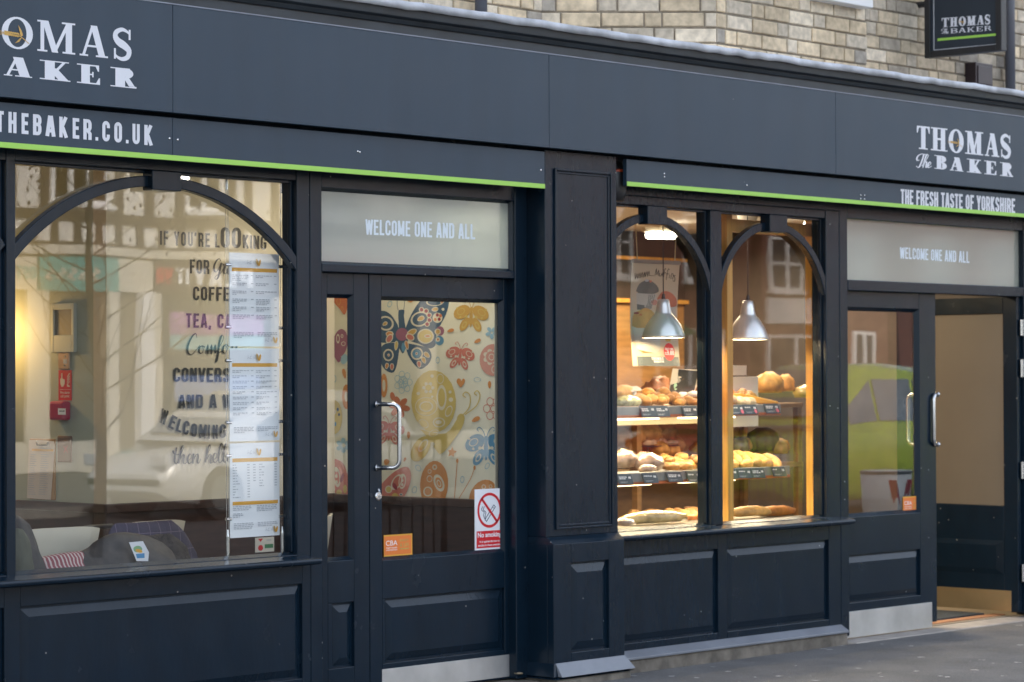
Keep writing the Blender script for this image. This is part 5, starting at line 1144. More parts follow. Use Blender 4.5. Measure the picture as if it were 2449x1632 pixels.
# small safety notice low on the dark panelling
p, r = V(*zi(1528, 800), CY-.02), V(*zi(1640, 705), CY-.02); t_, d = sheet('safety_notice', 'small white safety notice with red and green marks under the menus', 'notice', (p.x, CY-.002, p.z), (1, 0, 0), (0, -1, 0), r.x-p.x, r.z-p.z, mat('notice_white', (.7, .68, .62), .5, nscale=5, namt=.03))
w_, h_ = r.x-p.x, r.z-p.z; d.poly([(w_*.15, h_*.92), (w_*.42, h_*.92), (w_*.28, h_*.70)], RED); d.ell(w_*.28, h_*.30, w_*.13, h_*.2, RED); d.rect(w_*.5, h_*.25, w_*.95, h_*.52, mat('notice_green', (.04, .22, .09), .5, nscale=5, namt=.1)); d.rect(w_*.58, h_*.75, w_*.85, h_*.84, GREYT); d.build('print', t_)
# lit lamps in the cafe
TUBE = mat('lit_tube', (1, .95, .85), .5, emit=(1, .93, .80), estr=5)
p = V(429, 424.5, .75); cl_ = thing('ceiling_light', 'small lit tube light above the keystone of the left arch', 'light', (p.x, .75, 2.5))
q = MB(); q.tube([(p.x-.05, .75, p.z), (p.x+.05, .75, p.z)], .011, 10); q.build('tube', TUBE, cl_, smooth=True)
q = MB(); q.box(p.x-.06, p.x+.06, .73, .77, p.z+.014, p.z+.03); q.tube([(p.x, .75, p.z+.03), (p.x, .75, 2.62)], .006, 6); q.build('holder', BLKM, cl_)
def lamp_light(name, loc, watts, col, parent, rad=.05, typ='POINT', size=None, rot=None):
    l = bpy.data.lights.new(name, typ); l.energy = watts; l.color = col
    if typ == 'POINT': l.shadow_soft_size = rad
    else: l.shape = 'RECTANGLE'; l.size, l.size_y = size
    o = bpy.data.objects.new(name, l); COL.objects.link(o); o.location = loc
    if rot: o.rotation_euler = rot
    adopt(o, parent); return o
p = VX(-18, 790, WC-.06); sc_ = thing('wall_lamp', 'warm glowing wall lamp on the sage wall behind the left window frame', 'lamp', (WC, p.y, p.z))
q = MB(); q.lathe([(.0, -.05), (.035, -.05), (.05, .06), (.0, .06)], (WC-.08, p.y, p.z)); q.build('shade', mat('lit_shade', (1, .75, .4), .5, emit=(1, .62, .22), estr=6), sc_, smooth=True)
q = MB(); q.box(WC-.035, WC, p.y-.02, p.y+.02, p.z-.04, p.z+.02); q.build('bracket', BLKM, sc_)
lamp_light('bulb', (WC-.15, p.y, p.z-.02), 1.9, (1, .58, .18), sc_)
# fill panels added to brighten the cafe walls, mostly hidden above the window head
for k, (x, y) in enumerate(((-4.4, 2.4), (-2.6, 2.9), (-.30, .34))):
    t_ = thing('cafe_fill_panel', 'added square fill light %s in the cafe' % ('at the far left', 'over the return wall', 'behind the left door')[k], 'light', (x, y, 2.62), 'added fill panels in the cafe ceiling')
    q = MB(); q.box(x-.2, x+.2, y-.2, y+.2, 2.605, 2.62); q.build('frame', BLKM, t_)
    q = MB(); q.box(x-.18, x+.18, y-.18, y+.18, 2.598, 2.606); q.build('diffuser', mat('fill_diffuser', (1, .97, .9), .5, emit=(1, .90, .74), estr=1.2), t_)
    lamp_light('fill_panel_lamp', (x, y, 2.59), (.5, .6, 3.2)[k], (1, .90, .74), t_, typ='AREA', size=(.36, .36))

# ================================================================== BAKERY SIDE
part('bakery_floor', lambda q: q.box(0, 6.4, .11, 6.4, -.04, -.002), mat('bakery_floor_tile', (.30, .25, .19), .35, nscale=4, namt=.1))
bwl = part('bakery_back_wall', lambda q: q.box(0, 6.4, 4.2, 4.3, 0, 2.08), BROWN)
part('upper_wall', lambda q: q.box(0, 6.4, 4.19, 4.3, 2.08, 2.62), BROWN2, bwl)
part('picture_rail', lambda q: (q.box(0, 6.4, 4.15, 4.19, 2.07, 2.10), q.box(0, 6.4, 4.16, 4.19, 2.40, 2.425)), PINE, bwl)
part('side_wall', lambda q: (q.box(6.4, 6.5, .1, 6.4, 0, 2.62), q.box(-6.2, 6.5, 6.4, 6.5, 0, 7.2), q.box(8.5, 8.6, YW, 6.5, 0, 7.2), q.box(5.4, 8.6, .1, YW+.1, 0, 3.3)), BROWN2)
# pine surround just inside the right hand pane
part('pine_surround', lambda q: (q.box(X(1730, .2), X(1743.5, .2), .17, .23, .70, 2.40), q.box(X(1937, .2), X(1950, .2), .17, .23, .70, 2.40), q.box(X(1743.5, .2), X(1937, .2), .172, .228, 2.30, 2.37)), PINE, shop, bevel=.003)
# display shelves
SHG = mat('grey_shelf_edge', (.24, .24, .23), .4, nscale=5, namt=.08); RUST = mat('copper_trim', (.50, .14, .05), .4, metal=.2, nscale=6, namt=.15); GLS = mat('shelf_top', (.30, .27, .22), .3, nscale=5, namt=.1)
STEEL2 = mat('cream_steel_post', (.66, .58, .38), .4, nscale=4, namt=.05)
ds = thing('display_shelves', 'two tier bakery display shelves with grey edges and copper trim behind the bakery window', 'shelves', (1.5, .35, .66))
YS = .35; SHL = []
zs1t, zs1b = Z(1600, 971.5, YS), Z(1600, 998.5, YS); zs2t, zs2b = Z(1600, 1127.5, YS), Z(1600, 1156, YS)
xe1, xe2 = X(1863, YS), X(1884, YS)
for zt, zb, xe in ((zs1t, zs1b, xe1), (zs2t, zs2b, xe2)):
    q = MB(); q.box(.30, xe, YS, .80, zb+.004, zt-.012); q.build('shelf', GLS, ds)
    q = MB(); q.box(.30, xe, YS-.012, YS-.0005, zb+.016, zt); q.build('shelf_edge', SHG, ds, bevel=.002)
    q = MB(); q.box(.30, xe, YS-.013, YS-.0005, zb, zb+.0155); q.build('trim', RUST, ds, bevel=.002)
for px, y in ((1683, .46), (1683, .79)):
    q = MB(); q.box(X(px-6, y), X(px+6, y), y, y+.03, .74, zs1b+.004); q.build('post', STEEL2, ds, bevel=.002)
q = MB(); q.box(.30, X(1683, .79), .79, .81, zs1b-.05, zs1b); q.build('rail', STEEL2, ds)
q = MB(); q.box(.30, 2.62, .11, .85, .655, .70); q.build('deck', GLS, ds)
for zb, w_ in ((zs1b, 4.6), (zs2b, 4.0)):
    q = MB(); q.box(.45, (1.62 if zb == zs1b else 1.55), .50, .535, zb-.014, zb+.003); q.box(1.82, 2.3, .50, .535, zb-.014, zb+.003); q.build('shelf_light', mat('lit_shelf_strip', (1, .93, .7), .5, emit=(1, .84, .50), estr=.8), ds)
    SHL.append((zb, w_))
# racks and counter behind
rk = thing('bread_rack', 'tall brown bread rack standing behind the window display', 'rack', (2.2, 1.5, 0))
for z in (.55, .95, 1.33): q = MB(); q.box(.9, 4.1, 1.35, 1.85, z-.03, z); q.build('shelf', BROWN, rk, bevel=.003)
for x in (.9, 2.45, 4.06): q = MB(); q.box(x, x+.04, 1.36, 1.40, 0, 1.33); q.build('post', BROWN, rk); q = MB(); q.box(x, x+.04, 1.80, 1.84, 0, 1.5); q.build('post', BROWN, rk)
q = MB(); q.box(.9, 4.1, 1.855, 1.875, 0, 1.5); q.build('back_panel', BROWN, rk)
cn_ = thing('counter', 'brown wooden shop counter at the back of the bakery', 'counter', (2.6, 3.2, 0))
q = MB(); q.box(.6, 5.2, 2.9, 3.4, 0, 1.0); q.build('body', BROWN, cn_); q = MB(); q.box(.55, 5.25, 2.85, 3.45, 1.0, 1.04); q.build('top', GLS, cn_, bevel=.004)

def bread_mat(name, c, gl=.55, coat=0):
    m = mat(name, c, gl, nscale=16, namt=.45, bump=.45, bscale=60, coat=coat); t = m.node_tree; b = t.nodes['Principled BSDF']; src = b.inputs['Base Color'].links[0].from_socket
    oi = t.nodes.new('ShaderNodeObjectInfo'); mr = t.nodes.new('ShaderNodeMapRange'); mr.inputs[3].default_value = .55; mr.inputs[4].default_value = 1.3; t.links.new(oi.outputs['Random'], mr.inputs[0])
    vm = t.nodes.new('ShaderNodeVectorMath'); vm.operation = 'SCALE'; t.links.new(src, vm.inputs[0]); t.links.new(mr.outputs[0], vm.inputs['Scale']); t.links.new(vm.outputs[0], b.inputs['Base Color']); return m
SCONE = bread_mat('golden_scone', (.52, .25, .06)); BAKE = bread_mat('baked_pasty', (.50, .235, .05), .4); TAN = bread_mat('brown_crust', (.40, .20, .075)); PALE = bread_mat('floury_bun', (.70, .58, .40)); YEL = bread_mat('finger_roll', (.58, .32, .085)); WRAP = bread_mat('wrapped_loaf', (.46, .30, .20), .12, coat=1); WRAPY = bread_mat('wrapped_baguette', (.40, .29, .11), .15, coat=1); DKL = bread_mat('dark_loaf', (.20, .095, .035)); ORB = bread_mat('orange_bake', (.62, .24, .04))
W1 = lambda a, b_: (1470+a/7.84, 880+b_/7.84)
W2 = lambda a, b_: (1470+a/7.84, 1060+b_/7.84)
W3 = lambda a, b_: (1720+a/6.818, 780+b_/6.818)
W4 = lambda a, b_: (1720+a/6.271, 1010+b_/6.271)
seed = [0]
def food(name, label, cat, group, c, y, rad, m, zmin=None, rot=0, amp=.10, freq=3, flat=.6, tilt=0, bend=0, extra=None):
    p = V(*c, y); z = p.z if zmin is None else max(p.z, zmin+rad[2]*flat)
    seed[0] += 1; q = MB(); q.blob((0, 0, rad[2]*flat), rad, rot, amp, freq, 16, 10, seed[0], flat, tilt, 0, bend)
    o = q.build(name, m, smooth=True, loc=(p.x, y, z-rad[2]*flat)); tag(o, label, cat, group)
    if extra: extra(o, rad)
    return o
def slashes(o, rad):
    q = MB()
    for k in range(3): q.blob((rad[0]*(-.45+.45*k), 0, rad[2]*1.32), (rad[0]*.10, rad[1]*.55, rad[2]*.18), .5, 0, 1, 8, 6)
    q.build('slash', PALE, o, smooth=True).parent = o
rnd_ = random.Random(21)
L1 = 'golden scone in the pile on the upper shelf of the left bakery pane'
SC_ = [(rnd_.uniform(430, 1330), rnd_.uniform(600, 690), rnd_.uniform(.40, .70), rnd_.uniform(.026, .034)) for k in range(16)]
for a, b_, y, r in SC_+list(((620, 485, .60, .042), (905, 480, .60, .044), (1120, 560, .55, .042), (480, 590, .52, .040), (690, 615, .46, .045), (890, 605, .47, .042), (1205, 640, .46, .040), (560, 640, .42, .042), (1370, 625, .47, .040), (760, 560, .54, .042), (1030, 590, .52, .038), (470, 500, .66, .04))):
    food('scone', L1, 'scone', 'scones on the upper shelf', W1(a, b_), y, (r, r, r*.78), SCONE, zs1t, amp=.16)
food('pastry', 'orange glazed pastry at the right end of the scone pile on the upper shelf', 'pastry', None, W1(1490, 650), .44, (.045, .035, .022), ORB, zs1t, rot=.4)
food('sandwich_pack', 'clear wrapped pack of green filled sandwiches at the left of the upper shelf', 'pack', None, W1(250, 640), .45, (.095, .06, .036), mat('salad_filling', (.46, .44, .20), .2, nscale=40, namt=.6, coat=1), zs1t, amp=.2)
food('loaf', 'yellow crusted loaf behind the sandwich pack on the upper shelf', 'loaf', None, W1(160, 470), .62, (.085, .05, .045), YEL, zs1t, amp=.08)
food('plate_of_cakes', 'heap of pale iced cakes at the right end of the upper shelf, left pane', 'cakes', None, W1(1640, 330), .68, (.05, .04, .05), SCONE, zs1t, amp=.3)
for k, (a, b_) in enumerate(((1280, 525), (1490, 500), (1640, 670))):
    food('meringue', 'white meringue on the dark tray at the right end of the upper shelf', 'meringue', 'white meringues on the upper shelf', W1(a, b_), .60-.06*k, (.055, .035, .02), mat('meringue_white', (.72, .70, .68), .5, nscale=9, namt=.06, bump=.3), zs1t, amp=.2)
q = MB(); p = V(*W1(1600, 600), .52); q.box(p.x-.06, p.x+.09, .50, .60, zs1t, zs1t+.012); tag(ground_at(q.build('tray', BLKM, bevel=.003), (p.x, .55, zs1t)), 'black tray under the meringues on the upper shelf', 'tray')
pg = food('paper_bag', 'crumpled orange and brown paper bag behind the scones on the upper shelf', 'bag', None, W1(830, 390), .70, (.11, .05, .06), bread_mat('kraft_paper', (.48, .19, .08)), None, amp=.6, freq=2.2)
tcard = MB(); tcard.hexa([V(*W1(330, 460), .56), V(*W1(520, 410), .56), V(*W1(520, 410), .57), V(*W1(330, 460), .57), V(*W1(235, 360), .60), V(*W1(420, 340), .60), V(*W1(420, 340), .61), V(*W1(235, 360), .61)])
p = V(*W1(380, 460), .57); o = ground_at(tcard.build('card', mat('lilac_card', (.30, .25, .25), .5, nscale=6, namt=.05)), (p.x, .57, p.z)); tag(o, 'grey lilac price card standing on a clear holder behind the sandwich pack', 'card')
q = MB(); q.tube([(p.x, .57, zs1t), (p.x, .575, p.z+.01)], .012, 8); q.build('holder', mat('pale_holder', (.5, .52, .52), .3, nscale=6, namt=.05), o)
# recipe card with muffins
q = MB(); A, B_, C_, D_2 = (1008, 478), (1480, 492), (1672, 48), (1088, 12); yy0, yy1 = .62, .72
q.hexa([V(*W1(*A), yy0), V(*W1(*B_), yy0), V(*W1(*B_), yy0+.012), V(*W1(*A), yy0+.012), V(*W1(*D_2), yy1), V(*W1(*C_), yy1), V(*W1(*C_), yy1+.012), V(*W1(*D_2), yy1+.012)])
o = ground_at(q.build('display_card', mat('card_cream', (.55, .50, .44), .5, nscale=5, namt=.04)), tuple(V(*W1(1240, 485), yy0))); tag(o, 'tilted black and cream display card with pictures of filled tarts on the upper shelf', 'display card')
def cardpt(a, b_):                    # on the tilted face: depth follows height
    f = (485-b_)/(485-30); return V(*W1(a, b_), yy0+(yy1-yy0)*f-.003)
d = Dec(cardpt, (0, -1, 0), step=.00004); d.poly([(1195, 30), (1570, 60), (1480, 480), (1010, 470), (1050, 320), (1170, 280)], BLACK); d.poly([(1185, 95), (1550, 110), (1500, 400), (1170, 380)], mat('card_grey', (.30, .28, .26), .5, nscale=8, namt=.1))
d.strip([(1215, 100), (1540, 115)], 26, MATS['sign_cream']); d.ring(1225, 240, 55, 75, 14, MATS['sign_cream']); d.ell(1310, 270, 60, 70, DKL); d.ell(1430, 265, 70, 75, SCONE); d.ell(1430, 280, 45, 48, WB['maroon']); d.ell(1435, 185, 50, 28, SCONE); d.ell(1140, 350, 32, 70, mat('mint_badge', (.30, .52, .36), .5, nscale=6, namt=.1)); d.build('print', o)
# lower shelf
food('wrapped_loaf', 'clear wrapped loaf at the far left of the lower shelf', 'loaf', None, W2(170, 330), .50, (.10, .06, .065), WRAP, zs2t, amp=.2)
food('wrapped_loaf', 'pinkish clear wrapped loaf lying between the first loaf and the pasties on the lower shelf', 'loaf', None, W2(600, 390), .46, (.115, .065, .062), WRAP, zs2t, rot=-.25, amp=.22)
food('wrapped_roll', 'small pink wrapped roll at the front of the lower shelf', 'roll', None, W2(620, 500), .40, (.075, .035, .026), WRAP, zs2t, amp=.2)
for a, b_, y, rt in ((925, 285, .66, .3), (1250, 260, .68, -.2), (1500, 300, .66, .1), (1640, 350, .64, .2), (1150, 340, .60, .3), (990, 440, .47, .5), (1180, 430, .50, .1), (1360, 390, .56, -.3), (1420, 470, .46, .1), (1560, 420, .52, .3), (1330, 480, .42, -.2), (1650, 460, .45, .1), (1080, 480, .44, -.4))+tuple((rnd_.uniform(880, 1690), rnd_.uniform(300, 490), rnd_.uniform(.42, .7), rnd_.uniform(-.6, .6)) for k in range(12)):
    food('pasty', 'golden pasty heaped at the right of the lower shelf, left pane', 'pasty', 'pasties on the lower shelf', W2(a, b_), y, (.050, .031, .026), BAKE, zs2t, rot=rt, amp=.2)
# deck
food('wrapped_baguette', 'long wrapped baguette lying on the deck at the foot of the left bakery pane', 'baguette', None, W2(720, 1410), .36, (.25, .05, .042), WRAPY, .70, rot=-.12, amp=.12)
food('wrapped_cake', 'shiny wrapped cake in the near corner of the deck, left bakery pane', 'cake', None, W2(170, 1490), .22, (.07, .05, .025), WRAP, .70, amp=.25)
for a, b_, y in ((1450, 1400, .42), (1600, 1375, .50), (1690, 1360, .34)): food('cheese_straw', 'orange cheese straw at the right of the deck, left bakery pane', 'pastry', 'cheese straws on the deck', W2(a, b_), y, (.10, .022, .020), ORB, .70, rot=.15, amp=.12)
for a, b_, y, m, l in ((460, 1350, .30, YEL, 'pale'), (850, 1345, .34, ORB, 'orange')): food('baguette', l+' baguette lying on the deck at the foot of the right bakery pane', 'baguette', None, W4(a, b_), y, (.17, .045, .036), m, .70, rot=-.1, amp=.10, extra=slashes)
# right pane, upper shelf
q = MB(); pts = [(70, 1130), (110, 1108), (300, 1100), (460, 1120), (640, 1165), (920, 1230), (930, 1262), (70, 1275)]
q.prism([(V(*W3(*p), .52).x, max(zs1t+.001, V(*W3(*p), .52).z)) for p in pts], .50, .72); p = V(*W3(500, 1260), .52)
tag(ground_at(q.build('cheese_slab', mat('orange_cheese', (.68, .34, .03), .45, nscale=5, namt=.12, bump=.1), bevel=.012), (p.x, .6, zs1t)), 'sloping orange slab on the upper shelf of the right bakery pane', 'bread')
for a, b_, y in ((110, 1200, .42), (200, 1200, .44), (330, 1225, .42), (420, 1232, .43), (500, 1245, .42)): food('floury_bun', 'pale floury bun in front of the orange slab on the upper shelf', 'bun', 'floury buns on the upper shelf', W3(a, b_), y, (.042, .036, .026), PALE, zs1t, amp=.14)
for k, (a, b_) in enumerate(((110, 590), (215, 545), (345, 540), (495, 560), (640, 590), (790, 615))): food('finger_roll', 'long golden finger roll standing in the row on the lower shelf, right bakery pane', 'roll', 'finger rolls in a row on the lower shelf', W4(a, b_), .52, (.036, .12, .036), YEL, zs2t, rot=-.45, amp=.07, tilt=.25)
for k, (a, b_) in enumerate(((180, 650), (420, 640), (560, 645), (700, 650))): food('finger_roll', 'long golden finger roll standing in the row on the lower shelf, right bakery pane', 'roll', 'finger rolls in a row on the lower shelf', W4(a, b_), .43, (.075, .032, .028), YEL, zs2t, rot=.2, amp=.07)
for k in range(14): food('small_roll', 'small golden roll in the back row of the upper shelf, right bakery pane', 'roll', 'small rolls at the back of the upper shelf', W3(rnd_.uniform(90, 620), rnd_.uniform(1085, 1180)), rnd_.uniform(.66, .76), (.036, .030, .028), SCONE, zs1t, rot=rnd_.uniform(-1, 1), amp=.15)
for k in range(12): food('tea_cake', 'golden tea cake in the back row of the lower shelf, right bakery pane', 'cake', 'tea cakes at the back of the lower shelf', W4(rnd_.uniform(100, 860), rnd_.uniform(545, 620)), rnd_.uniform(.62, .74), (.040, .036, .030), BAKE, zs2t, rot=rnd_.uniform(-1, 1), amp=.15)
for k in range(10): food('bun', 'small bun on the deck at the back of the left bakery pane', 'bun', 'buns at the back of the deck', W2(rnd_.uniform(250, 1650), rnd_.uniform(1330, 1400)), rnd_.uniform(.55, .75), (.05, .042, .035), TAN, .70, rot=rnd_.uniform(-1, 1), amp=.15)
for k in range(12): food('round_loaf', 'round brown loaf on the middle rack shelf between the bakery shelves', 'loaf', 'round loaves on the rack', W4(rnd_.uniform(-1350, 1050), rnd_.uniform(330, 420)), rnd_.uniform(1.42, 1.7), (.075, .065, .055), TAN if k % 2 else SCONE, .95, rot=rnd_.uniform(-1, 1), amp=.15)
# loaves on the rack behind
food('cottage_loaf', 'big yellow floury loaf on the rack, right bakery pane', 'loaf', None, W3(820, 960), 1.5, (.105, .09, .085), YEL, None, amp=.14)
food('cottage_loaf', 'smaller golden loaf beside the big yellow loaf on the rack', 'loaf', None, W3(1080, 960), 1.6, (.065, .06, .07), SCONE, None, amp=.12)
food('cottage_loaf', 'pale green wrapped loaf at the right edge of the right bakery pane', 'loaf', None, W3(1400, 1090), 1.5, (.085, .07, .055), WRAPY, None, amp=.14)
food('dark_loaf', 'large dark crusty loaf on the middle rack shelf, right bakery pane', 'loaf', None, W4(650, 300), 1.5, (.125, .10, .095), DKL, None, amp=.12)
food('wrapped_loaf', 'small shiny wrapped loaf left of the large dark loaf on the rack', 'loaf', None, W4(280, 360), 1.5, (.075, .07, .06), WRAP, None, amp=.25)
for a, b_, m in ((250, 1280, TAN), (560, 1250, TAN), (850, 1230, DKL), (160, 1330, DKL)): food('brown_loaf', 'brown loaf on the rack seen between the two display shelves, left pane', 'loaf', 'brown loaves on the rack', W1(a, b_), 1.5, (.13, .10, .075), m, None, amp=.2)
for a, b_ in ((800, 1395), (620, 1400), (1000, 1410)): food('wrapped_bun', 'wrapped bun on a dark tray on the rack between the display shelves', 'bun', 'wrapped buns on the rack', W1(a, b_), 1.46, (.075, .06, .03), WRAP, None, amp=.3)
q = MB(); p0, p1 = V(*W1(430, 1490), 1.42), V(*W1(1130, 1445), 1.42); q.box(p0.x, p1.x, 1.38, 1.7, p0.z, p1.z); tag(ground_at(q.build('tray', BLKM, bevel=.004), (p0.x, 1.5, p0.z)), 'dark tray under the wrapped buns on the rack', 'tray')
# white cards
for (a, b_, c, e), lab in (((160, 645, 447, 806), 'small white card above the large white card, right bakery pane'), ((160, 825, 635, 1650), 'large white card standing behind the orange slab, right bakery pane')):
    p, r = V(*W3(a, e), .83), V(*W3(c, b_), .83); q = MB(); q.box(p.x, r.x, .83, .845, p.z, r.z); tag(ground_at(q.build('white_card', mat('white_card', (.72, .66, .58), .55, nscale=3, namt=.03), bevel=.001), (p.x, .84, p.z)), lab, 'card')
# price tickets clipped on the shelf edges
TICK = mat('slate_ticket', (.055, .075, .095), .4, nscale=6, namt=.1); PNK = mat('pink_sticker', (.70, .16, .22), .5, nscale=5, namt=.05)
tk = [(W1, 488, 712, 770, 918, 30, 1, 0), (W1, 772, 712, 1020, 915, 30, 1, 0), (W1, 1280, 716, 1558, 915, 40, 1, 0), (W3, 185, 1288, 405, 1445, 30, 1, 1), (W3, 408, 1282, 622, 1440, 30, 1, 1), (W3, 745, 1265, 980, 1425, 30, 1, 1),
      (W2, 68, 585, 340, 775, 20, 2, 0), (W2, 535, 568, 808, 750, 30, 2, 0), (W2, 990, 548, 1265, 728, 30, 2, 0), (W2, 1365, 532, 1620, 740, 30, 2, 0), (W4, 78, 700, 285, 850, 10, 2, 0), (W4, 290, 698, 490, 842, 10, 2, 0), (W4, 494, 690, 690, 838, 10, 2, 0), (W4, 795, 668, 1000, 815, 25, 2, 0)]
names_ = ['first', 'second', 'third', 'fourth', 'fifth', 'sixth', 'seventh', 'eighth']; cnt = {1: 0, 2: 0}; rng = random.Random(12)
for f, x0, y0, x1, y1, sk_, row, pk in tk:
    y = YS-.03; c = [f(x0, y0), f(x1, y0), f(x1+sk_, y1), f(x0+sk_, y1)]
    P4 = [V(*q_, y) for q_ in c]; q = MB(); q.hexa([P4[3], P4[2], P4[2]+Vector((0, .003, 0)), P4[3]+Vector((0, .003, 0)), P4[0]+Vector((0, .012, 0)), P4[1]+Vector((0, .012, 0)), P4[1]+Vector((0, .015, 0)), P4[0]+Vector((0, .015, 0))])
    base = (P4[3]+P4[2])/2; t_ = thing('price_ticket', '%s slate price ticket from the left on the %s shelf edge%s' % (names_[cnt[row]], 'upper' if row == 1 else 'lower', ', with a pink sticker' if pk else ''), 'price ticket', tuple(base), 'price tickets on the display shelves'); cnt[row] += 1
    q.build('ticket', TICK, t_)
    def tp_(u, v): a = P4[3].lerp(P4[2], u); b_ = (P4[0]+Vector((0, .012, 0))).lerp(P4[1]+Vector((0, .012, 0)), u); return a.lerp(b_, v)
    d = Dec(tp_, (0, -1, 0), step=.00004)
    for j in range(rng.choice((1, 2))):
        u = .10
        while u < rng.uniform(.4, .55): e = u+rng.uniform(.08, .16); d.rect(u, .66-j*.16, e, .76-j*.16, MATS['white_print']); u = e+.03
    u = .74; d.rect(u, .56, u+.05, .76, MATS['white_print']); d.rect(u+.07, .56, u+.16, .76, MATS['white_print']); d.rect(.10, .22, .62, .25, GREYT); d.rect(.10, .14, .5, .17, GREYT)
    if pk: d.ell(.82, .32, .10, .22, PNK)
    d.build('print', t_)
# hanging muffin poster: printed sheet with a rail and two cords
YP = .50; zp = lambda a, b_: (1480+a/5.405, 600+b_/5.405)
ps = thing('poster', 'hanging poster with three drawn muffins and handwritten heading behind the first pendant lamp', 'poster', (V(*zp(480, 1500), YP).x, YP, V(*zp(480, 1500), YP).z))
px0, px1, pzt, pzb = V(*zp(177, 300), YP).x, V(*zp(787, 300), YP).x, Z(1569, 630, YP), Z(1569, 876, YP)
q = MB(); n = 14
for k in range(n+1):
    u = k/n; z = pzt+(pzb-pzt)*u; cv = .018*math.sin(u*3.1); q.v += [(px0, YP+cv, z), (px1, YP+cv, z), (px1, YP+cv+.0015, z), (px0, YP+cv+.0015, z)]
    if k:
        for j in range(4): q.f.append((k*4-4+j, k*4-4+(j+1) % 4, k*4+(j+1) % 4, k*4+j)); q.m.append(0)
q.build('sheet', mat('poster_cream', (.62, .50, .36), .5, nscale=3, namt=.05), ps)
q = MB(); q.box(px0, px1, YP-.008, YP+.008, pzt-.004, pzt+.018); q.build('rail', mat('rail_grey', (.25, .22, .19), .4, nscale=6, namt=.1), ps)
for (a, b_, c, e) in ((722, 150, 745, -400), (240, 130, 215, -400)):
    q = MB(); q.tube([V(*zp(a, b_), YP), V(*zp(c, e), YP+.05)], .003, 6); q.build('cord', STEEL2, ps)
def pp(a, b_):
    p = V(*zp(a, b_), YP); u = (pzt-p.z)/(pzt-pzb); p.y = YP+.018*math.sin(u*3.1); return p
d = Dec(pp, (0, -1, 0), step=.00004)
def S_(pts, w_, m): d.strip(catmull(pts, 4), w_, m)
for pts in ([(220, 290), (228, 365), (245, 300), (258, 360), (272, 290), (280, 355)], [(290, 285), (296, 350), (312, 280), (324, 345), (338, 280), (344, 340)], [(350, 275), (356, 335), (372, 270), (384, 330), (396, 265), (406, 325)], [(478, 325), (490, 235), (500, 310), (520, 255), (524, 325)], [(535, 285), (535, 320), (555, 325), (568, 290), (572, 330)], [(615, 240), (598, 240), (590, 360)], [(575, 290), (618, 285)], [(660, 245), (640, 245), (625, 375)], [(615, 300), (660, 300)], [(668, 310), (662, 355)], [(685, 365), (690, 300), (712, 310), (708, 370)], [(742, 320), (722, 325), (735, 350), (735, 395), (708, 385)]): S_(pts, 8, BLACK)
for x in (418, 436, 454): d.ell(x, 322, 5, 6, BLACK)
MG = mat('muffin_grey', (.13, .15, .14), .6, nscale=8, namt=.3); MP_ = mat('muffin_pink', (.55, .17, .10), .6, nscale=8, namt=.2); CASE = mat('muffin_case', (.55, .52, .46), .6, nscale=9, namt=.1); MBR = mat('muffin_gold', (.58, .31, .10), .6, nscale=6, namt=.3)
d.poly([(250, 545), (520, 560), (450, 760), (265, 740)], CASE)
for k in range(7): d.strip([(345+k*24, 565), (352+k*15, 750)], 9, MG)
d.poly([(262, 690), (360, 695), (360, 765), (265, 760)], MG)
d.poly(catmull([(243, 520), (280, 430), (340, 390), (375, 372), (440, 395), (510, 450), (538, 520), (480, 555), (380, 555), (280, 548)], 3), MG); d.ell(375, 385, 26, 16, GREYT); d.ell(425, 395, 16, 14, MP_)
d.poly([(600, 720), (770, 720), (750, 930), (620, 900)], CASE); d.poly(catmull([(520, 620), (570, 540), (640, 522), (720, 560), (772, 630), (770, 710), (700, 740), (600, 720), (540, 690)], 3), MP_); d.ell(485, 660, 50, 45, CASE); d.ell(488, 668, 40, 36, WB['pink'])
d.poly([(205, 990), (560, 990), (550, 1290), (480, 1330), (330, 1330), (240, 1280)], CASE); d.poly([(230, 1180), (545, 1180), (548, 1290), (480, 1325), (330, 1325), (245, 1275)], SCONE)
d.poly(catmull([(195, 970), (220, 820), (300, 770), (370, 740), (450, 770), (520, 850), (560, 930), (555, 1000), (400, 1000), (260, 1000)], 3), MBR); d.ell(390, 782, 34, 22, WB['maroon']); d.ell(255, 805, 36, 14, WB['maroon']); d.ell(300, 870, 26, 60, WB['rust'], .3); d.poly([(232, 1085), (290, 1060), (300, 1085), (245, 1115)], RED); d.rect(285, 1130, 400, 1180, GREYT)
d.poly([(240, 1365), (775, 1375), (790, 1490), (245, 1490)], mat('poster_slate', (.10, .12, .125), .5, nscale=4, namt=.1)); d.poly([(625, 1130), (690, 1135), (685, 1175), (625, 1172)], WB['gold'])
d.ell(663, 1308, 70, 115, RED)
text_px(d, '£3.80', (605, 1345), (722, 1352), (0, -58), MATS['white_print'], t=.2, w=.5); text_px(d, 'PAY FOR', (612, 1285), (715, 1290), (0, -30), MATS['white_print'], t=.18, w=.5)
text_px(d, 'THOMAS', (425, 1412), (580, 1414), (0, -38), MATS['white_print'], t=.2, w=.5); text_px(d, 'BAKER', (455, 1445), (582, 1446), (0, -26), MATS['white_print'], t=.22, w=.5)
d.build('print', ps)
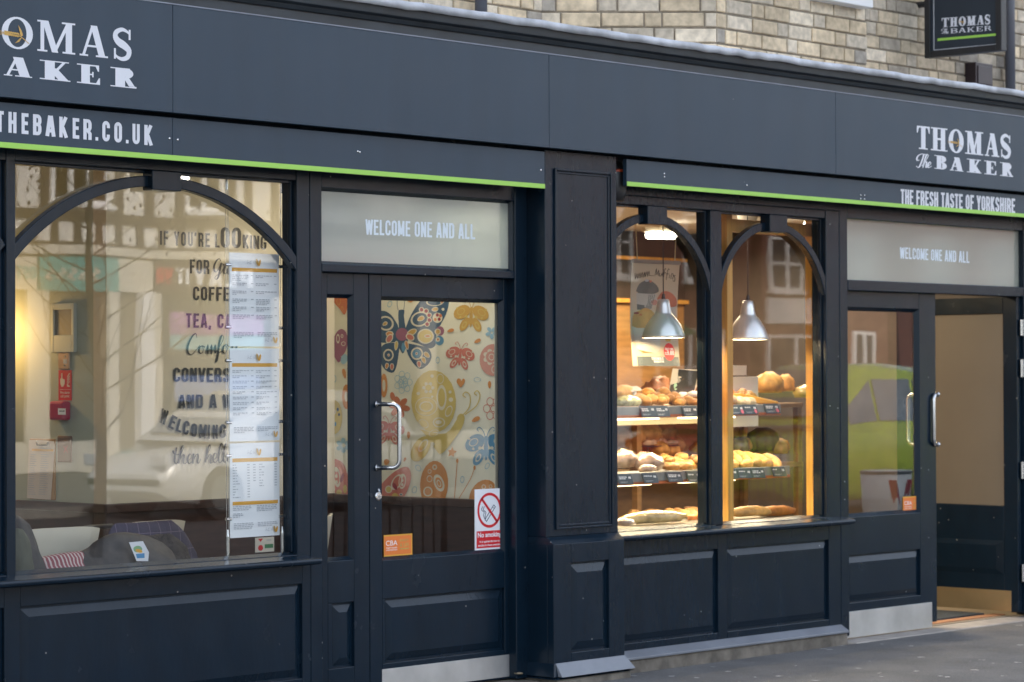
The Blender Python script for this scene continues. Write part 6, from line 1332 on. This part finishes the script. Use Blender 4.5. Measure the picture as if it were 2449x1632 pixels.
# pendant lamps
ALU = mat('spun_aluminium', (.86, .86, .86), .30, metal=.6, bump=.02, bscale=8)
def pendant(cx, ytop, ybot, yrim, hw, label, first=None):
    y = .28; p = V(cx, yrim, y); r = hw/FPX*((V(cx, yrim, y)-CAM).dot(_F)); h = Z(cx, ytop, y)-p.z
    t_ = thing('pendant_lamp', label, 'lamp', (p.x, y, p.z), 'aluminium pendant lamps in the bakery window')
    pr = [(1.0, -.012), (1.02, 0), (.985, .06), (.93, .16), (.84, .28), (.70, .41), (.53, .53), (.42, .60), (.40, .62), (.385, .64), (.31, .86), (.26, .985), (.20, 1.0), (0, 1.0)]
    q = MB(); q.lathe([(a*r, b_*h) for a, b_ in pr]+[(0, h*.97)]+[(a*r*.965, b_*h-.003) for a, b_ in pr[::-1][2:]], (0, 0, 0), 40); o = q.build('lamp_shade', ALU, t_, smooth=True, loc=(p.x, y, p.z), fix=False)
    q = MB(); q.tube([(p.x, y, p.z+h*.99), (p.x, y, p.z+h+.03)], [.012, .008], 10); q.build('cap', BLKM, t_); q = MB(); q.tube([(p.x, y, p.z+h+.02), (p.x, y, 2.62)], .0035, 6); q.build('cord', BLKM, t_)
    q = MB(); q.blob((0, 0, 0), (.03, .03, .04), amp=0); q.build('bulb', mat('lit_bulb', (1, .85, .6), .5, emit=(1, .78, .45), estr=12), t_, smooth=True, loc=(p.x, y, p.z+.06))
    lamp_light('bulb_light', (p.x, y, p.z+.035), 6.5, (1, .76, .42), t_, rad=.03)
pendant(1587, 716, 0, 806, 51, 'left aluminium pendant lamp, hanging in front of the muffin poster')
pendant(1789, 719, 0, 810.5, 48, 'right aluminium pendant lamp, hanging between the pine posts')
for zb, w_ in SHL: lamp_light('shelf_lamp', (1.45, .44, zb-.018), w_, (1, .84, .55), ds, typ='AREA', size=(2.2, .06), rot=(R_(12), 0, 0))
# lit strip lights in the bakery
def strip(a, b_, y0, y1, label, w_=.05):
    p, r = V(*a, y0), V(*b_, y1); t_ = thing('strip_light', label, 'light', tuple((p+r)/2+Vector((0, 0, .06))), 'lit strip lights on the bakery ceiling')
    q = MB(); q.tube([p, r], w_/2, 10); q.build('tube', mat('lit_strip', (1, .97, .9), .5, emit=(1, .93, .78), estr=6), t_, smooth=True)
    m_ = (p+r)/2; q = MB(); dd = (r-p).normalized()*.05; up_ = Vector((0, 0, w_*.8)); q.tube([p-dd+up_, r+dd+up_], w_*.4, 6); q.tube([m_+up_, (m_.x, m_.y, 2.62)], .008, 6); q.build('batten', CREAM, t_)
    lamp_light('strip_lamp', (m_.x, m_.y, m_.z-.06), 24 if y0 > 3 else 9, (1, .80, .52), t_, typ='AREA', size=(1.0, .2))
strip((1550, 563), (1612, 564), 3.3, 3.3, 'horizontal lit strip light seen under the left arch')
strip((1681.5, 506), (1686, 552), .72, 1.9, 'lit strip light running inwards at the right edge of the left bakery pane', .03)
strip((1927, 536), (1932, 569), 1.3, 2.4, 'lit strip light running inwards at the right edge of the right bakery pane', .03)
lp = thing('ceiling_spot', 'round cream ceiling fitting above the right arch', 'light', (V(1788, 522, 1.0).x, 1.0, 2.5)); q = MB(); p = V(1788, 521, 1.0); q.lathe([(0, -.05), (.045, -.05), (.065, .01), (.05, .08), (0, .08)], tuple(p)); q.tube([p+Vector((0, 0, .08)), (p.x, p.y, 2.62)], .012); q.build('body', CEIL, lp, smooth=True)
# door mat
q = MB(); q.box(rx1-.1, 4.5, .25, 1.2, -.002, .012); tag(ground_at(q.build('door_mat', mat('dark_mat', (.03, .04, .05), .95, nscale=30, namt=.3, bump=.8, bscale=120)), (4.0, .7, 0)), 'dark door mat inside the open right hand doorway', 'mat')
part('threshold', lambda q: q.box(rx0, 4.6, .16, .24, -.006, .004), mat('terracotta_strip', (.42, .20, .10), .6, nscale=6, namt=.15))

# ================================================================== ACROSS THE STREET (seen in the glass)
GY = .052
def M(px, py, Y):                     # picture position of a reflection -> the real thing, Y metres out from the shop
    p = V(px, py, 2*GY+Y); return Vector((p.x, -Y, p.z))
YO = 25.0
RENDER_ = mat('white_render', (.74, .72, .68), .8, nscale=1.5, namt=.08); TIMB = mat('dark_timber', (.055, .040, .028), .7, nscale=6, namt=.3); UPVC = mat('white_window_frame', (.80, .80, .80), .35, nscale=5, namt=.02)
PANE = mat('street_window_pane', (.045, .055, .06), .06, spec=.8, nscale=3, namt=.2); TILE = mat('roof_tile', (.16, .075, .05), .8, nscale=9, namt=.3, bump=.6, bscale=12)
RBR = mat('red_brick', (.15, .058, .040), .85, nscale=12, namt=.35, bump=.3, bscale=40); CREAMF = mat('cream_fascia', (.62, .58, .50), .6, nscale=3, namt=.05); TEAL = mat('teal_sign', (.06, .34, .33), .4, nscale=3, namt=.05); DKF = mat('brown_fascia', (.075, .055, .045), .5, nscale=4, namt=.1)
def window(parent, x0, x1, z0, z1, y, n=2, bars=1):
    q = MB(); f = .07; q.box(x0, x0+f, y-.05, y+.03, z0, z1); q.box(x1-f, x1, y-.05, y+.03, z0, z1); q.box(x0+f, x1-f, y-.05, y+.03, z0, z0+f); q.box(x0+f, x1-f, y-.05, y+.03, z1-f, z1)
    for k in range(1, n): x = x0+(x1-x0)*k/n; q.box(x-.045, x+.045, y-.05, y+.03, z0+f, z1-f)
    for k in range(1, bars+1):
        if bars: z = z0+(z1-z0)*k/(bars+1); q.box(x0+f, x1-f, y-.045, y+.02, z-.03, z+.03)
    q.box(x0-.06, x1+.06, y-.05, y+.12, z0-.07, z0)
    w_ = q.build('window', UPVC, parent); q = MB(); q.box(x0+f, x1-f, y-.045, y-.03, z0+f, z1-f); q.build('pane', PANE, w_); return w_
yo = -YO
tb_ = thing('timbered_building', 'long black and white half timbered building with shops below, across the street', 'building', (18, yo-4, 0))
bx0, bx1 = 9.0, 28.5
part('wall', lambda q: q.box(bx0, bx1, yo-8, yo, -.1, 6.6), RENDER_, tb_)
def tim(q):
    for z0, z1 in ((3.50, 3.72), (4.06, 4.22), (5.55, 5.75), (6.4, 6.6)): q.box(bx0, bx1, yo-.02, yo+.06, z0, z1)
    x = bx0; k = 0
    while x < bx1: q.box(x, x+.13, yo-.02, yo+.05, 3.72, 4.06); x += .44
    x = bx0; k = 0
    while x < bx1:
        q.box(x, x+.16, yo-.02, yo+.052, 4.22, 5.55); x += (.62, .62, 1.55)[k % 3]; k += 1
part('timber_frame', tim, TIMB, tb_)
x = bx0+1.24; wins = []
while x < bx1-1.4: window(tb_, x+.20, x+1.42, 4.34, 5.50, yo+.03, 3, 0); x += 2.79
part('roof', lambda q: q.prism([(yo+.5, 6.55), (yo+.5, 6.70), (yo-4, 9.6), (yo-8.5, 6.70), (yo-8.5, 6.55)], bx0-.3, bx1+.3, axis='x'), TILE, tb_)
part('gutter_band', lambda q: q.box(bx0, bx1, yo, yo+.16, 3.52, 3.66), CREAMF, tb_)
def shopfront(x0, x1, fas, name, label_m=None):
    q = MB(); q.box(x0+.03, x1-.03, yo, yo+.12, 2.93, 3.48); fo = q.build('shop_fascia', fas, tb_)
    q = MB(); q.box(x0, x0+.22, yo, yo+.10, 0, 2.93); q.box(x1-.22, x1, yo, yo+.10, 0, 2.93); q.box(x0+.22, x1-.22, yo, yo+.08, 0, .5); q.build('shop_pier', CREAMF, tb_)
    q = MB(); q.box(x0+.22, x1-.22, yo, yo+.015, .5, 2.93); q.build('shop_glass', PANE, tb_)
    return fo
f1 = shopfront(bx0, 15.75, CREAMF, 'a'); f2 = shopfront(15.75, 17.35, TEAL, 'b'); f3 = shopfront(17.35, 17.9+.0, CREAMF, 'c') if False else None
part('shop_fascia', lambda q: q.box(16.9, 18.05, yo, yo+.115, 2.93, 3.48), CREAMF, tb_)
part('shop_pier', lambda q: (q.box(17.74, 18.03, yo, yo+.2, 0, 2.93), q.box(17.80, 17.802, yo, yo+.02, 0, .1)), UPVC, tb_)
part('shop_glass', lambda q: q.box(17.0, 18.04, yo+.002, yo+.02, .1, 2.93), mat('shop_interior_tan', (.20, .165, .11), .5, nscale=2, namt=.3), tb_)
f4 = shopfront(18.05, 21.0, DKF, 'd'); f5 = shopfront(21.0, 24.6, mat('crimson_fascia', (.50, .03, .045), .4, nscale=3, namt=.05), 'e'); f6 = shopfront(24.6, bx1, mat('green_fascia', (.03, .20, .10), .4, nscale=3, namt=.05), 'f')
# writing on the signs opposite, running the way a reader in front of them sees it
def opp(y): return Dec(lambda u, v: Vector((-u, y, v)), (0, 1, 0), step=.002, base=.004)
d = opp(yo+.12); text_px(d, 'PLAY', (-20.25, 3.08), (-18.95, 3.08), (0, .28), MATS['white_print'], t=.2, w=.5); text_px(d, 'IT', (-18.85, 3.08), (-18.55, 3.08), (0, .28), MATS['white_print'], t=.2, w=.5); d.build('lettering', f4)
d = opp(yo+.12); text_px(d, 'VR', (-18.48, 3.08), (-18.12, 3.08), (0, .28), RED, t=.2, w=.5); d.build('lettering', f4)
d = opp(yo+.12); text_px(d, 'OST', (-15.7, 3.10), (-15.28, 3.10), (0, .22), TEAL, t=.18, w=.5); d.build('lettering', f1)
d = opp(yo+.125)
for k in range(5): d.strip(catmull([(-16.8+k*.21, 3.30), (-16.88+k*.21, 3.24), (-16.76+k*.21, 3.19), (-16.84+k*.21, 3.12), (-16.70+k*.21, 3.16)], 4), .035, SIG)
d.build('lettering', f2)
part('poster', lambda q: q.box(18.5, 20.6, yo+.02, yo+.03, 2.25, 2.6), mat('purple_poster', (.35, .16, .36), .5, nscale=2, namt=.4), tb_); part('poster', lambda q: q.box(18.5, 20.6, yo+.02, yo+.03, 2.0, 2.24), mat('teal_poster', (.22, .45, .48), .5, nscale=2, namt=.3), tb_); part('poster', lambda q: q.box(18.6, 20.5, yo+.02, yo+.03, 1.1, 1.55), mat('blue_poster', (.22, .30, .52), .5, nscale=2, namt=.3), tb_)
# brick houses further along
def house(x0, x1, label, h=6.4, door_x=None, wins=(), sign=None):
    t_ = thing('brick_house', label, 'house', ((x0+x1)/2, yo-4, 0), 'brick houses across the street')
    part('wall', lambda q: q.box(x0, x1, yo-8, yo, -.1, h), RBR, t_)
    part('roof', lambda q: q.prism([(yo+.4, h), (yo+.4, h+.15), (yo-4, h+3), (yo-8.4, h+.15), (yo-8.4, h)], x0-.2, x1+.2, axis='x'), TILE, t_)
    for (a, b_, z0, z1_) in wins: window(t_, a, b_, z0, z1_, yo+.05, 2, 1)
    if door_x: part('door', lambda q: q.box(door_x, door_x+.95, yo, yo+.06, 0, 2.1), UPVC, t_, bevel=.01)
    if sign: part('sign_board', lambda q: q.box(sign[0], sign[1], yo, yo+.08, sign[2], sign[3]), UPVC, t_)
    return t_
house(29.0, 34.4, 'red brick house next to the timbered building, green awning at its foot', wins=((29.6, 30.5, 3.5, 4.9), (32.1, 33.0, 3.5, 4.9), (31.2, 33.4, .9, 2.5)), door_x=29.8)
house(34.8, 39.6, 'red brick house with a white notice board, second along the far street', wins=((35.0, 36.2, 3.35, 4.5), (37.7, 38.9, 3.4, 4.6), (34.9, 37.0, .7, 2.4), (38.1, 39.0, .8, 2.5)), sign=(34.9, 36.6, 2.65, 3.2))
house(40.0, 46.0, 'red brick house at the far end of the street, third along', wins=((40.8, 42.0, 3.4, 4.7), (43.6, 44.8, 3.4, 4.7), (40.8, 42.8, .8, 2.4)), door_x=43.9)
q = MB(); q.hexa([(29.1, yo+.1, 2.75), (31.2, yo+.1, 2.75), (31.2, yo+1.1, 2.35), (29.1, yo+1.1, 2.35), (29.1, yo+.1, 2.85), (31.2, yo+.1, 2.85), (31.2, yo+1.1, 2.42), (29.1, yo+1.1, 2.42)]); tag(ground_at(q.build('awning', MATS['green_fascia']), (30.1, yo+.1, 2.4)), 'green shop awning on the first red brick house', 'awning')
# parked cars
TYRE = mat('tyre_rubber', (.02, .02, .02), .85, nscale=20, namt=.2); RIM = mat('alloy_rim', (.45, .46, .47), .3, metal=.9, nscale=8, namt=.1); CGL = mat('car_glass', (.30, .33, .35), .05, metal=.75, spec=.9, nscale=3, namt=.2); LAMP_ = mat('headlight_glass', (.6, .62, .65), .1, nscale=9, namt=.1); TAIL = mat('tail_light', (.4, .02, .02), .15, nscale=9, namt=.1)
def car(label, col, loc, rz, L=3.9, H=1.55, W=1.7):
    t_ = thing('parked_car', label, 'car', loc, 'cars parked along the street'); paint = mat('car_paint_%d_%d_%d' % tuple(int(c*99) for c in col), col, .25, coat=1, nscale=2, namt=.03)
    # body and cabin: rounded sections along the length
    body = [(-.5, .34, .55, .80), (-.485, .26, .80, .90), (-.44, .22, .90, .96), (-.30, .20, .95, .99), (0, .19, .97, 1.0), (.22, .19, .96, 1.0), (.38, .20, .84, .98), (.46, .24, .72, .90), (.50, .34, .58, .78)]
    q = MB(); n = 10
    for u, zb, zt, wd in body:
        x = u*L; w2 = W/2*wd; zt_ = zt*H*.62
        pr = [(-w2*.9, zb), (-w2, zb+.12), (-w2, zt_*.78), (-w2*.95, zt_*.95), (-w2*.8, zt_), (w2*.8, zt_), (w2*.95, zt_*.95), (w2, zt_*.78), (w2, zb+.12), (w2*.9, zb)]
        q.v += [(x, a, b_) for a, b_ in pr]
    for k in range(len(body)-1):
        for j in range(n): q.f.append((k*n+j, k*n+(j+1) % n, k*n+n+(j+1) % n, k*n+n+j)); q.m.append(0)
    q.f += [tuple(range(n)), tuple((len(body)-1)*n+j for j in range(n))]; q.m += [0, 0]
    cab = [(-.46, .60, .84), (-.42, .86, .80), (-.34, .965, .76), (-.1, 1.0, .74), (.06, .985, .74), (.20, .80, .80), (.30, .60, .86)]
    o = len(q.v)
    for u, zt, wd in cab:
        x = u*L; w2 = W/2; zt_ = zt*H; zb = .56*H; r = (zt_-zb)/(H*.44+1e-6); wt = w2*(.96-.20*r)
        q.v += [(x, -w2*.96, zb), (x, -wt, zt_-.04*H*r), (x, -wt*.82, zt_), (x, wt*.82, zt_), (x, wt, zt_-.04*H*r), (x, w2*.96, zb)]
    for k in range(len(cab)-1):
        for j in range(5): q.f.append((o+k*6+j, o+k*6+j+1, o+k*6+6+j+1, o+k*6+6+j)); q.m.append(0)
    q.build('body', paint, t_, smooth=True, bevel=.015).parent = t_
    bpy.context.view_layer.update()
    def glazed(name, quads):
        q = MB()
        for f in quads: q.face(f)
        q.build(name, CGL, t_, fix=False).parent = t_
    def side(u, v, s):
        i = 0
        while i < len(cab)-2 and cab[i+1][0] < u: i += 1
        f = (u-cab[i][0])/(cab[i+1][0]-cab[i][0]); zt = cab[i][1]+(cab[i+1][1]-cab[i][1])*f; zt_ = zt*H; zb = .56*H; r = (zt_-zb)/(H*.44); wt = W/2*(.96-.20*r); z = zb+(zt_-.05*H*r-zb)*v
        return (u*L, s*(W/2*.96+(wt-W/2*.96)*v+.012), z)
    for s in (-1, 1):
        for u0, u1 in ((-.40, -.22), (-.20, .0), (.015, .17)):
            glazed('side_window', [[side(u0, .16, s), side(u1, .16, s), side(u1, .88 if u1 < .1 else .62, s), side(u0, .88 if u0 > -.35 else .75, s)]])
    glazed('windscreen', [[(.285*L, -W*.38, .66*H), (.285*L, W*.38, .66*H), (.10*L, W*.31, .955*H), (.10*L, -W*.31, .955*H)]]); glazed('rear_window', [[(-.462*L, -W*.36, .66*H), (-.462*L, W*.36, .66*H), (-.425*L, W*.31, .88*H), (-.425*L, -W*.31, .88*H)]])
    for sx in (-.31, .31):
        for sy in (-1, 1):
            q = MB(); c = (sx*L, sy*W*.44, .31); q.tube([(c[0], c[1]-.1, c[2]), (c[0], c[1]+.1, c[2])], .31, 20); w_ = q.build('wheel', TYRE, t_, smooth=False); w_.parent = t_; w_.location = (0, 0, 0)
            q = MB(); q.tube([(c[0], c[1]+sy*.095, c[2]), (c[0], c[1]+sy*.107, c[2])], .2, 16); r_ = q.build('rim', RIM, w_); r_.location = (0, 0, 0)
            q = MB(); q.box(sx/abs(sx)*L*.492-.04, sx/abs(sx)*L*.492+.02, sy*W*.36-.14, sy*W*.36+.14, .62, .76); h_ = q.build('headlight' if sx > 0 else 'tail_light', LAMP_ if sx > 0 else TAIL, t_, bevel=.02); h_.parent = t_; h_.location = (0, 0, 0)
    for c in t_.children: c.location = (0, 0, 0)
    t_.rotation_euler = (0, 0, rz); return t_
zr_ = -.13
car('lime green hatchback parked across the street, seen in the right hand door', (.30, .40, .03), (M(2020, 900, 9.5).x-.35, -9.5, zr_), math.pi, 3.7, 1.78)
car('pale blue car parked behind the green one', (.12, .30, .45), (M(2140, 900, 14).x, -14.2, zr_), math.pi, 4.1, 1.60)
car('white car parked in front of the timbered building', (.60, .60, .59), (M(575, 930, 14.9).x+.3, -14.9, zr_), math.pi, 4.2, 1.50)
car('red car parked in front of the brick houses', (.42, .02, .03), (M(1840, 900, 14.0).x, -14.2, zr_), 0, 4.2, 1.52)
# pedestrian railing along the kerb
x0, x1 = 3.2, 14.0
GALV = mat('galvanised_rail', (.16, .165, .17), .5, metal=.3, nscale=6, namt=.15)
k = 0
for x in (2.95, 7.85):
    t_ = thing('guard_railing', '%s panel of the grey steel kerb railing, counted from the arched window end' % ('first', 'second', 'third', 'fourth', 'fifth', 'sixth')[k], 'railing', (x+.9, -5.05, 0), 'kerb railing panels')
    for a in (x+.03, x+1.77): q = MB(); q.tube([(a, -5.05, -.02), (a, -5.05, 1.08)], .025, 10); q.build('post', GALV, t_, smooth=True)
    q = MB(); q.tube([(x+.03, -5.05, 1.05), (x+1.77, -5.05, 1.05)], .022, 8); q.tube([(x+.03, -5.05, .15), (x+1.77, -5.05, .15)], .018, 8); q.build('rail', GALV, t_, smooth=True)
    q = MB()
    for j in range(1, 15): a = x+.03+1.74*j/15; q.tube([(a, -5.05, .15), (a, -5.05, 1.04)], .0075, 6)
    tag(q.build('bars', GALV, t_, smooth=True), kind='stuff'); k += 1
# litter bin with red letters by the kerb
p = M(2128, 1000, 4.7); bn = thing('litter_bin', 'pale drum shaped litter bin with big dark red letters', 'bin', (p.x, -4.7, -.012)); zt = M(2128, 1122, 4.7).z
q = MB(); q.lathe([(.17, 0), (.215, zt*.5), (.235, zt), (.22, zt), (.20, zt*.95), (0, zt*.93)], (0, 0, 0)); o = q.build('drum', mat('pale_blue_drum', (.66, .72, .76), .4, nscale=4, namt=.06), bn, smooth=True); o.location = (0, 0, 0)
q = MB(); q.lathe([(.235, zt-.03), (.245, zt-.015), (.235, zt)], (0, 0, 0)); o = q.build('rim', GALV, bn, smooth=True); o.location = (0, 0, 0)
def cyl(u, v): a = u/.215; r_ = .17+(.235-.17)*min(1, v/zt)+.012; return Vector((p.x-r_*math.sin(a), -4.7+r_*math.cos(a), v))
d = Dec(cyl, (0, 0, 0)); DRED = mat('dark_red_letters', (.42, .012, .025), .45, nscale=4, namt=.08)
for (a, b_, c, e, wd) in ((-.03, zt*.86, .06, zt*.2, .07), (.15, zt*.86, .06, zt*.2, .07), (-.17, zt*.2, -.09, zt*.86, .065)):
    for k in range(8): u0, u1 = k/8, (k+1)/8; d.poly([(a+(c-a)*u0-wd/2, b_+(e-b_)*u0), (a+(c-a)*u0+wd/2, b_+(e-b_)*u0), (a+(c-a)*u1+wd/2, b_+(e-b_)*u1), (a+(c-a)*u1-wd/2, b_+(e-b_)*u1)], DRED)
d.build('letters', bn)
# bare street trees
BARK = mat('tree_bark', (.060, .048, .036), .9, nscale=14, namt=.3, bump=.6, bscale=30)
def tree(label, x, y, h, seed, r0=.06):
    rng = random.Random(seed); t_ = thing('bare_tree', label, 'tree', (x, y, -.02), 'bare street trees')
    q = MB(); pth = []; rad = []
    for k in range(9): u = k/8; pth.append((x+.10*noise.noise(Vector((u*2, seed, 0))), y+.1*noise.noise(Vector((u*2, seed, 5))), -.02+u*h*.75)); rad.append(r0*(1-.72*u))
    q.tube(pth, rad, 10); q.build('trunk', BARK, t_, smooth=True)
    b = MB()
    def grow(p, d_, l, r, dep):
        pts = [p]; rr = [r]; dd = d_
        for k in range(4): dd = (dd+Vector((rng.uniform(-.22, .22), rng.uniform(-.22, .22), rng.uniform(-.05, .2)))).normalized(); pts.append(pts[-1]+dd*l/4); rr.append(r*(1-.16*(k+1)))
        b.tube(pts, rr, 5, cap=False)
        if dep == 0: b.blob(pts[-1], (.012, .012, .02), amp=0, nu=5, nv=4); return
        for k in range(2 if dep > 1 else 3):
            i = rng.choice((2, 3, 4)); nd = (dd+Vector((rng.uniform(-.9, .9), rng.uniform(-.9, .9), rng.uniform(-.1, .7)))).normalized(); grow(pts[i], nd, l*rng.uniform(.55, .8), rr[i]*.68, dep-1)
    for k in range(20):
        u = .30+.68*k/20; i = min(7, int(u*8)); p = Vector(pth[i]).lerp(Vector(pth[i+1]), u*8-i); a = k*2.4+rng.uniform(-.4, .4)
        grow(p, Vector((math.cos(a), math.sin(a), rng.uniform(.25, .8))).normalized(), h*.30*(1.15-u*.6), .0115*(1.3-u*.7), 4)
    b.build('branches', BARK, t_, smooth=True)
p = M(228, 900, 9.0); tree('bare young street tree in front of the timbered building', p.x, -9.0, 4.6, 3)
p = M(1800, 900, 12.0); tree('bare street tree in front of the red brick houses', p.x, -15.2, 6.5, 8, .14)
